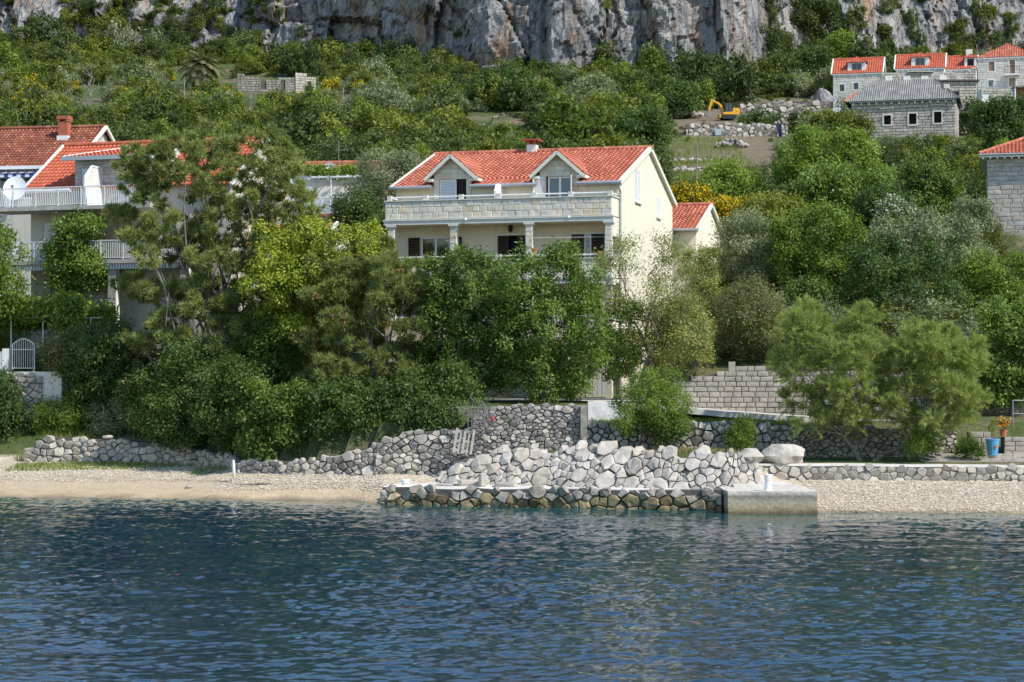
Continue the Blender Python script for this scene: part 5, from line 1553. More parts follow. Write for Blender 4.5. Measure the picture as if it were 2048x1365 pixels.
# ------------------------------------------------------------------ grey stone house at the right edge
gh = thing('grey_stone_house', 'house of large grey squared stones with bright orange roof at the right edge', 'house', (PX(1974, 130), 130.0, 13.8), math.radians(-14))
ge = 20.0 - 13.8 - .65
m = MB(); m.box(.03, 9, .06, 9, -1.5, ge); m.build('wall', MT['mortar_light'], gh)
courses(gh, 'ashlar', 0, 4.2, -.6, ge, 0.0, .29, .38, .85, 25, .1, .014, jit=.1)
m = MB(); m.box(4.21, 9, .03, .06, -1.5, ge); m.build('wall_end', MT['ashlar'], gh)
m = MB(); m.box(-.5, 9.5, -.5, 9.5, ge + .04, ge + .22); m.build('fascia', MT['white'], gh)
m = MB()
for k in range(22): m.box(-.3 + k * .45, -.18 + k * .45, -.45, 0, ge - .06, ge + .038)
m.build('rafter_ends', MT['white'], gh)
sl = math.hypot(4.7, 2.0); e1 = (0, 4.7 / sl, 2.0 / sl)
tiled('roof_tiles', MT['tile_new'], gh, (-.5, -.5, ge + .24), (1, 0, 0), e1, 10, sl, seed=31, left=lambda t: t / sl * 4.7)
e2 = (4.7 / sl, 0, 2.0 / sl)
tiled('roof_tiles', MT['tile_new'], gh, (-.5, 9.5, ge + .24), (0, -1, 0), e2, 10, sl, seed=32, left=lambda t: t / sl * 4.7, right=lambda t: 10 - t / sl * 4.7)
ridge_tiles('hip_tiles', MT['tile_new'], gh, (-.5, -.5, ge + .32), (4.2, 4.2, ge + 2.32), .1)
m = MB(); m.tube([(-.5, -.56, ge + .2), (9.5, -.56, ge + .2)], .07, 6); m.build('gutter', MT['gutter'], gh)
rubble_wall('garden_retaining_wall', 'small pale retaining wall below the grey stone house', [(PX(1925, 126), 126.3), (PX(1990, 126), 125.9)], lambda s: 12.4, lambda s: 13.9, .14, .3, ['rock'], 911, 1.4, .2, .08, .02, .05, 1.0)

# ------------------------------------------------------------------ hamlet under the cliff
def far_house(name, label, px0, px1, D, y_eave, y_ridge, y_base, roof='tile_red', stone='stonehouse_white', openings=(), depth=6.5, yaw=-14, hip=False, verge=True, white_gable=True):
    """openings: (px0, px1, py0, py1, kind)"""
    s = D / F
    x0 = PX(px0, D); cy_ = math.cos(math.radians(-yaw)); sy_ = math.sin(math.radians(-yaw))
    def lx(px):
        p = (px - 1024.0) / F
        return (p * D - x0) / (cy_ + p * sy_)
    w = lx(px1)
    zb = PZ(y_base, D); ze = PZ(y_eave, D) - zb; zr = PZ(y_ridge, D + depth / 2) - zb
    t = thing(name, label, 'house', (x0, D, zb), math.radians(yaw))
    ops = [(lx(a), lx(b), PZ(d, D) - zb, PZ(c, D) - zb) for (a, b, c, d, k) in openings]
    m = MB(); wall_panel(m, 0, w, -3, ze, 0, ops, .3); 
    if hip: m.box(0.01, w - .01, .31, depth, -3, ze - .01)
    else: gable_walls(m, 0, w, 0, depth, -3, ze, zr, depth / 2)
    m.build('wall', MT['white_wall'] if white_gable else MT['mortar_light'], t)
    m, T = masonry(0, w, -.6, ze - .1, 0, .32, .35, .8, int(px0), ops, .04)
    o = m.build('stonework', MT[stone], t, tints=T); o['kind'] = 'stuff'
    m = MB(); m.box(-.15, w + .15, -.18, .02, ze - .1, ze + .06)
    for k in range(int(w / .7)): m.box(.1 + k * .7, .28 + k * .7, -.14, 0, ze - .26, ze - .102)
    m.build('cornice', MT['white_wall'], t)
    for (a, b, c, d), (_, _, _, _, k) in zip(ops, openings):
        fr = MB(); g = .14
        fr.box(a - g, a, -.07, .05, c - g, d + g); fr.box(b, b + g, -.07, .05, c - g, d + g); fr.box(a, b, -.068, .05, d, d + g); fr.box(a, b, -.072, .05, c - g, c)
        w_ = fr.build('window', MT['white_wall'], t)
        q = MB(); q.box(a, b, .12, .16, c, d); q.build('pane', MT['dark'] if k == 'dark' else MT['glass_dark'], w_)
        if k == 'shut':
            q = MB(); louvre(q, a, (a + b) / 2 - .02, c, d, .08, 8); louvre(q, (a + b) / 2 + .02, b, c, d, .08, 8); q.build('shutter', MT['terra_shutter'], w_)
        elif k == 'glass':
            q = MB(); q.box((a + b) / 2 - .04, (a + b) / 2 + .04, .07, .12, c, d); q.box(a, a + .06, .07, .12, c, d); q.box(b - .06, b, .07, .12, c, d); q.build('window_frame', MT['pole'], w_)
    sl = math.hypot(depth / 2 + .2, zr - ze); e1 = (0, (depth / 2 + .2) / sl, (zr - ze) / sl); e2 = (0, -(depth / 2 + .2) / sl, (zr - ze) / sl)
    hp = (lambda q: (lambda tt: tt / sl * q))
    kw = dict(pitch=.3, row=.45, amp=.05, step=.04)
    L = depth / 2 if hip else 0
    tiled('roof_tiles', MT[roof], t, (-.2, -.2, ze + .08), (1, 0, 0), e1, w + .4, sl, seed=int(px0), left=hp(L) if hip else None, right=(lambda tt: w + .4 - tt / sl * L) if hip else None, **kw)
    tiled('roof_tiles', MT[roof], t, (-.2, depth + .2, ze + .08), (1, 0, 0), e2, w + .4, sl, seed=int(px0) + 1, left=hp(L) if hip else None, right=(lambda tt: w + .4 - tt / sl * L) if hip else None, **kw)
    if hip:
        sl2 = math.hypot(depth / 2 + .2, zr - ze)
        for sx_ in (0, 1):
            ee = (((depth / 2 + .2) / sl2) * (1 if sx_ == 0 else -1), 0, (zr - ze) / sl2)
            tiled('roof_tiles', MT[roof], t, ((-.2 if sx_ == 0 else w + .2), -.2, ze + .08), (0, 1, 0), ee, depth + .4, sl2, seed=int(px0) + 5 + sx_, left=lambda tt: tt / sl2 * (depth / 2 + .2), right=lambda tt: depth + .4 - tt / sl2 * (depth / 2 + .2), **kw)
    else:
        ridge_tiles('ridge_tiles', MT[roof], t, (-.2, depth / 2, zr + .1), (w + .2, depth / 2, zr + .1), .14, .5)
        if verge:
            m = MB()
            for x in (-.22, w + .22): m.bar((x, -.25, ze + .05), (x, depth / 2, zr + .14), .16, .16); m.bar((x, depth + .25, ze + .05), (x, depth / 2, zr + .14), .16, .16)
            m.build('bargeboard', MT['white_wall'], t)
    return t, w, ze, zr, lx, zb
MT['terra_shutter'] = m_plain('shutter_tan', (0.36, 0.22, 0.13), 0.7, 0.15, 4)

def far_dormer(t, xc, w, z0, zt_, zp, y0=.35, D=3.0, roof='tile_red', dark=False):
    m = MB(); op = [(xc - w * .27, xc + w * .27, z0 + .25, zt_ - .12)]
    wall_panel(m, xc - w / 2, xc + w / 2, z0, zt_, y0, op, .15)
    for sx_ in (-1, 1):
        x = xc + sx_ * w / 2; m.add([(x, y0, z0), (x, y0 + D, z0), (x, y0 + D, zt_), (x, y0, zt_)], [(0, 1, 2, 3) if sx_ > 0 else (3, 2, 1, 0)])
    d = m.build('dormer', MT['white_wall'], t)
    a, b, c, e = op[0]
    if dark:
        q = MB(); q.box(a, b, y0 + .1, y0 + .14, c, e); q.build('opening', MT['dark'], d)
    else:
        q = MB(); q.box(a, b, y0 + .1, y0 + .14, c, e); q.build('pane', MT['glass_dark'], d)
        q = MB()
        for x in (a, (a + b) / 2 - .05, b - .08): q.box(x, x + .09, y0 + .05, y0 + .1, c, e)
        q.build('window_frame', MT['pole'], d)
    # pyramid-hipped roof
    ov = .2
    V = [(xc - w / 2 - ov, y0 - ov, zt_), (xc + w / 2 + ov, y0 - ov, zt_), (xc, y0 + w / 2, zp), (xc - w / 2 - ov, y0 + D, zt_), (xc + w / 2 + ov, y0 + D, zt_), (xc, y0 + D, zp)]
    sl = math.hypot(w / 2 + ov, zp - zt_)
    kw = dict(pitch=.3, row=.4, amp=.04, step=.03)
    wfull = w + 2 * ov
    tiled('roof_tiles', MT[roof], d, (xc - w / 2 - ov, y0 - ov, zt_ + .03), (1, 0, 0), (0, (w / 2 + ov) / sl, (zp - zt_) / sl), wfull, sl, left=lambda q: q / sl * (w / 2 + ov), right=lambda q: wfull - q / sl * (w / 2 + ov), **kw)
    for sx_ in (-1, 1):
        tiled('roof_tiles', MT[roof], d, (xc + sx_ * (w / 2 + ov), y0 - ov, zt_ + .03), (0, 1, 0), (-sx_ * (w / 2 + ov) / sl, 0, (zp - zt_) / sl), D, sl, left=lambda q: q / sl * (w / 2 + ov), **kw)
    return d

D0 = 262.0
t, w, ze, zr, lx, zb = far_house('stone_cottage', 'white stone cottage with one red dormer under the cliff, farthest left of its row', 1666, 1763, D0, 150, 121, 205,
        openings=[(1679, 1689, 170, 184, 'glass'), (1707, 1717, 168, 181, 'glass')], depth=6.2)
far_dormer(t, lx(1713), 2.35, ze + .1, ze + 1.55, ze + 2.5)
t, w, ze, zr, lx, zb = far_house('stone_cottage', 'stone cottage with a red dormer roof behind the roofless wall', 1792, 1888, D0 + 4, 140, 113, 190, openings=[], depth=6.2)
far_dormer(t, lx(1840), 2.3, ze + .1, ze + 1.6, ze + 2.4)
t, w, ze, zr, lx, zb = far_house('stone_cottage', 'narrow stone cottage with an open dark dormer window beside the tall hipped house', 1889, 1952, D0 + 6, 141, 116, 190, openings=[], depth=6.0)
far_dormer(t, lx(1941), 1.6, ze + .1, ze + 1.6, ze + 2.2, dark=True)
m = MB(); m.box(lx(1931), lx(1944), 2.6, 3.3, zr - .2, zr + .95); m.build('chimney', MT['white_wall'], t)
t, w, ze, zr, lx, zb = far_house('tall_stone_house', 'tall pale stone house with hipped orange roof and small balcony', 1955, 2075, D0 - 6, 118, 91, 215, roof='tile_new',
        openings=[(1977, 1989, 125, 144, 'shut'), (2019, 2030, 123, 150, 'shut'), (1977, 1987, 162, 175, 'glass'), (2018, 2031, 159, 177, 'shut')], depth=8, hip=True, yaw=-15)
m = MB(); m.box(lx(2008), lx(2040), -.9, 0, PZ(155, D0 - 6) - zb, PZ(152, D0 - 6) - zb); m.build('balcony_slab', MT['white_wall'], t)
railing(t, (lx(2009), -.85, PZ(152, D0 - 6) - zb), (lx(2039), -.85, PZ(152, D0 - 6) - zb), .95, .16, mat='black')
# terrace and porch in front of it
pt = thing('stone_terrace', 'pale stone terrace with railing in front of the tall hipped house', 'terrace', (PX(1962, 250), 250.0, PZ(200, 250)), 0)
m = MB(); m.box(0, 4.3, 0, 4, -2.5, 1.35); m.build('base', MT['white_wall'], pt)
m, T = masonry(0, 4.3, -2.5, 1.35, 0, .3, .35, .7, 5, [(.2, 1.0, -.6, .55)], .04); o = m.build('stonework', MT['stonehouse'], pt, tints=T); o['kind'] = 'stuff'
railing(pt, (.1, .1, 1.35), (4.2, .1, 1.35), .9, .2, mat='metal')
sh_ = thing('lean_to', 'flat-roofed lean-to shed beside the stone terrace', 'shed', (PX(2027, 250), 250, PZ(200, 250)))
m = MB(); m.box(0, 5, -.3, 3, 1.55, 1.72); m.build('roof', MT['pole'], sh_)
m = MB(); m.box(.1, .25, -.2, -.05, -1.0, 1.55); m.build('post', MT['white_wall'], sh_)
m = MB(); m.box(0.3, 5, 1.2, 3, -2, 1.549); m.build('wall', MT['terra_shutter'], sh_)

# roofless wall with pilasters
rw = thing('roofless_wall', 'long roofless stone wall with plastered piers behind the grey-roofed house', 'ruin', (PX(1762, 246), 246.0, PZ(172, 246)), math.radians(-3))
ww_ = (1912 - 1762) * 246 / F
m = MB(); m.box(0, ww_, .02, .6, -3, 1.55); m.build('wall', MT['mortar_light'], rw)
m, T = masonry(0, ww_, -3, 1.6, 0, .3, .35, .7, 8, [], .05, top=lambda x: 1.45 + .25 * math.sin(x * 1.7) + .2 * math.sin(x * 4.1)); o = m.build('stonework', MT['stonehouse'], rw, tints=T); o['kind'] = 'stuff'
for k in range(4):
    m = MB(); m.box(.5 + k * 2.2, 1.35 + k * 2.2, -.12, .0, -3, 1.2); m.build('pier', MT['white_wall'], rw)
m = MB(); m.box(3.2, 6.4, -.35, .5, 1.62, 1.74); m.build('slab', MT['concrete'], rw)
ru = thing('ruined_house', 'ruined stone house shell right behind the corrugated grey roof', 'ruin', (PX(1868, 238), 238.0, PZ(218, 238)), math.radians(-4))
m = MB(); m.box(0, 5.0, .05, 6, -3, 3.2); m.build('wall', MT['mortar_light'], ru)
m, T = masonry(0, 5.0, -3, 3.2, 0, .34, .35, .8, 12, [(1.9, 2.9, 0.2, 2.0)], .06); o = m.build('stonework', MT['stonehouse'], ru, tints=T); o['kind'] = 'stuff'
m = MB(); m.box(-.3, 5.3, -.35, 6.2, 3.22, 3.4); m.build('eaves_slab', MT['mortar'], ru)
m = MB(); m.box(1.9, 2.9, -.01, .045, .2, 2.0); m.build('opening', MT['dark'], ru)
rng_r = random.Random(4)
m, T = masonry(3.6, 5.0, 3.42, 5.2, .4, .3, .3, .6, 13, [], .2, top=lambda x: 5.1 - abs(x - 4.5) * 1.2); o = m.build('broken_gable', MT['stonehouse'], ru, tints=T); o['kind'] = 'stuff'

# ------------------------------------------------------------------ old house with the corrugated grey roof
D1 = 222.0; s1 = D1 / F
oh = thing('old_stone_house', 'derelict stone house with grey corrugated hipped roof and three dark windows', 'house', (PX(1702, D1), D1, PZ(300, D1)), math.radians(-15))
def ox(px):
    p = (px - 1024.0) / F
    return (p * D1 - PX(1702, D1)) / (math.cos(math.radians(15)) + p * math.sin(math.radians(15)))
ow = ox(1911); od = 7.0
def oz(py): return PZ(py, D1) - PZ(300, D1)
oe = oz(206); orr = oe + 2.75
oops = [(ox(1768), ox(1782), oz(252), oz(234)), (ox(1818), ox(1833), oz(253), oz(232)), (ox(1868), ox(1883), oz(252), oz(230)), (ox(1880), ox(1892), oz(292), oz(279))]
m = MB(); wall_panel(m, 0, ow, -2.5, oe, 0, oops, .4); m.add([(ow, 0, -2.5), (ow, od, -2.5), (ow, od, oe), (ow, 0, oe)], [(0, 1, 2, 3)]); m.add([(0, 0, -2.5), (0, od, -2.5), (0, od, oe), (0, 0, oe)], [(3, 2, 1, 0)]); m.add([(0, od, -2.5), (ow, od, -2.5), (ow, od, oe), (0, od, oe)], [(3, 2, 1, 0)])
m.build('wall', MT['mortar'], oh)
m, T = masonry(0, ow, -1.5, oe - .12, 0, .33, .35, .95, 44, oops, .05, .03); o = m.build('stonework', MT['stonehouse'], oh, tints=T); o['kind'] = 'stuff'
Mr = Matrix.Translation((ow, 0, 0)) @ Matrix.Rotation(math.radians(90), 4, 'Z')
m, T = masonry(0, od, -1.5, oe - .12, 0, .33, .35, .95, 45, [], .05, .03, M=Mr); o = m.build('stonework', MT['stonehouse'], oh, tints=T); o['kind'] = 'stuff'
for (a, b, c, d) in oops[:3]:
    fr = MB(); g = .17
    fr.box(a - g, a, -.13, .05, c - g, d + g); fr.box(b, b + g, -.13, .05, c - g, d + g); fr.box(a, b, -.128, .05, d, d + g); fr.box(a, b, -.132, .05, c - g, c); fr.box(a - .4, b + .4, -.22, .0, d + .75, d + .83)
    w_ = fr.build('window_surround', MT['stonehouse_white'], oh, tints=[.5] * 30)
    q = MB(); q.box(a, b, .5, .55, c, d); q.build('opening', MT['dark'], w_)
    q = MB(); q.box(a - .35, a - .27, -.2, -.05, d - .4, d - .2); q.box(b + .27, b + .35, -.2, -.05, d - .4, d - .2); q.build('shutter_hook', MT['metal'], w_)
for k in range(14):
    m = MB(); x = .2 + k * (ow - .5) / 13; m.box(x, x + .2, -.34, 0, oe - .34, oe - .12); m.build('corbel', MT['stonehouse_white'], oh, tints=[.4] * 6)
m = MB(); m.box(-.15, ow + .15, -.4, .3, oe - .11, oe + .03); m.build('eaves_slab', MT['metal'], oh)
# corrugated sheets
sl = math.hypot(od / 2 + .45, orr - oe); e1 = (0, (od / 2 + .45) / sl, (orr - oe) / sl)
kw = dict(pitch=.24, row=1.3, amp=.06, step=.012)
hl = 2.9
tiled('corrugated_sheets', MT['corrugate'], oh, (-.7, -.45, oe + .06), (1, 0, 0), e1, ow + 1.2, sl, seed=71, left=lambda q: q / sl * hl, right=lambda q: ow + 1.2 - q / sl * hl, **kw)
e2 = (0, -(od / 2 + .45) / sl, (orr - oe) / sl)
tiled('corrugated_sheets', MT['corrugate'], oh, (-.7, od + .45, oe + .06), (1, 0, 0), e2, ow + 1.2, sl, seed=72, left=lambda q: q / sl * hl, right=lambda q: ow + 1.2 - q / sl * hl, **kw)
sl2 = math.hypot(hl, orr - oe)
for sx_ in (0, 1):
    tiled('corrugated_sheets', MT['corrugate'], oh, (-.7 if sx_ == 0 else ow + .5, -.45, oe + .06), (0, 1, 0), ((hl if sx_ == 0 else -hl) / sl2, 0, (orr - oe) / sl2), od + .9, sl2, seed=73 + sx_, left=lambda q: q / sl2 * (od / 2 + .45), right=lambda q: od + .9 - q / sl2 * (od / 2 + .45), **kw)
ridge_tiles('hip_tiles', MT['tile_new'], oh, (-.7, -.45, oe + .12), (hl * .45 - .7, (od / 2 + .45) * .45 - .45, oe + .12 + (orr - oe) * .45), .12)
m = MB(); m.box(ox(1886), ox(1897), 1.5, 2.2, oe + 1.25, oe + 1.9); m.build('roof_hole', MT['white_wall'], oh)
m = MB(); m.box(ox(1884), ox(1890), 1.3, 1.7, oe + 1.05, oe + 1.45); m.build('loose_tile', MT['tile_new'], oh)
# ------------------------------------------------------------------ foliage
LEAF = {
 'laurel':   m_leaf('leaf_laurel',   (0.059,0.101,0.022), (0.267,0.366,0.067), 0.35, 0.45, 0.32),
 'fresh':    m_leaf('leaf_fresh',    (0.093,0.152,0.025), (0.322,0.412,0.075), 0.42, 0.5, 0.25),
 'dark':     m_leaf('leaf_dark',     (0.042,0.079,0.022), (0.158,0.233,0.056), 0.34, 0.5, 0.25),
 'lime':     m_leaf('leaf_lime',     (0.15,0.22,0.025), (0.56,0.57,0.07), 0.36, 0.5, 0.3, 0.2),
 'pine':     m_leaf('leaf_pine',     (0.101,0.136,0.036), (0.419,0.447,0.150), 0.30, 0.55, 0.2, 0.12),
 'olive':    m_leaf('leaf_olive',    (0.114,0.139,0.068), (0.395,0.424,0.243), 0.32, 0.55, 0.25),
 'tamarisk': m_leaf('leaf_tamarisk', (0.133,0.174,0.047), (0.465,0.513,0.174), 0.40, 0.6, 0.2, 0.12),
 'privet':   m_leaf('leaf_privet',   (0.122,0.145,0.038), (0.462,0.447,0.144), 0.38, 0.5, 0.3, 0.15),
 'oleander': m_leaf('leaf_oleander', (0.069,0.098,0.031), (0.281,0.280,0.105), 0.32, 0.5, 0.3, 0.1),
 'scrub':    m_leaf('leaf_scrub',    (0.064,0.089,0.017), (0.280,0.299,0.054), 0.36, 0.55, 0.2, 0.7),
 'scrubd':   m_leaf('leaf_scrub_dark', (0.036,0.059,0.018), (0.155,0.189,0.052), 0.32, 0.55, 0.2, 0.6),
 'scrubb':   m_leaf('leaf_scrub_bright', (0.070,0.108,0.018), (0.267,0.331,0.057), 0.38, 0.55, 0.2, 0.6),
 'palm':     m_leaf('leaf_palm',     (0.077,0.090,0.040), (0.308,0.290,0.150), 0.25, 0.5, 0.3, 0.0),
 'broom':    m_leaf('flower_broom',  (0.55,0.36,0.006), (0.88,0.64,0.014), 0.25, 0.6, 0.2, 0.2),
 'pink':     m_leaf('flower_pink',   (0.45,0.13,0.10), (0.70,0.30,0.24), 0.25, 0.6, 0.2, 0.1),
 'white_fl': m_leaf('flower_white',  (0.55,0.53,0.46), (0.80,0.78,0.72), 0.2, 0.6, 0.2, 0.1),
 'orange_fl': m_leaf('flower_orange', (0.55,0.16,0.02), (0.75,0.28,0.03), 0.2, 0.6, 0.2, 0.1),
 'rust':     m_leaf('needle_rust',   (0.16,0.08,0.03), (0.30,0.15,0.06), 0.15, 0.6, 0.2, 0.1),
 'grass':    m_leaf('grass_blade',   (0.110,0.161,0.031), (0.316,0.367,0.083), 0.40, 0.6, 0.2, 0.2),
 'dry':      m_leaf('grass_dry',     (0.25,0.20,0.09), (0.45,0.38,0.20), 0.2, 0.7, 0.2, 0.2),
}

def unit(v):
    return v / np.maximum(np.linalg.norm(v, axis=-1, keepdims=True), 1e-9)

def auto_blobs(rng, r, k, br=(0.35, 0.55), flat=0.8, top=0.25, boxy=2.7):
    """sub-crowns filling an ellipsoid-like body r centred at 0, their outsides reaching its outline"""
    r = np.array(r, float)
    q = rng.uniform(-1, 1, (k * 12, 3))
    q = q[(np.abs(q) ** boxy).sum(1) < 1]
    # keep points well apart
    sel = [q[0]]
    for _ in range(k - 1):
        cand = q[rng.integers(len(q), size=10)]
        dd = np.min(((cand[:, None, :] - np.array(sel)[None]) ** 2).sum(2), 1)
        sel.append(cand[np.argmax(dd)])
    q = np.array(sel)
    s = rng.uniform(br[0], br[1], k)
    g = (r[0] * r[2]) ** 0.5
    R = np.stack([s * g * rng.uniform(.85, 1.2, k), s * g * rng.uniform(.85, 1.2, k), s * g * flat * rng.uniform(.85, 1.2, k)], 1)
    R = np.minimum(R, r[None, :] * 0.62)
    nrm = np.maximum((np.abs(q) ** 2.7).sum(1) ** (1 / 2.7), .01)
    c = q * (r[None, :] - R * rng.uniform(.75, 1.0, (k, 1)))
    return c, R

def clumps(rng, c, R, n, shell=0.35, low=0.6, front=0.55, pull=0.45):
    """points spread over the outside of the sub-crowns, fewer underneath and at the back"""
    area = R[:, 0] * R[:, 2]
    k = rng.choice(len(c), size=n * 3, p=area / area.sum())
    d = unit(rng.normal(size=(n * 3, 3)))
    keep = rng.random(n * 3) < np.where(d[:, 2] < -0.25, low, 1.0) * np.where(d[:, 1] > 0.25, front, 1.0)
    k = k[keep]; d = d[keep]
    rf = 1.06 - shell * rng.random(len(k)) ** 1.6
    rf = np.where(rng.random(len(k)) < .07, rng.uniform(1.05, 1.32, len(k)), rf)      # stray shoots
    p = c[k] + d * R[k] * rf[:, None]
    inside = np.zeros(len(p), bool)
    for j in range(len(c)):
        q = (p - c[j]) / R[j]
        inside |= ((q ** 2).sum(1) < 0.62) & (k != j)
    p = p[~inside]; d = d[~inside]; k = k[~inside]
    p = p[:n]; d = d[:n]; k = k[:n]
    if pull > 0 and len(p) > 60:                   # sprays gather round their shoots and leave gaps between
        sc_ = p[rng.choice(len(p), max(8, len(p) // 11), replace=False)]
        best = np.empty(len(p), int)
        for a in range(0, len(p), 1000):
            best[a:a + 1000] = np.argmin(((p[a:a + 1000, None, :] - sc_[None]) ** 2).sum(2), 1)
        p = p + (sc_[best] - p) * (pull * rng.uniform(.6, 1.3, (len(p), 1)))
    return p[:n], d[:n], k[:n]

def leaf_quads(rng, p, o, n, spread, L, Wd, up=0.35, rand=0.9, style='leaf', tint0=None, tvar=0.5):
    """n leaves round each clump point; returns V, F, tint"""
    m = len(p)
    c = np.repeat(p, n, 0); out = np.repeat(o, n, 0)
    ct = rng.random(m) if tint0 is None else tint0
    tint = np.clip(np.repeat(ct, n) * (1 - tvar) + rng.random(m * n) * tvar, 0, 1)
    off = rng.normal(size=(m * n, 3))
    Ls = L * rng.uniform(.65, 1.25, (m * n, 1)); Ws = Wd * rng.uniform(.7, 1.2, (m * n, 1))
    if style == 'leaf':
        pos = c + off * spread
        nrm = unit(out * 0.7 + np.array([0, 0, up]) + rng.normal(size=(m * n, 3)) * rand * .6)
        t = unit(np.cross(nrm, rng.normal(size=(m * n, 3))))
    elif style == 'needle':            # a tuft: everything springs from the shoot
        ax = unit(out * 0.6 + np.array([0, 0, .55]) + rng.normal(size=(m * n, 3)) * .15)
        t = unit(unit(off) * 0.95 + ax * 0.75)
        pos = c + ax * rng.uniform(-.5, .5, (m * n, 1)) * spread
        nrm = unit(np.cross(t, rng.normal(size=(m * n, 3))))
    elif style == 'plume':             # feathery sprays that arch up and out
        axc = unit(o * 0.75 + np.array([0, 0, .55]) + rng.normal(size=(m, 3)) * .35)
        ax = np.repeat(axc, n, 0)
        s = rng.random((m * n, 1))
        pos = c + ax * (s * spread * 3.2) + np.array([0, 0, -1.0]) * (s ** 2) * spread * .9 + off * spread * .16 * (1.2 - s)
        t = unit(ax * 0.8 + unit(off) * .65)
        nrm = unit(np.cross(t, rng.normal(size=(m * n, 3))))
        tint = np.clip(tint * .7 + .3 * s[:, 0], 0, 1)
    b = np.cross(nrm, t)
    if style != 'leaf':
        V = np.empty((m * n, 3, 3))
        V[:, 0] = pos + b * Ws * .5; V[:, 1] = pos + t * Ls; V[:, 2] = pos - b * Ws * .5
        return V.reshape(-1, 3), np.arange(m * n * 3).reshape(-1, 3), tint
    V = np.empty((m * n, 4, 3))
    V[:, 0] = pos; V[:, 1] = pos + t * Ls * .45 + b * Ws * .5; V[:, 2] = pos + t * Ls; V[:, 3] = pos + t * Ls * .45 - b * Ws * .5
    Fq_ = np.arange(m * n * 4).reshape(-1, 4)
    return V.reshape(-1, 3), Fq_, tint

def limb(m, a, b, r0, r1, rng, n=5, wob=0.08, seg=4):
    a = np.array(a, float); b = np.array(b, float); L = np.linalg.norm(b - a)
    pts = []; rr = []
    for i in range(seg + 1):
        t = i / seg
        p = a + (b - a) * t + (rng.normal(size=3) * wob * L * (1 if 0 < i < seg else 0)) + np.array([0, 0, -.06 * L * math.sin(math.pi * t)])
        pts.append(tuple(p)); rr.append(r0 + (r1 - r0) * t)
    m.tube(pts, rr, n)
    return pts

NLEAF = [0]
def tree(name, label, box, D, kind, n, per, spread, L, Wd, seed, shoots=0, boxy=2.7, cat='tree', style='leaf', blobs=9, br=(.36, .55), ry=None, base=None, trunk=0.16, limbs=7, bark='bark', up=.35, low=.6, shell=.35, flat=.8, extra=None, group=None, tvar=.5, front=.55, top=.25, twigs=0, lean=(0, 0)):
    """crown given by its picture box (px0,py0,px1,py1) and distance; base: picture position of the foot"""
    rng = np.random.default_rng(seed)
    x0, y0, x1, y1 = box
    c = P((x0 + x1) / 2, (y0 + y1) / 2, D)
    r = ((x1 - x0) / 2 * D / F, ry or (x1 - x0) / 2 * D / F * .85, (y1 - y0) / 2 * D / F)
    if base is None: bx, by = c.x, D
    else: bx, by = PX(base[0], base[1]), base[1]
    foot = Vector((bx, by, gz(bx, by) - .05))
    t = thing(name, label, cat, foot, 0, group)
    cc, R = auto_blobs(rng, r, blobs, br, flat, top, boxy)
    if shoots:                                     # leading shoots that break the top outline
        sx_ = rng.uniform(-.8, .8, shoots); sy_ = rng.uniform(-.7, .4, shoots)
        hz = np.sqrt(np.clip(1 - sx_ ** 2 * .8 - sy_ ** 2 * .5, .1, 1))
        sc_ = np.stack([sx_ * r[0], sy_ * r[1], hz * r[2] * rng.uniform(.78, 1.02, shoots)], 1)
        cc = np.concatenate([cc, sc_]); R = np.concatenate([R, np.stack([rng.uniform(.07, .13, shoots) * r[0], rng.uniform(.07, .13, shoots) * r[0], rng.uniform(.14, .26, shoots) * r[2]], 1)])
    off = np.array(c - foot)
    cc = cc + off
    p, o, kb = clumps(rng, cc, R, n, shell, low, front)
    t0 = np.clip(rng.random(len(cc))[kb] * .55 + rng.random(len(p)) * .45, 0, 1)
    V, Fq_, tint = leaf_quads(rng, p, o, per, spread, L, Wd, up, .9, style, tint0=t0, tvar=tvar)
    mats = [LEAF[kind]]; midx = None
    if extra:                                      # (material, share of clumps, count, size)
        mk, share, cnt, sz = extra
        sel = rng.random(len(p)) < share
        V2, F2, t2 = leaf_quads(rng, p[sel] + o[sel] * spread * .6, o[sel], cnt, spread * .7, sz, sz * .8, .5, .9, 'leaf')
        midx = np.concatenate([np.zeros(len(Fq_), int), np.ones(len(F2), int)])
        faces = [Fq_, F2 + len(V)]; V = np.concatenate([V, V2]); tint = np.concatenate([tint, t2]); mats.append(LEAF[mk])
    else: faces = [Fq_]
    NLEAF[0] += sum(len(f) * (f.shape[1] - 2) for f in faces)
    me = new_mesh('crown', V, faces, tint, mats, midx)
    cr = link('crown', me, t)
    m = MB()
    top_ = np.array([off[0] + lean[0], off[1] + lean[1], max(off[2] - r[2] * .35, off[2] * .45)])
    pts = limb(m, (0, 0, 0), top_, trunk, trunk * .6, rng, 7, .04, 5)
    for j in range(min(limbs, len(cc))):
        st_ = np.array(pts[2 + j % 4 if len(pts) > 5 else -1])
        e = cc[j] + (cc[j] - st_) * .05
        q = limb(m, st_, e, trunk * .36, trunk * .09, rng, 5, .07, 4)
        for k in range(twigs):
            sel = p[rng.integers(len(p))]
            near = np.argmin(((p - cc[j]) ** 2).sum(1) + rng.random(len(p)) * R[j].mean() ** 2 * 2)
            limb(m, q[2 + k % 3], p[near], trunk * .12, trunk * .03, rng, 4, .06, 3)
    m.build('trunk', MT[bark], t)
    return t, cr, p, o

LF = dict(per=14, spread=.20, L=.20, Wd=.095)
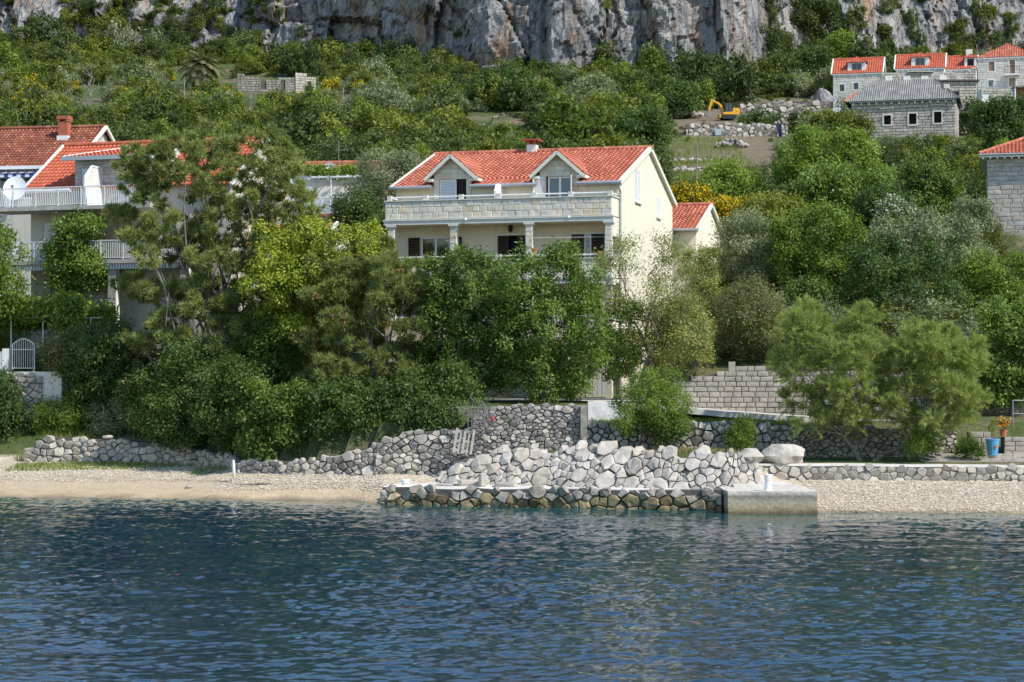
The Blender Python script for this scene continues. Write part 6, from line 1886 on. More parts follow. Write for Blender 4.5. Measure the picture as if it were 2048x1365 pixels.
# --- big pine on the left
tree('pine_tree', 'large dark pine with open twisted limbs in front of the beige house', (205, 272, 650, 745), 96.0, 'pine', 6000, 28, .12, .33, .046, 1, boxy=4.0, shoots=26, style='needle', blobs=85, br=(.13, .21), flat=.62, trunk=.24, limbs=44, bark='bark_pale', low=.75, twigs=2, base=(420, 95.5), shell=.7, top=.9, ry=3.4, extra=('rust', .015, 14, .15))
tree('pine_tree', 'second pine with olive tufts leaning out over the dark shrubs', (585, 500, 908, 850), 92.6, 'pine', 4000, 28, .12, .31, .044, 2, boxy=3.2, shoots=12, style='needle', blobs=52, br=(.14, .25), flat=.66, trunk=.2, limbs=30, bark='bark_pale', low=.75, twigs=2, base=(745, 92.0), shell=.65, top=.9, ry=3.0, extra=('rust', .02, 14, .15))
# --- yellow-green tree
tree('lime_green_tree', 'bright yellow-green leafy tree between the two pines', (468, 448, 815, 700), 93.9, 'lime', 3000, 14, .16, .17, .085, 3, shoots=14, blobs=44, br=(.16, .27), trunk=.16, base=(620, 95.5), up=.5, ry=2.6)
# --- laurels in the middle
tree('laurel_tree', 'dense glossy laurel with upright shoots left of its twin', (828, 498, 1060, 818), 91.5, 'laurel', 2500, 15, .16, .19, .075, 4, shoots=12, blobs=44, br=(.16, .27), trunk=.15, base=(930, 91.0), flat=1.35, up=.55)
tree('laurel_tree', 'dense glossy laurel above the tall small-stone wall', (975, 505, 1215, 822), 90.0, 'laurel', 2500, 15, .16, .19, .075, 5, shoots=12, blobs=44, br=(.16, .27), trunk=.15, base=(1085, 89.8), flat=1.2, up=.55)
# --- thin half-bare tree
tree('half_bare_tree', 'thin half-bare tree with many fine branches in front of the house corner', (1165, 470, 1425, 725), 92.5, 'privet', 1350, 9, .22, .125, .055, 6, shoots=10, blobs=18, br=(.2, .32), trunk=.13, limbs=18, twigs=9, base=(1278, 91.0), low=.5, shell=.8, top=.6)
tree('round_shrub', 'leafy glossy shrub filling the right side of the half-bare tree', (1285, 590, 1425, 760), 92.0, 'privet', 720, 13, .17, .13, .07, 7, cat='shrub', blobs=10, trunk=.06, base=(1350, 91.2))
tree('low_laurel_shrub', 'dark glossy shrub beside the garage under the half-bare tree', (1175, 590, 1290, 765), 92.6, 'laurel', 650, 15, .15, .16, .07, 8, cat='shrub', blobs=7, trunk=.05)
# --- small tree by the path
tree('feathery_tree', 'small bright green feathery tree in front of the field-stone wall', (1212, 738, 1388, 880), 84.9, 'fresh', 900, 15, .13, .14, .045, 9, blobs=13, br=(.28, .42), trunk=.05, limbs=8, base=(1268, 84.6), bark='bark', up=.4)
tree('bamboo_like_shrub', 'dark narrow-leaved shrub at the foot of the feathery tree', (1300, 818, 1388, 896), 84.5, 'laurel', 260, 15, .13, .17, .04, 10, cat='shrub', blobs=6, trunk=.03)
tree('small_oleander', 'small upright oleander bush against the field-stone wall', (1448, 830, 1512, 902), 84.5, 'fresh', 190, 15, .12, .18, .035, 11, cat='shrub', blobs=7, trunk=.03, flat=1.1, up=.1, extra=('white_fl', .08, 2, .06))
# --- oleander by the block wall
tree('oleander', 'tall dark oleander with reddish flower heads above the block wall', (1415, 560, 1580, 745), 94.0, 'oleander', 1350, 16, .17, .18, .045, 12, blobs=14, trunk=.1, extra=('pink', .16, 3, .07), base=(1480, 94.5))
# --- tamarisks
tree('tamarisk_tree', 'feathery pale green tamarisk left of the pair on the garden bed', (1538, 625, 1790, 872), 84.6, 'tamarisk', 2000, 32, .15, .21, .030, 13, shoots=16, boxy=2.8, style='plume', blobs=38, br=(.15, .25), trunk=.12, limbs=18, base=(1722, 84.4), lean=(-.9, 0), top=.5)
tree('tamarisk_tree', 'feathery pale green tamarisk right of the pair near the blue pot', (1735, 668, 1985, 885), 84.2, 'tamarisk', 2000, 32, .15, .21, .030, 14, shoots=12, boxy=3.4, style='plume', blobs=38, br=(.15, .25), trunk=.12, limbs=18, base=(1745, 84.3), lean=(.9, 0), top=.5)
tree('tamarisk_shrub', 'small green shrub under the tamarisk on the garden bed', (1808, 845, 1880, 925), 83.7, 'fresh', 260, 16, .13, .14, .04, 15, cat='shrub', blobs=6, trunk=.03)
tree('sword_leaf_plant', 'clump of dark sword-shaped leaves before the stone pillar', (1918, 885, 1965, 920), 84.6, 'dark', 90, 12, .08, .38, .04, 16, cat='plant', blobs=4, trunk=.02, style='plume')
# --- dark shrubs at the foot of the pines
for i, (b, D, lab) in enumerate([((255, 690, 460, 905), 93.5, 'dark leafy shrub above the dry-stone wall with red blossom beside it'), ((380, 720, 560, 925), 91.3, 'dark evergreen shrub hanging over the bend of the beach wall'),
        ((470, 765, 640, 932), 89.6, 'dark evergreen shrub behind the white stake'), ((600, 770, 770, 925), 89.0, 'dark evergreen shrub below the second pine'), ((715, 755, 860, 875), 89.0, 'dark evergreen shrub over the brown garden wall'), ((830, 740, 965, 862), 89.3, 'dark evergreen shrub above the wooden pallet'),
        ((440, 640, 620, 800), 94.5, 'shaded dark shrub under the yellow-green tree')]):
    tree('evergreen_shrub', lab, b, D, 'dark' if i not in (2, 6) else 'laurel', 1000, 15, .18, .18, .085, 20 + i, cat='shrub', shoots=9, blobs=26, br=(.2, .32), trunk=.07)
tree('spreading_shrub', 'dark spreading shrub with layered branches before the garden gate', (110, 640, 285, 800), 97.5, 'dark', 950, 15, .2, .2, .07, 27, cat='shrub', blobs=14, flat=.5, trunk=.08, bark='bark')
tree('autumn_shrub', 'thin shrub with orange-tinted leaves beside the white gate', (75, 665, 165, 760), 98.2, 'oleander', 260, 12, .2, .15, .06, 28, cat='shrub', blobs=8, trunk=.04, extra=('orange_fl', .12, 4, .10))
tree('slope_shrub', 'mid green shrub low on the slope at the picture edge', (-60, 740, 62, 915), 97.5, 'dark', 720, 15, .19, .19, .08, 29, cat='shrub', blobs=10, trunk=.05)
tree('slope_shrub', 'grassy green shrub above the dry-stone wall', (60, 790, 200, 882), 97.6, 'fresh', 480, 15, .18, .2, .05, 30, cat='shrub', blobs=9, trunk=.04, ry=.9)
tree('grey_green_shrub', 'soft grey-green shrub above the middle of the dry-stone wall', (165, 790, 300, 880), 97.2, 'olive', 430, 15, .18, .2, .05, 31, cat='shrub', blobs=9, trunk=.04, ry=.9)
tree('red_flower_shrub', 'shrub with small red blossoms on the slope under the pine', (225, 745, 310, 830), 95.8, 'dark', 260, 13, .18, .17, .07, 32, cat='shrub', blobs=7, trunk=.04, extra=('pink', .12, 2, .10))
tree('hanging_shrub', 'low dark shrub hanging over the top of the garden wall', (760, 795, 1010, 870), 87.9, 'dark', 640, 14, .15, .17, .08, 39, cat='shrub', blobs=16, br=(.3, .5), trunk=.04, ry=1.0)
# --- plants on the beige house
tree('climbing_plant', 'dense green climber covering the balconies of the beige house', (85, 418, 235, 600), 103.0, 'laurel', 1250, 15, .19, .17, .09, 33, cat='climber', blobs=28, br=(.2, .32), trunk=.06, ry=1.2, base=(160, 103.2))
tree('grape_vine', 'grape vine spread over the pergola below the beige house', (-25, 592, 232, 668), 101.8, 'fresh', 1150, 14, .2, .19, .12, 34, cat='vine', blobs=14, flat=.6, trunk=.05, base=(160, 102.3), ry=2.2)
tree('fresh_green_tree', 'bright green tree cut by the left picture edge', (-190, 400, 52, 655), 99.5, 'fresh', 1300, 15, .21, .2, .1, 35, blobs=18, trunk=.18, base=(-80, 99.5), br=(.28, .42))
tree('vine_leaves', 'strip of vine leaves along the pergola of the white house', (600, 333, 775, 353), 125.8, 'fresh', 330, 12, .16, .17, .11, 36, cat='vine', blobs=10, ry=1.1, trunk=.04, base=(610, 126), flat=.4)
tree('olive_tree', 'grey-green olive tree between the white house and the cream house', (695, 295, 862, 470), 113.5, 'olive', 1500, 15, .22, .2, .055, 37, blobs=30, br=(.2, .3), trunk=.16, base=(770, 113))
tree('small_dark_tree', 'dark round tree under the olive beside the balcony corner', (660, 385, 790, 480), 109.0, 'dark', 620, 14, .2, .19, .08, 38, blobs=9, trunk=.1, base=(725, 109))
# --- trees right of the house, from the block wall up the slope
RT = [
 ((1355, 490, 1445, 620), 99.0, 'privet', 520, .13, .07, 'pale green bushy tree between outbuilding and oleander'),
 ((1425, 430, 1560, 590), 104.0, 'olive', 950, .2, .06, 'silvery olive tree right of the outbuilding'),
 ((1530, 420, 1740, 620), 102.5, 'fresh', 1500, .19, .1, 'broad mid green tree above the oleander'),
 ((1660, 470, 1940, 700), 98.5, 'dark', 1900, .18, .085, 'large round dark green tree above the tamarisks'),
 ((1560, 560, 1700, 700), 97.5, 'laurel', 800, .18, .08, 'glossy shadowed tree between oleander and dark tree'),
 ((1880, 510, 2090, 720), 100.5, 'fresh', 1350, .19, .1, 'mixed green tree at the right edge beneath the grey stone house'),
 ((1935, 610, 2110, 825), 90.4, 'laurel', 1350, .19, .1, 'glossy yellowish-green tree overhanging the right edge'),
 ((1720, 430, 1960, 560), 108.0, 'olive', 1300, .2, .09, 'pale leafy fig-like tree above the dark round tree'),
 ((1450, 395, 1640, 500), 124.0, 'scrub', 900, .24, .11, 'olive-green tree beside the flowering broom'),
 ((1545, 262, 1765, 440), 140.0, 'fresh', 1700, .26, .13, 'tall bright green tree left of the derelict house'),
 ((1570, 330, 1790, 465), 127.0, 'laurel', 1350, .24, .12, 'broad glossy tree in the middle of the slope'),
 ((1790, 330, 1925, 470), 130.0, 'laurel', 950, .24, .12, 'glossy upright tree left of the grey stone house'),
 ((1700, 380, 1830, 480), 122.0, 'dark', 700, .22, .1, 'shadowy shrub tree behind the white blossom'),
 ((1900, 400, 1985, 480), 124.0, 'olive', 420, .22, .07, 'small olive tree against the grey stone house'),
 ((1395, 330, 1540, 440), 142.0, 'fresh', 780, .26, .12, 'light green shrub tree under the stony clearing'),
 ((1630, 228, 1750, 330), 190.0, 'scrub', 700, .32, .16, 'green tree in front of the left end of the derelict house'),
 ((1945, 195, 2060, 320), 190.0, 'dark', 900, .32, .16, 'dark rounded tree right of the derelict house'),
 ((1470, 225, 1545, 290), 235.0, 'dark', 420, .36, .18, 'round dark bush in front of the pale site wall'),
 ((1790, 282, 1850, 340), 200.0, 'dark', 340, .32, .16, 'dark bush below the middle window of the derelict house'),
 ((1850, 285, 1960, 345), 205.0, 'scrub', 420, .32, .16, 'thin green saplings along the front of the derelict house'),
 ((930, 140, 1085, 275), 262.0, 'dark', 1400, .42, .2, 'big dark spreading tree on the hill above the roof'),
 ((1100, 165, 1260, 300), 250.0, 'olive', 1300, .42, .18, 'large grey-green tree right of the spreading dark tree'),
 ((1210, 225, 1345, 320), 205.0, 'dark', 900, .36, .18, 'dark tree just behind the right end of the roof'),
 ((1320, 165, 1400, 240), 262.0, 'dark', 420, .42, .2, 'dark tree at the left end of the building site'),
 ((1570, 0, 1690, 100), 338.0, 'scrubd', 850, .5, .24, 'dark tree climbing the gully in the cliff'),
 ((1460, 55, 1590, 150), 328.0, 'scrubd', 850, .5, .24, 'dark tree mass at the cliff foot beside the gully'),
 ((1585, 95, 1665, 185), 300.0, 'dark', 500, .45, .22, 'rounded tree left of the first white cottage'),
 ((1655, 65, 1710, 130), 305.0, 'fresh', 340, .45, .22, 'bright green small tree behind the first white cottage'),
]
for i, (b, D, kd, n, L, Wd, lab) in enumerate(RT):
    tree('leafy_tree', lab, b, D, kd, int(n * (1.0 if D < 150 else .85)), 13, .95 * L, L, Wd, 100 + i, shoots=8, blobs=30, br=(.18, .30), trunk=.12 * D / 100)
# --- flowering bushes
for i, (b, D, kd, fl, lab) in enumerate([((1335, 365, 1420, 425), 128.0, 'scrub', 'broom', 'yellow flowering broom right beside the gable of the cream house'), ((1420, 395, 1480, 450), 124.0, 'scrub', 'broom', 'small yellow broom above the outbuilding roof'), ((1470, 392, 1560, 440), 126.5, 'scrub', 'broom', 'wide low yellow broom right of the outbuilding'),
        ((1745, 395, 1835, 460), 119.0, 'dark', 'white_fl', 'shrub dotted with white blossom on the right slope'), ((1865, 445, 1960, 485), 121.5, 'dark', 'white_fl', 'low mat of white flowers below the grey stone house')]):
    tree('flowering_shrub', lab, b, D, kd, 420, 11, .18, .17, .07, 150 + i, cat='shrub', blobs=9, trunk=.04, extra=(fl, .85 if fl == 'broom' else .45, 13 if fl == 'broom' else 8, .12))
print('leaf faces', NLEAF[0])
# ------------------------------------------------------------------ scrub on the slope: shared bush meshes
def bush_mesh(seed, kind, n=150, per=9, L=.20, Wd=.10, tall=.85, flowers=None, style='leaf'):
    rng = np.random.default_rng(seed)
    c, R = auto_blobs(rng, (1.0, 1.0, tall), 13, (.28, .46), .9)
    c = c + np.array([0, 0, tall * .8])
    p, o, kb = clumps(rng, c, R, n, .3, .35, .8)
    V, Fq_, tint = leaf_quads(rng, p, o, per, .12, L, Wd, .5, .9, style, tvar=.45)
    mats = [LEAF[kind]]; midx = None
    if flowers:
        sel = (p[:, 2] > tall * .9) & (rng.random(len(p)) < .8)
        V2, F2, t2 = leaf_quads(rng, p[sel] + o[sel] * .07, o[sel], 9, .11, .13, .11, .6, .9, 'leaf')
        midx = np.concatenate([np.zeros(len(Fq_), int), np.ones(len(F2), int)])
        Fq_ = np.concatenate([Fq_, F2 + len(V)]); V = np.concatenate([V, V2]); tint = np.concatenate([tint, t2]); mats.append(LEAF[flowers])
    return new_mesh('shrub', V, [Fq_], tint, mats, midx)

BUSHF = {'green': [bush_mesh(1000 + i, 'scrub', n=330, per=11, L=.115, Wd=.06) for i in range(3)], 'dark': [bush_mesh(1020 + i, 'scrubd', n=330, per=11, L=.115, Wd=.06, tall=1.0) for i in range(3)],
         'grey': [bush_mesh(1040 + i, 'olive', n=300, per=11, L=.12, Wd=.035) for i in range(2)], 'bright': [bush_mesh(1060 + i, 'scrubb', n=330, per=11, L=.115, Wd=.06) for i in range(2)]}
BUSH = {'green': [bush_mesh(900 + i, 'scrub') for i in range(5)], 'dark': [bush_mesh(920 + i, 'scrubd', tall=1.0) for i in range(4)],
        'grey': [bush_mesh(940 + i, 'olive', Wd=.07) for i in range(3)], 'bright': [bush_mesh(980 + i, 'scrubb', tall=1.05) for i in range(3)], 'broom': [bush_mesh(960 + i, 'scrub', n=110, flowers='broom', tall=.75) for i in range(3)]}

SKYL = [(-50, 275), (0, 268), (165, 262), (175, 290), (520, 275), (540, 300), (600, 312), (775, 312), (800, 330), (870, 305), (1297, 297), (1345, 395), (1360, 330), (1420, 330), (1540, 300), (1660, 225), (1760, 300), (1900, 330), (1965, 300), (2100, 295)]
def site(px, py):
    """the stony clearing with the building site, the hamlet and the ruin: no scrub"""
    if 1335 < px < 1560 and 222 < py < 262: return True
    if 1480 < px < 1680 and 196 < py < 262: return True
    if 1345 < px < 1545 and 262 <= py < 345 and not (1470 < px < 1545 and 225 < py < 290): return True
    return False
def built(x, y):
    """on or right in front of a building"""
    for (cx, cy, wx, wy) in ((-19.5, 109.5, 9.0, 5.5), (-27.5, 126, 5, 8), (-11.5, 131, 5.5, 7), (-10.8, 105.5, 3.5, 4), (1.0, 105.5, 9.3, 11.0), (8.5, 114.5, 4.5, 6.5), (34, 134.5, 5.5, 7), (45, 226, 9.5, 7.5), (47, 265, 7, 6), (56, 270, 6, 7), (65, 266, 9, 10), (54, 249, 8, 6), (57, 242, 6, 6), (62, 253, 9, 5)):
        if abs(x - cx) < wx and abs(y - cy) < wy: return True
    return False

rng = np.random.default_rng(12)
raw = []
y = 94.0
while y < 366:
    step = 1.55 + (y - 94) / 272 * 1.35
    half = y * .275 + 3
    x = np.arange(-half + rng.random() * step, half, step)
    raw.append(np.stack([x + (rng.random(len(x)) - .5) * step * .9, y + (rng.random(len(x)) - .5) * step * .9], 1))
    y += step * .86
raw = np.concatenate(raw)
RX, RY = raw[:, 0], raw[:, 1]
RZ = ground_z(RX, RY)
RC = cliff_y(RX, RZ)
BIG = fbm(RX / 16, RY / 16, 0, 3, 91); KK = fbm(RX / 30, RY / 30, 2.2, 2, 92)
cand = []
BARE = fbm(RX / 7, RY / 12, 5.5, 3, 94)
for xx, yy, z, cy_, big, kk, BR in zip(RX, RY, RZ, RC, BIG, KK, BARE):
    if yy < 118 and not (xx > 9.5 or xx < -27 or (-24 < xx < -9.5 and yy < 101)): continue
    if xx > 9.5 and yy < 94.0: continue
    if xx < -9 and yy < np.interp(xx, [w[0] for w in WALL1], [w[1] for w in WALL1]) + 2.2: continue
    if yy > cy_ - 1.0 or built(xx, yy): continue
    px = 1024 + xx * F / yy; py = HORIZON - (z - CAM_H) * F / yy
    insite = site(px, py)
    if insite and rng.random() < .45: continue
    r = (0.8 + 1.25 * rng.random() ** 1.8) * (1 + .45 * big) * (0.85 + .30 * (yy - 94) / 270)
    if yy < 125: r *= .85
    k = kk + rng.normal() * .33
    kind = 'dark' if k > .12 else ('grey' if k < -.42 else 'green')
    if kind == 'green' and rng.random() < .3: kind = 'bright'
    if rng.random() < .07: r *= 1.7
    if BR > .34 and yy > 125: continue
    if insite: r = rng.uniform(.3, .6); kind = 'grey' if rng.random() < .5 else 'green'
    pb = 0.0
    if px < 720 and 150 < py < 300: pb = .2 if py < 225 else .1
    elif px < 1250 and 200 < py < 300: pb = .035
    if rng.random() < pb: kind = 'broom'; r *= .8
    cand.append((xx, yy, z, px, py, max(.6, r) if not insite else r, kind))
# bushes the photograph shows by name of place: broom patches, ledges of the cliff
for (px, py, s) in ((70, 200, 1.6), (60, 190, 1.3), (410, 203, 1.7), (440, 200, 1.9), (395, 195, 1.3), (475, 183, 1.7), (530, 180, 1.6), (605, 188, 1.7), (545, 207, 1.2), (690, 183, 1.2), (1090, 245, 1.5), (140, 255, 1.2), (20, 180, 1.5)):
    D = 318 if py < 200 else 300
    for q in range(40):          # walk out until the ray meets the slope
        p = P(px, py, D)
        g = gz(p.x, D)
        if p.z > g + .3 * s: D += 4
        else: D -= 2
    p = P(px, py, D); cand.append((p.x, D, gz(p.x, D), px, py, s * 1.25, 'broom'))

# places the photograph shows free of scrub: (px0, py0, px1, py1, distance of what stands there)
CLEAR = [(474, 152, 636, 182, 330), (350, 84, 456, 168, 345), (1478, 200, 1660, 224, 275), (1392, 243, 1576, 274, 236), (1340, 225, 1480, 243, 262), (1350, 285, 1540, 352, 222), (1690, 160, 1935, 270, 232), (1660, 118, 2048, 200, 268), (168, 132, 196, 222, 300), (488, 172, 514, 228, 300), (364, 160, 372, 200, 300), (682, 178, 690, 212, 300), (960, 225, 1035, 255, 262), (1385, 288, 1400, 360, 200), (1410, 200, 1490, 240, 270)]
def clear(c):
    """keep scrub low in front of what the photograph shows"""
    s = F / c[1]; r = c[5]
    for (a, b, p, q, d) in CLEAR:
        if c[1] < d + 1 and a - r * .8 * s < c[3] < p + r * .8 * s and c[4] - r * 1.75 * s < q and c[4] > b:
            r = min(r, (c[4] - q) / (1.75 * s))
    return None if r < .3 else c[:5] + (r,) + c[6:]
cand = [c for c in map(clear, cand) if c is not None]
def visible(c):
    top = c[4] - c[5] * 1.5 * F / c[1]
    lim = np.interp(c[3], [s[0] for s in SKYL], [s[1] for s in SKYL])
    return -20 < c[3] < 2068 and top < lim - 4 and c[4] > -10
vis = [c for c in cand if visible(c)]
vis.sort(key=lambda c: -c[5] / c[1])
single = vis[:250]
sset = set(id(c) for c in single)
rest = [c for c in cand if id(c) not in sset]
LAB = {'green': ('mid green shrub growing in the scrub of the hillside', 'mid green shrubs of the hillside'), 'dark': ('dark green shrub growing in the scrub of the hillside', 'dark green shrubs of the hillside'),
       'grey': ('grey-green shrub growing in the scrub of the hillside', 'grey-green shrubs of the hillside'), 'broom': ('yellow flowering broom in the scrub of the hillside', 'yellow broom of the hillside')}
ZONES = [(330, 'above the brown-roofed house'), (580, 'behind the beige house roof'), (800, 'behind the pergola house'), (1060, 'left above the cream house roof'), (1330, 'right above the cream house roof'), (1560, 'by the stony clearing'), (1800, 'on the slope below the derelict house'), (9999, 'near the grey stone house')]
def zone(c):
    hgt = 'high up ' if c[4] < 215 else ''
    for lim_, nm in ZONES:
        if c[3] < lim_: return hgt + nm
NAMEK = {'bright': 'bright green shrub', 'green': 'mid green shrub', 'dark': 'dark green shrub', 'grey': 'grey-green shrub', 'broom': 'yellow flowering broom'}
for c in single:
    bank = BUSHF if (c[1] < 165 and c[6] in BUSHF) else BUSH
    me = bank[c[6]][int(rng.integers(len(bank[c[6]])))]
    o = bpy.data.objects.new('hillside_shrub', me); COL.objects.link(o)
    o.location = (c[0], c[1], c[2] - .15); o.rotation_euler = (0, 0, rng.random() * 6.28)
    o.scale = (c[5] * rng.uniform(.85, 1.15), c[5] * rng.uniform(.85, 1.15), c[5] * rng.uniform(.7, 1.35))
    lb = NAMEK[c[6]] + ' in the scrub ' + zone(c)
    tag(o, lb, 'shrub', lb.replace('shrub', 'shrubs'))

def scatter(name, label, items, meshes, seed):
    """many alike plants nobody could count: instances on points, one object"""
    rng = np.random.default_rng(seed)
    src = bpy.data.collections.new(name + '_sources')
    for i, me in enumerate(meshes):
        so = bpy.data.objects.new(name + '_source', me); src.objects.link(so)
    me = bpy.data.meshes.new(name)
    me.vertices.add(len(items))
    me.vertices.foreach_set('co', np.array([(c[0], c[1], c[2]) for c in items], np.float32).ravel())
    for an, tp, vals in (('sc', 'FLOAT_VECTOR', np.array([(c[3] * rng.uniform(.85, 1.15), c[3] * rng.uniform(.85, 1.15), c[3] * rng.uniform(.65, 1.45)) for c in items], np.float32).ravel()),
                         ('ro', 'FLOAT_VECTOR', np.array([(rng.normal() * .14, rng.normal() * .14, rng.random() * 6.28) for c in items], np.float32).ravel())):
        a = me.attributes.new(an, tp, 'POINT'); a.data.foreach_set('vector', vals)
    a = me.attributes.new('ix', 'INT', 'POINT'); a.data.foreach_set('value', np.array([c[4] for c in items], np.int32))
    ob = link(name, me)
    ng = bpy.data.node_groups.new(name, 'GeometryNodeTree')
    ng.interface.new_socket('Geometry', in_out='INPUT', socket_type='NodeSocketGeometry')
    ng.interface.new_socket('Geometry', in_out='OUTPUT', socket_type='NodeSocketGeometry')
    gi = ng.nodes.new('NodeGroupInput'); go = ng.nodes.new('NodeGroupOutput')
    ci = ng.nodes.new('GeometryNodeCollectionInfo'); ci.inputs['Collection'].default_value = src
    ci.inputs['Separate Children'].default_value = True; ci.inputs['Reset Children'].default_value = True
    ip = ng.nodes.new('GeometryNodeInstanceOnPoints'); ip.inputs['Pick Instance'].default_value = True
    def attr(nm, tp):
        n = ng.nodes.new('GeometryNodeInputNamedAttribute'); n.data_type = tp; n.inputs['Name'].default_value = nm
        return n.outputs['Attribute']
    L_ = ng.links.new
    L_(gi.outputs[0], ip.inputs['Points']); L_(ci.outputs[0], ip.inputs['Instance'])
    L_(attr('ix', 'INT'), ip.inputs['Instance Index']); L_(attr('sc', 'FLOAT_VECTOR'), ip.inputs['Scale'])
    r = attr('ro', 'FLOAT_VECTOR')
    L_(r, ip.inputs['Rotation'])
    L_(ip.outputs[0], go.inputs[0])
    md = ob.modifiers.new('scatter', 'NODES'); md.node_group = ng
    return tag(ob, label, None, None, 'stuff')

allm = BUSH['green'] + BUSH['dark'] + BUSH['grey'] + BUSH['broom'] + BUSH['bright'] + BUSHF['green'] + BUSHF['dark'] + BUSHF['grey'] + BUSHF['bright']
first = {'green': 0, 'dark': 5, 'grey': 9, 'broom': 12, 'bright': 15}; cnt = {'green': 5, 'dark': 4, 'grey': 3, 'broom': 3, 'bright': 3}
firstf = {'green': 18, 'dark': 21, 'grey': 24, 'bright': 26}; cntf = {'green': 3, 'dark': 3, 'grey': 2, 'bright': 2}
items = [(c[0], c[1], c[2] - .15, c[5], (firstf[c[6]] + int(rng.integers(cntf[c[6]]))) if (c[1] < 165 and c[6] in firstf) else first[c[6]] + int(rng.integers(cnt[c[6]]))) for c in rest]
# tufts and bushes rooted on the ledges of the rock face
QX = rng.uniform(-110, 110, 1500); QZ = rng.uniform(56, 98, 1500)
QY = cliff_y(QX, QZ); QS = cliff_y(QX, QZ + 1.0) - cliff_y(QX, QZ - 1.0); QN = fbm(QX / 9, QZ / 6, 7.7, 2, 93)
for x, z, yy, s_, nz in zip(QX, QZ, QY, QS, QN):
    left = np.clip((-36 - x) / 14, 0, 1); right = np.clip((x - 36) / 10, 0, 1)
    dens = .04 + .62 * left + .48 * right
    if rng.random() > dens + .35 * nz * (dens > .1) + (.14 if s_ > 2.2 else 0): continue
    r = rng.uniform(.4, 1.1) + 1.0 * max(left, right) * rng.random() + .2
    items.append((x, yy - .1, z - .5 * r, r, first['dark'] + int(rng.integers(4)) if rng.random() < .6 else int(rng.integers(5))))
# bushes along the foot of the face
for q in range(260):
    x = rng.uniform(-105, 105); yy = lin(x, CLIFF) - rng.uniform(1, 8); items.append((x, yy, gz(x, yy) - .3, rng.uniform(1.2, 2.6), int(rng.integers(9))))
# slope above the cliff
scatter('hillside_scrub', 'dense mass of green scrub covering the hillside below the cliff', items, allm, 5)
# ------------------------------------------------------------------ things on the hillside
def ray_ground(px, py, d0=118.0, d1=420.0):
    """distance at which the line of sight through a picture position meets the slope"""
    d = np.arange(d0, d1, .5)
    zz = CAM_H - (py - HORIZON) * d / F
    g = ground_z((px - 1024) * d / F, d)
    k = np.argmax(g >= zz)
    return float(d[k]) if g[k] >= zz[k] else d1
def on_slope(px, py, **k):
    D = ray_ground(px, py, **k); x = PX(px, D)
    return Vector((x, D, gz(x, D)))

# building-site walls
def site_wall(name, label, px0, px1, D, tops, base, seed, rmin=.14, rmax=.3, mats=('rock',)):
    x0, x1 = PX(px0, D), PX(px1, D); L = x1 - x0
    zt = interp([(L * a, PZ(t, D)) for a, t in tops])
    rubble_wall(name, label, [(x0, D), (x1, D - .4)], lambda s: base, zt, rmin, rmax, list(mats), seed, 1.3, .2, .09, .02, .04, 1.0)
site_wall('site_wall', 'new pale stone wall with stepped top above the yellow excavator', 1480, 1650, 271.0, [(0, 208), (.21, 208), (.215, 205), (.47, 205), (.475, 203), (1, 203)], 39.8, 21, .22, .42, ('rock_warm', 'rock'))
site_wall('site_wall', 'pale rubble wall with a small opening below the yellow excavator', 1372, 1575, 232.5, [(0, 249), (.4, 247), (1, 250)], 32.3, 22, .18, .36, ('rock', 'rock_warm'))
m = MB(); m.box(-.35, .35, -.06, .1, 0, .75); tag(m.build('wall_vent', MT['gutter'], loc=(PX(1436, 232.2), 232.05, PZ(271, 232))), 'small grey opening in the rubble wall below the excavator', 'opening')
# concrete ledge with a black drum
lg = thing('concrete_ledge', 'grey concrete ledge below the stepped pale wall', 'ledge', (PX(1560, 262), 262.0, 36.5))
m = MB(); m.box(-1.9, 5.2, 0, 1.0, 0, PZ(231, 262) - 36.5); m.build('wall', MT['concrete_top'], lg)
m = MB(); m.box(0.6, 4.6, -2.2, 0, 0, PZ(241, 260) - 36.5); m.build('step', MT['concrete'], lg)
dr_ = thing('black_drum', 'black rounded drum standing on the concrete ledge', 'drum', (PX(1586, 260.5), 260.6, PZ(241, 260)))
m = MB(); m.lathe([(.62, 0), (.64, .5), (.56, .8), (.4, 1.02), (.12, 1.12)], 18); m.build('shell', MT['black'], dr_)
m = MB(); m.prism([(-.28, 0), (0.0, 0), (0.0, .35), (-.14, .45), (-.28, .35)], -.68, -.5, 'y'); m.build('pale_opening', MT['white_wall'], dr_)
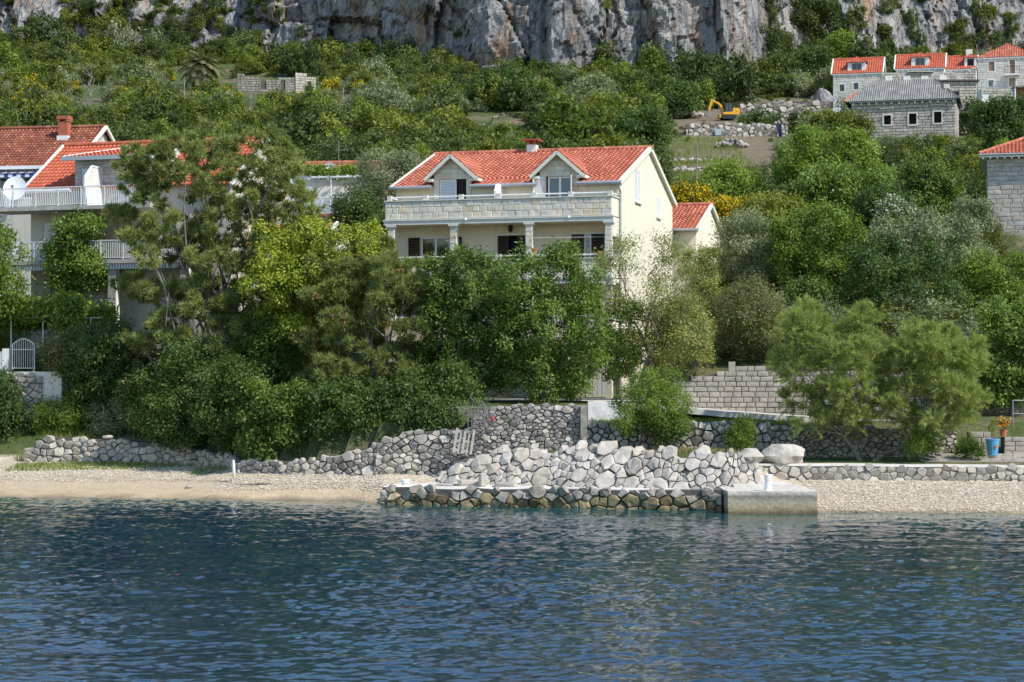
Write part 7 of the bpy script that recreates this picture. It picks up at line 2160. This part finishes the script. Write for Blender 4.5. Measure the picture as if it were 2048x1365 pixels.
# dark blue sheet hanging over the wall
tp = MB(); vs = []; fs = []
for i in range(9):
    for j in range(11):
        u = i / 8; v = j / 10
        w = .75 * (1 - .55 * v)
        vs.append((-.2 + (u - .5) * w + .28 * v, -.18 - .22 * math.sin(u * 9 + v * 2) * (.3 + .5 * v) * .5, -1.5 * v))
for i in range(8):
    for j in range(10): fs.append((i * 11 + j, (i + 1) * 11 + j, (i + 1) * 11 + j + 1, i * 11 + j + 1))
tp.add(vs, fs)
MT['tarp'] = m_plain('tarp_blue', (0.02, 0.025, 0.07), 0.5, 0.25, 3)
tag(tp.build('tarpaulin', MT['tarp'], loc=(PX(1560, 231.6), 231.7, PZ(249, 231.6))), 'dark blue tarpaulin hanging over the rubble wall beside a post', 'tarpaulin')
def heap(name, label, c, r, n, seed, mat='rock', h=.6, size=(.12, .34), cat='rubble'):
    rng = random.Random(seed)
    base = [new_mesh('stone', V, Fc_, mats=[MT[mat]]) for V, Fc_ in [rock_vf(rng) for _ in range(5)]]
    t = thing(name, label, cat, c)
    for k in range(n):
        a = rng.random() * 6.283; q = math.sqrt(rng.random()); s = rng.uniform(*size)
        o = link('stone', base[k % 5], t)
        o.location = (math.cos(a) * q * r[0], math.sin(a) * q * r[1], h * (1 - q ** 1.3) * rng.uniform(.8, 1.05) + s * .2)
        o.rotation_euler = (rng.random() * 6, rng.random() * 6, rng.random() * 6); o.scale = (s, s * rng.uniform(.6, 1), s * rng.uniform(.5, .9))
    return t
def rock_vf(rng):
    import bmesh
    bm = bmesh.new(); bmesh.ops.create_icosphere(bm, subdivisions=1, radius=1.0)
    V = [tuple(c * (1 + (rng.random() - .5) * .5) for c in v.co) for v in bm.verts]
    bm.verts.ensure_lookup_table(); Fc_ = np.array([[v.index for v in f.verts] for f in bm.faces]); bm.free()
    return V, [Fc_]
heap('rubble_heap', 'heap of grey broken stones on the clearing below the rubble wall', on_slope(1462, 296), (1.9, 1.4), 90, 5, 'rock_blue', .95)
heap('brown_rubble', 'small heap of brown and tan rubble on the wall beside the tarpaulin', Vector((PX(1562, 233.3), 233.2, PZ(248, 233.3) - .1)), (.8, .5), 30, 6, 'rock_quay', .6, (.12, .26))
heap('rubble_strip', 'line of pale loose stones at the left end of the building site', Vector((PX(1365, 262), 262, PZ(232, 262))), (3.4, .8), 60, 7, 'rock_warm', .5, (.2, .45))
heap('clearing_stones', 'scatter of pale stones below the wooden post on the clearing', on_slope(1372, 345), (2.4, 1.2), 40, 8, 'rock_warm', .3, (.14, .4))
heap('clearing_stones', 'scatter of pale stones uphill of the wooden post on the clearing', on_slope(1375, 325), (3.0, .8), 30, 9, 'rock_warm', .25, (.14, .36))
# poles
for px, y0, y1, lab, th in ((1393, 365, 290, 'wooden post on the clearing right of the cream house roof', .07), (1571, 276, 238, 'grey post beside the tarpaulin on the building site', .09), (368, 208, 160, 'grey wooden pole below the palm', .1), (686, 220, 178, 'grey wooden pole right of the roofless ruin', .1)):
    p = on_slope(px, y0); h = (y0 - y1) * p.y / F
    m = MB(); m.tube([(0, 0, -.3), (.03, 0, h)], [th, th * .8], 8); m.tube([(-.02, 0, h * .92), (.12, 0, h * .9)], .03, 5)
    tag(m.build('wooden_pole', MT['pole'], loc=p), lab, 'pole')

# yellow excavator
ex = thing('excavator', 'small yellow tracked excavator with raised boom on the building site', 'excavator', (PX(1456, 258), 258.0, PZ(239.5, 258)), math.radians(4))
m = MB()
for y in (-.75, .45):
    n = 16; prof = []
    for k in range(n):
        a = 2 * math.pi * k / n; prof.append((math.copysign(.72, math.cos(a)) + .27 * math.cos(a) if abs(math.cos(a)) > .01 else .72, .28 + .27 * math.sin(a)))
    m2 = MB(); m2.prism(prof, y, y + .32, 'y'); m2.build('track', MT['rubber'], ex)
m = MB(); m.box(-.55, .55, -.4, .42, .3, .55); m.build('undercarriage', MT['rubber'], ex)
m = MB(); m.prism([(-.75, .58), (1.15, .58), (1.42, .75), (1.42, 1.25), (1.25, 1.42), (.55, 1.42), (.45, .92), (-.75, .85)], -.72, .72, 'y'); m.build('body', MT['yellow_machine'], ex)
m = MB()
for a, b in (((-.5, -.66, .86), (-.38, -.62, 2.05)), ((.5, -.66, .86), (.45, -.62, 2.05)), ((-.5, .1, .86), (-.38, .08, 2.05)), ((.5, .1, .86), (.45, .08, 2.05))): m.bar(a, b, .08, .08, (0, 1, 0))
m.box(-.44, .52, -.68, .14, 2.05, 2.13); m.bar((0, -.66, .86), (.03, -.63, 2.05), .05, .05, (0, 1, 0)); cb = m.build('cab_frame', MT['black'], ex)
m = MB(); m.box(-.43, .43, -.6, .06, .9, 2.04); m.build('cab_glass', MT['glass_dark'], cb)
m = MB(); m.prism([(-.75, .75), (-.5, .8), (-.75, 1.75), (-1.15, 2.15), (-2.0, 2.5), (-2.05, 2.32), (-1.35, 2.0), (-1.05, 1.7)], -.14, .12, 'y'); m.build('boom', MT['yellow_machine'], ex)
m = MB(); m.prism([(-2.2, 2.62), (-1.88, 2.45), (-2.42, 1.1), (-2.6, 1.05)], -.11, .09, 'y'); m.build('stick', MT['yellow_machine'], ex)
m = MB(); m.bar((-1.05, 0, 1.95), (-2.05, 0, 2.62), .09); m.bar((-.9, 0, .9), (-1.25, 0, 1.75), .09); m.build('hydraulic_ram', MT['metal'], ex)
m = MB(); m.prism([(-2.62, 1.15), (-2.36, 1.1), (-2.2, .7), (-2.55, .35), (-2.9, .42), (-2.98, .72), (-2.75, .75)], -.32, .3, 'y'); m.build('bucket', MT['metal'], ex)
m = MB(); m.prism([(-1.25, .1), (-1.12, .08), (-1.05, .35), (-1.12, .55), (-1.25, .55)], -.85, .82, 'y'); m.bar((-1.15, -.3, .3), (-.5, -.3, .35), .1); m.bar((-1.15, .3, .3), (-.5, .3, .35), .1); m.build('dozer_blade', MT['yellow_machine'], ex)
m = MB(); m.box(1.0, 1.3, .3, .5, 1.42, 1.75); m.tube([(1.2, -.3, 1.42), (1.2, -.3, 1.75)], .05, 8); m.build('exhaust', MT['black'], ex)

# ruined walls on the hill
pr = on_slope(560, 186, d0=250)
rn = thing('roofless_ruin', 'roofless pale stone ruin in the scrub below the left cliff', 'ruin', pr, math.radians(8))
k_ = pr.y / F
m, T = masonry(-85 * k_, 30 * k_, -2, 36 * k_, 0, .38, .4, .9, 3, [(-38 * k_, -28 * k_, 8 * k_, 22 * k_), (2 * k_, 10 * k_, 2 * k_, 24 * k_)], .12, top=lambda x: (36 - (x / k_ + 85) * .20 if x < -30 * k_ else 25 + (3 if x > -5 * k_ else 0)) * k_)
o = m.build('wall', MT['ruin'], rn, tints=T)
m = MB(); m.prism([(-85 * k_, -2), (30 * k_, -2), (30 * k_, 24 * k_), (-5 * k_, 24 * k_), (-28 * k_, 20 * k_), (-85 * k_, 32 * k_)], .05, .5, 'y'); m.build('wall_core', MT['mortar'], rn)
Mr2 = Matrix.Translation((30 * k_, -.2, 0)) @ Matrix.Rotation(math.radians(20), 4, 'Z')
m, T = masonry(0, 44 * k_, -2, 40 * k_, 0, .38, .4, .9, 4, [(26 * k_, 32 * k_, 4 * k_, 24 * k_)], .12, top=lambda x: (40 - x / k_ * .16) * k_, M=Mr2); m.build('wall', MT['stonehouse'], rn, tints=T)
m = MB(); m.prism([(0, -2), (44 * k_, -2), (44 * k_, 30 * k_), (0, 37 * k_)], .05, .5, 'y'); m.build('wall_core', MT['mortar'], rn, M=Mr2)

# palm
pp_ = on_slope(403, 178, d0=250)
kp = pp_.y / F
pm = thing('palm_tree', 'big palm with drooping grey-green fronds on the hill below the cliff', 'palm', pp_)
m = MB(); hT = 46 * kp; m.tube([(0, 0, -.5), (.1, 0, hT * .5), (0, 0, hT)], [.45, .4, .5], 10); m.build('trunk', MT['bark'], pm)
rng = np.random.default_rng(3)
R_ = 50 * kp
for k in range(80):
    az = k * 2.39996; el = 1.25 - 1.75 * (k / 80) ** .8
    Lf = R_ * (1.0 + .12 * rng.normal()); Lf = min(Lf, R_ * 1.15)
    pts_ = []
    d = np.array([math.cos(az) * math.cos(el), math.sin(az) * math.cos(el), math.sin(el)])
    p = np.array([0, 0, hT]); n = 12
    for i in range(n + 1):
        pts_.append(p.copy()); d = d + np.array([0, 0, -.11 - .02 * (el < 0)]); d = d / np.linalg.norm(d); p = p + d * Lf / n
    V = []; Q = []
    side = np.array([-math.sin(az), math.cos(az), 0])
    for i in range(1, n + 1):
        t_ = pts_[i] - pts_[i - 1]; t_ /= np.linalg.norm(t_)
        up_ = np.cross(side, t_)
        for h_ in (0.0, .5):
            b0 = pts_[i - 1] + (pts_[i] - pts_[i - 1]) * h_
            ll = .95 * (math.sin(math.pi * (i - .4 + h_ * .8) / (n + 1)) ** .6) * R_ / 3.8
            for sg in (-1, 1):
                tip = b0 + side * sg * ll * .85 + t_ * ll * .55 - up_ * ll * .0 + np.array([0, 0, -.12 * ll])
                a = len(V); V += [b0 + t_ * .0, b0 + t_ * .2, tip]; Q.append((a, a + 1, a + 2))
        a = len(V); V += [pts_[i - 1] + side * .07, pts_[i - 1] - side * .07, pts_[i] - side * .06, pts_[i] + side * .06]
        Q.append((a, a + 1, a + 2)); Q.append((a, a + 2, a + 3))
    old = k > 52
    me = new_mesh('frond', V, [np.array(Q)], tint=np.clip(rng.random(len(Q)) * .5 + (.5 if old else .25), 0, 1), mats=[LEAF['palm']])
    link('frond', me, pm)

# dead trees
def dead_tree(label, px, py, h, seed, lean=0.0, spread=.35, n=7):
    p = on_slope(px, py, d0=200); rng = np.random.default_rng(seed); s = p.y / F
    m = MB(); H = h * s
    pts = limb(m, (0, 0, -.4), (lean * H, 0, H), .20, .05, rng, 7, .05, 6)
    for k in range(n):
        i = 2 + k % 4; st_ = np.array(pts[i]); a = rng.random() * 6.28
        limb(m, st_, st_ + np.array([math.cos(a) * spread * H, math.sin(a) * spread * H * .6, rng.uniform(.05, .35) * H]), .08, .02, rng, 5, .1, 4)
    tag(m.build('dead_tree', MT['bark_pale'], loc=p), label, 'dead tree')
dead_tree('bare grey dead tree standing tall left of the palm', 178, 240, 108, 1, .03, .15, 9)
dead_tree('pale forked dead trunk below the roofless ruin', 500, 235, 60, 2, .05, .22, 4)
dead_tree('thin pale dead stem at the far left of the hillside', 58, 165, 28, 3, 0, .2, 3)
p = on_slope(985, 262, d0=200); rng = np.random.default_rng(9); m = MB()
a0 = limb(m, (-1.2, -1, .5), (1.2, -1, 1.9), .14, .09, rng, 6, .06, 5); a1 = limb(m, a0[-1], (2.2, -1.2, .1), .09, .03, rng, 5, .06, 5)
for k in range(6): limb(m, a0[1 + k % 5], np.array(a0[1 + k % 5]) + np.array([rng.uniform(.3, 1.6), rng.uniform(-.5, .3), rng.uniform(-.9, .5)]), .06, .02, rng, 5, .1, 4)
tag(m.build('fallen_branch', MT['bark_pale'], loc=p), 'bleached arching dead branch under the big dark hill tree', 'branch')

# rock outcrops in the scrub
for i, (px, py, rx, rz, lab) in enumerate([(715, 125, 22, 16, 'grey rock outcrop in the scrub right of the ruin'), (1138, 228, 14, 20, 'pale rock in the scrub among the dark trees above the roof'), (1645, 205, 26, 20, 'large grey rock beside the white cottage'), (1250, 212, 16, 8, 'low pale rock in the scrub left of the building site'), (1905, 105, 40, 26, 'grey boulder crag behind the stone cottages'), (1790, 70, 30, 34, 'tall pale rock pillar behind the stone cottages'), (1730, 80, 26, 40, 'reddish rock face beside the pale pillar')]):
    p = on_slope(px, py + rz * .6, d0=200); s = p.y / F
    big_rock('rock_outcrop', lab, (p.x, p.y, p.z + rz * .5 * s), (rx * s, rx * s * .8, rz * s * 1.2), 70 + i, 'cliff', 'rock', 3, .35)

# ------------------------------------------------------------------ things along the shore
# wooden pallet leaning on the wall
pl = thing('wooden_pallet', 'weathered wooden pallet leaning against the stone wall', 'pallet', (PX(924, 85.0), 85.05, 1.95), math.radians(-8))
Mp = Matrix.Rotation(math.radians(-18), 4, 'X') @ Matrix.Rotation(math.radians(6), 4, 'Y')
for k in range(3):
    m = MB(); m.box(-.42 + k * .37, -.33 + k * .37, -.02, .07, 0, 1.1, Mp); m.build('bearer', MT['wood'], pl)
for k in range(2):
    m = MB(); m.box(-.24 + k * .37, -.15 + k * .37, .08, .1, 0, 1.0, Mp); m.build('slat', MT['wood'], pl)
for k in range(3):
    m = MB(); m.box(-.42, .41, .071, .079, .08 + k * .42, .2 + k * .42, Mp); m.build('cross_board', MT['wood'], pl)
# wire crate with dry branches and a red thing
wc = thing('wire_crate', 'rusty wire crate full of dry branches on the stone wall', 'crate', (PX(962, 85.2), 85.25, 3.05))
m = MB()
for k in range(9): m.bar((-.55 + k * .14, 0, 0), (-.55 + k * .14, 0, .85), .02)
for z in (0, .28, .57, .85): m.bar((-.55, 0, z), (.57, 0, z), .025)
for k in range(5): m.bar((-.55, k * .14, .85), (.57, k * .14, .85), .015); m.bar((-.55, k * .14, 0), (-.55, k * .14, .85), .015); m.bar((.57, k * .14, 0), (.57, k * .14, .85), .015)
m.build('mesh', MT['metal'], wc)
m = MB(); rng = np.random.default_rng(5)
for k in range(46):
    a = np.array([rng.uniform(-.5, .5), rng.uniform(.1, .6), rng.uniform(.1, .9)]); b = a + np.array([rng.uniform(-.9, .5), rng.uniform(-.3, .2), rng.uniform(-.15, .75)])
    limb(m, a, b, .018, .006, rng, 4, .12, 3)
tag(m.build('dry_branches', MT['bark_pale'], loc=(PX(957, 85.2), 85.25, 3.05)), 'bundle of bleached dry twigs spilling from the wire crate', 'branches')
rb = MB(); rb.lathe([(.02, 0), (.06, .04), (.075, .12), (.06, .2), (.02, .24)], 10); tag(rb.build('red_float', MT['red'], loc=(PX(985, 85.1), 85.12, 3.3)), 'small red float hanging on the wire crate', 'float')
# white stake on the beach, white lump, log
m = MB(); m.tube([(0, 0, -.2), (.02, 0, .4), (-.01, 0, .95)], [.075, .07, .06], 8); tag(m.build('white_stake', MT['white_wall'], loc=(PX(467, 87.6), 87.6, gz(PX(467, 87.6), 87.6))), 'white painted stake standing in the pebbles before the beach wall', 'stake')
big_rock('white_stone', 'single white stone lying on the sandy beach', (PX(377, 87.3), 87.3, gz(PX(377, 87.3), 87.3) + .06), (.16, .1, .09), 91, 'rock_warm', 'stone', 2)
m = MB(); m.tube([(-.9, 0, 0), (0, .05, .04), (.8, -.02, .0)], [.03, .04, .025], 6); tag(m.build('driftwood', MT['bark_pale'], loc=(PX(520, 86.6), 86.6, gz(PX(520, 86.6), 86.6) + .05)), 'thin bleached driftwood stick on the beach right of the white stake', 'driftwood')
# blue pot and potted plant
bp = thing('blue_pot', 'tall light-blue pot with a reddish flower mark beside the stone piers', 'pot', (PX(1985, 85.2), 85.2, 1.85))
m = MB(); m.lathe([(.19, 0), (.21, .02), (.285, .64), (.30, .66), (.30, .72), (.26, .72), (.25, .66)], 20); m.build('pot', MT['blue'], bp)
m = MB(); m.box(.04, .14, -.285, -.262, .34, .46); m.build('flower_mark', MT['terracotta'], bp)
V, Q, T = leaf_quads(np.random.default_rng(4), np.array([[0, 0, .85], [.1, 0, 1.0], [-.12, .05, .95], [0, 0, 1.2]]), np.array([[0, 0, 1.]] * 4), 60, .13, .2, .03, .4, .9, 'plume')
link('plant', new_mesh('plant', V, [Q], T, [LEAF['tamarisk']]), bp)
fp = thing('potted_flower', 'pot of orange flowers on the pier right of the blue pot', 'plant', (PX(2008, 86.4), 86.5, 2.64))
m = MB(); m.lathe([(.12, 0), (.17, .26), (.18, .28)], 12); m.build('pot', MT['terracotta'], fp)
V, Q, T = leaf_quads(np.random.default_rng(8), np.array([[0, 0, .4], [.12, 0, .5], [-.1, .05, .55], [0, 0, .7]]), np.array([[0, -.3, 1.]] * 4), 45, .13, .16, .09, .4, .9, 'leaf')
link('flowers', new_mesh('flowers', V, [Q], T, [LEAF['orange_fl'], LEAF['oleander']], np.array([i % 2 for i in range(len(Q))])), fp)
m = MB(); m.bar((0, 0, 0), (0, 0, 1.2), .05); m.tube([(0, 0, 1.18), (2.6, .2, 1.15)], .02, 6); m.tube([(0, 0, .6), (2.6, .2, .58)], .015, 6); tag(m.build('handrail', MT['metal'], loc=(PX(2026, 87.6), 87.6, 3.0)), 'thin metal handrail on the path right of the orange flowers', 'handrail')
# left: gate, gate wall, pergola frame
gt = thing('garden_gate', 'white arched metal gate in the garden wall below the beige house', 'gate', (PX(25, 99.0), 99.0, 5.55), math.radians(-10))
m = MB(); wg = 1.15
m.bar((0, 0, 0), (0, 0, 1.25), .05); m.bar((wg, 0, 0), (wg, 0, 1.25), .05); m.bar((0, 0, .08), (wg, 0, .08), .04); m.bar((0, 0, 1.0), (wg, 0, 1.0), .04)
arc = [(wg * i / 8, 0, 1.25 + .28 * math.sin(math.pi * i / 8)) for i in range(9)]
m.tube(arc, .03, 6)
for k in range(1, 10): x = wg * k / 10; m.bar((x, 0, .08), (x, 0, 1.25 + .28 * math.sin(math.pi * k / 10)), .022)
m.build('gate_frame', MT['trim'], gt)
gw = thing('gate_wall', 'pale rendered garden wall left of the white arched gate', 'wall', (PX(-90, 99.3), 99.5, 4.6), math.radians(-10))
m = MB(); m.box(-.5, 2.45, 0, .3, -1.2, 1.85); m.box(2.46, 2.78, -.05, .35, -1.2, 2.0); m.build('wall', MT['white_wall'], gw)
m = MB(); m.box(-.5, 6.0, -1.1, -.1, -1.4, .85); m.build('step', MT['concrete_top'], gw)
rubble_wall('slope_wall', 'grey stone retaining wall under the white gate', [(PX(-40, 97.6), 97.7), (PX(85, 97.6), 97.3)], lambda s: 3.2, lambda s: 5.35, .12, .3, ['rock_blue', 'rock'], 993, 1.4, .2, .08, .02, .1, 1.3)
pf = thing('garden_pergola', 'thin pale green pergola frame holding up the grape vine', 'pergola', (PX(85, 100.5), 100.6, 5.6))
for x in (-1.6, 0, 2.4):
    m = MB(); m.bar((x, 0, 0), (x, 0, 2.55), .06); m.build('post', MT['gutter'], pf)
m = MB(); m.bar((-2.2, 0, 2.57), (3.2, 0, 2.57), .05); m.bar((-2.2, 1.8, 2.6), (3.2, 1.8, 2.6), .05); m.build('beam', MT['gutter'], pf)

# grass and weeds: blades nobody could count
def grass(name, label, spots, n, h, mat, seed):
    rng = np.random.default_rng(seed); P_ = []
    for (x0, x1, y0, y1) in spots:
        k = int(n * (x1 - x0) * (y1 - y0))
        P_.append(np.stack([rng.uniform(x0, x1, k), rng.uniform(y0, y1, k)], 1))
    P_ = np.concatenate(P_); P_ = P_[fbm(P_[:, 0] * .9, P_[:, 1] * .9, 0, 3, seed) > -.25]
    z = ground_z(P_[:, 0], P_[:, 1]); m = len(P_)
    b = np.column_stack([P_, z - .01]); a = rng.random(m) * 6.28; hh = h * rng.uniform(.5, 1.4, m)
    lean = rng.normal(size=(m, 2)) * .35
    V = np.empty((m, 3, 3)); w = .02
    V[:, 0] = b + np.column_stack([np.cos(a) * w, np.sin(a) * w, np.zeros(m)]); V[:, 1] = b - np.column_stack([np.cos(a) * w, np.sin(a) * w, np.zeros(m)])
    V[:, 2] = b + np.column_stack([lean[:, 0] * hh, lean[:, 1] * hh, hh])
    tag(link(name, new_mesh(name, V.reshape(-1, 3), [np.arange(m * 3).reshape(-1, 3)], rng.random(m), [LEAF[mat]])), label, None, None, 'stuff')
grass('grass', 'green weeds along the foot of the pale dry-stone wall', [(-23.5, -14.5, 92.6, 95.0), (-14.5, -12.4, 90.2, 91.8)], 160, .16, 'grass', 1)
grass('lawn_grass', 'strip of short grass between field-stone wall and path', [(3.5, 12.5, 86.2, 88.4)], 220, .12, 'grass', 2)
grass('dry_grass', 'dry grass on top of the boulder embankment', [(3.5, 10.0, 83.2, 85.0)], 110, .14, 'dry', 3)
grass('slope_grass', 'tall grass on the garden slope above the dry-stone wall', [(-24, -13, 96, 101), (-9.5, -2, 87.5, 91)], 90, .38, 'grass', 4)
D_ = 150
grass('clearing_grass', 'rough grass on the stony clearing', [(13.5, 24, 150, 225)], 22, .5, 'grass', 5)
# beach flowers and pebbles
def pebbles(name, label, n, seed, rects, size, mat):
    rng = np.random.default_rng(seed); r_ = random.Random(seed)
    bases = [np.array(rock_vf(r_)[0]) for _ in range(4)]
    import bmesh
    bm = bmesh.new(); bmesh.ops.create_icosphere(bm, subdivisions=1, radius=1.0); bm.verts.ensure_lookup_table(); Ff = np.array([[v.index for v in f.verts] for f in bm.faces]); bm.free()
    # low shapes: an octahedron is enough at this size
    O = np.array([(1, 0, 0), (0, 1, 0), (-1, 0, 0), (0, -1, 0), (0, 0, 1.0), (0, 0, -1.0)]); Fo = np.array([(0, 1, 4), (1, 2, 4), (2, 3, 4), (3, 0, 4)])
    Vs = []; Fs = []; T = []; c = 0
    for (x0, x1, t0, t1) in rects:
        k = int(n * (x1 - x0) / 10)
        x = rng.uniform(x0, x1, k); ys0 = lin(x, SHORE); y = ys0 + rng.uniform(t0, t1, k)
        z = ground_z(x, y); s = rng.uniform(size[0], size[1], k); a = rng.random(k) * 6.28
        ca, sa = np.cos(a), np.sin(a)
        sc3 = np.stack([s * rng.uniform(.7, 1.4, k), s * rng.uniform(.7, 1.2, k), s * .55], 1)
        L = O[None] * sc3[:, None, :]
        W_ = np.stack([L[..., 0] * ca[:, None] - L[..., 1] * sa[:, None], L[..., 0] * sa[:, None] + L[..., 1] * ca[:, None], L[..., 2]], -1) + np.stack([x, y, z + .3 * s * .5], 1)[:, None, :]
        Vs.append(W_.reshape(-1, 3)); Fs.append((Fo[None] + (c + 6 * np.arange(k))[:, None, None]).reshape(-1, 3)); c += 6 * k
        T.append(np.repeat(rng.random(k), 4))
    tag(link(name, new_mesh(name, np.concatenate(Vs), [np.concatenate(Fs)], np.concatenate(T), [MT[mat]])), label, None, None, 'stuff')
MT['pebble'] = m_tile('pebble', [(0.34,0.275,0.20),(0.52,0.44,0.33),(0.66,0.585,0.475),(0.44,0.365,0.27)], .1, .9)
pebbles('beach_pebbles', 'pale pebbles of the right beach', 5200, 11, [(11.8, 22, .05, 5.3)], (.03, .075), 'pebble')
pebbles('beach_gravel', 'pale pebbles at the top of the left beach', 2300, 12, [(-25, -13, 3.5, 7.5), (-13, -5.5, 1.0, 3.2)], (.03, .07), 'pebble')
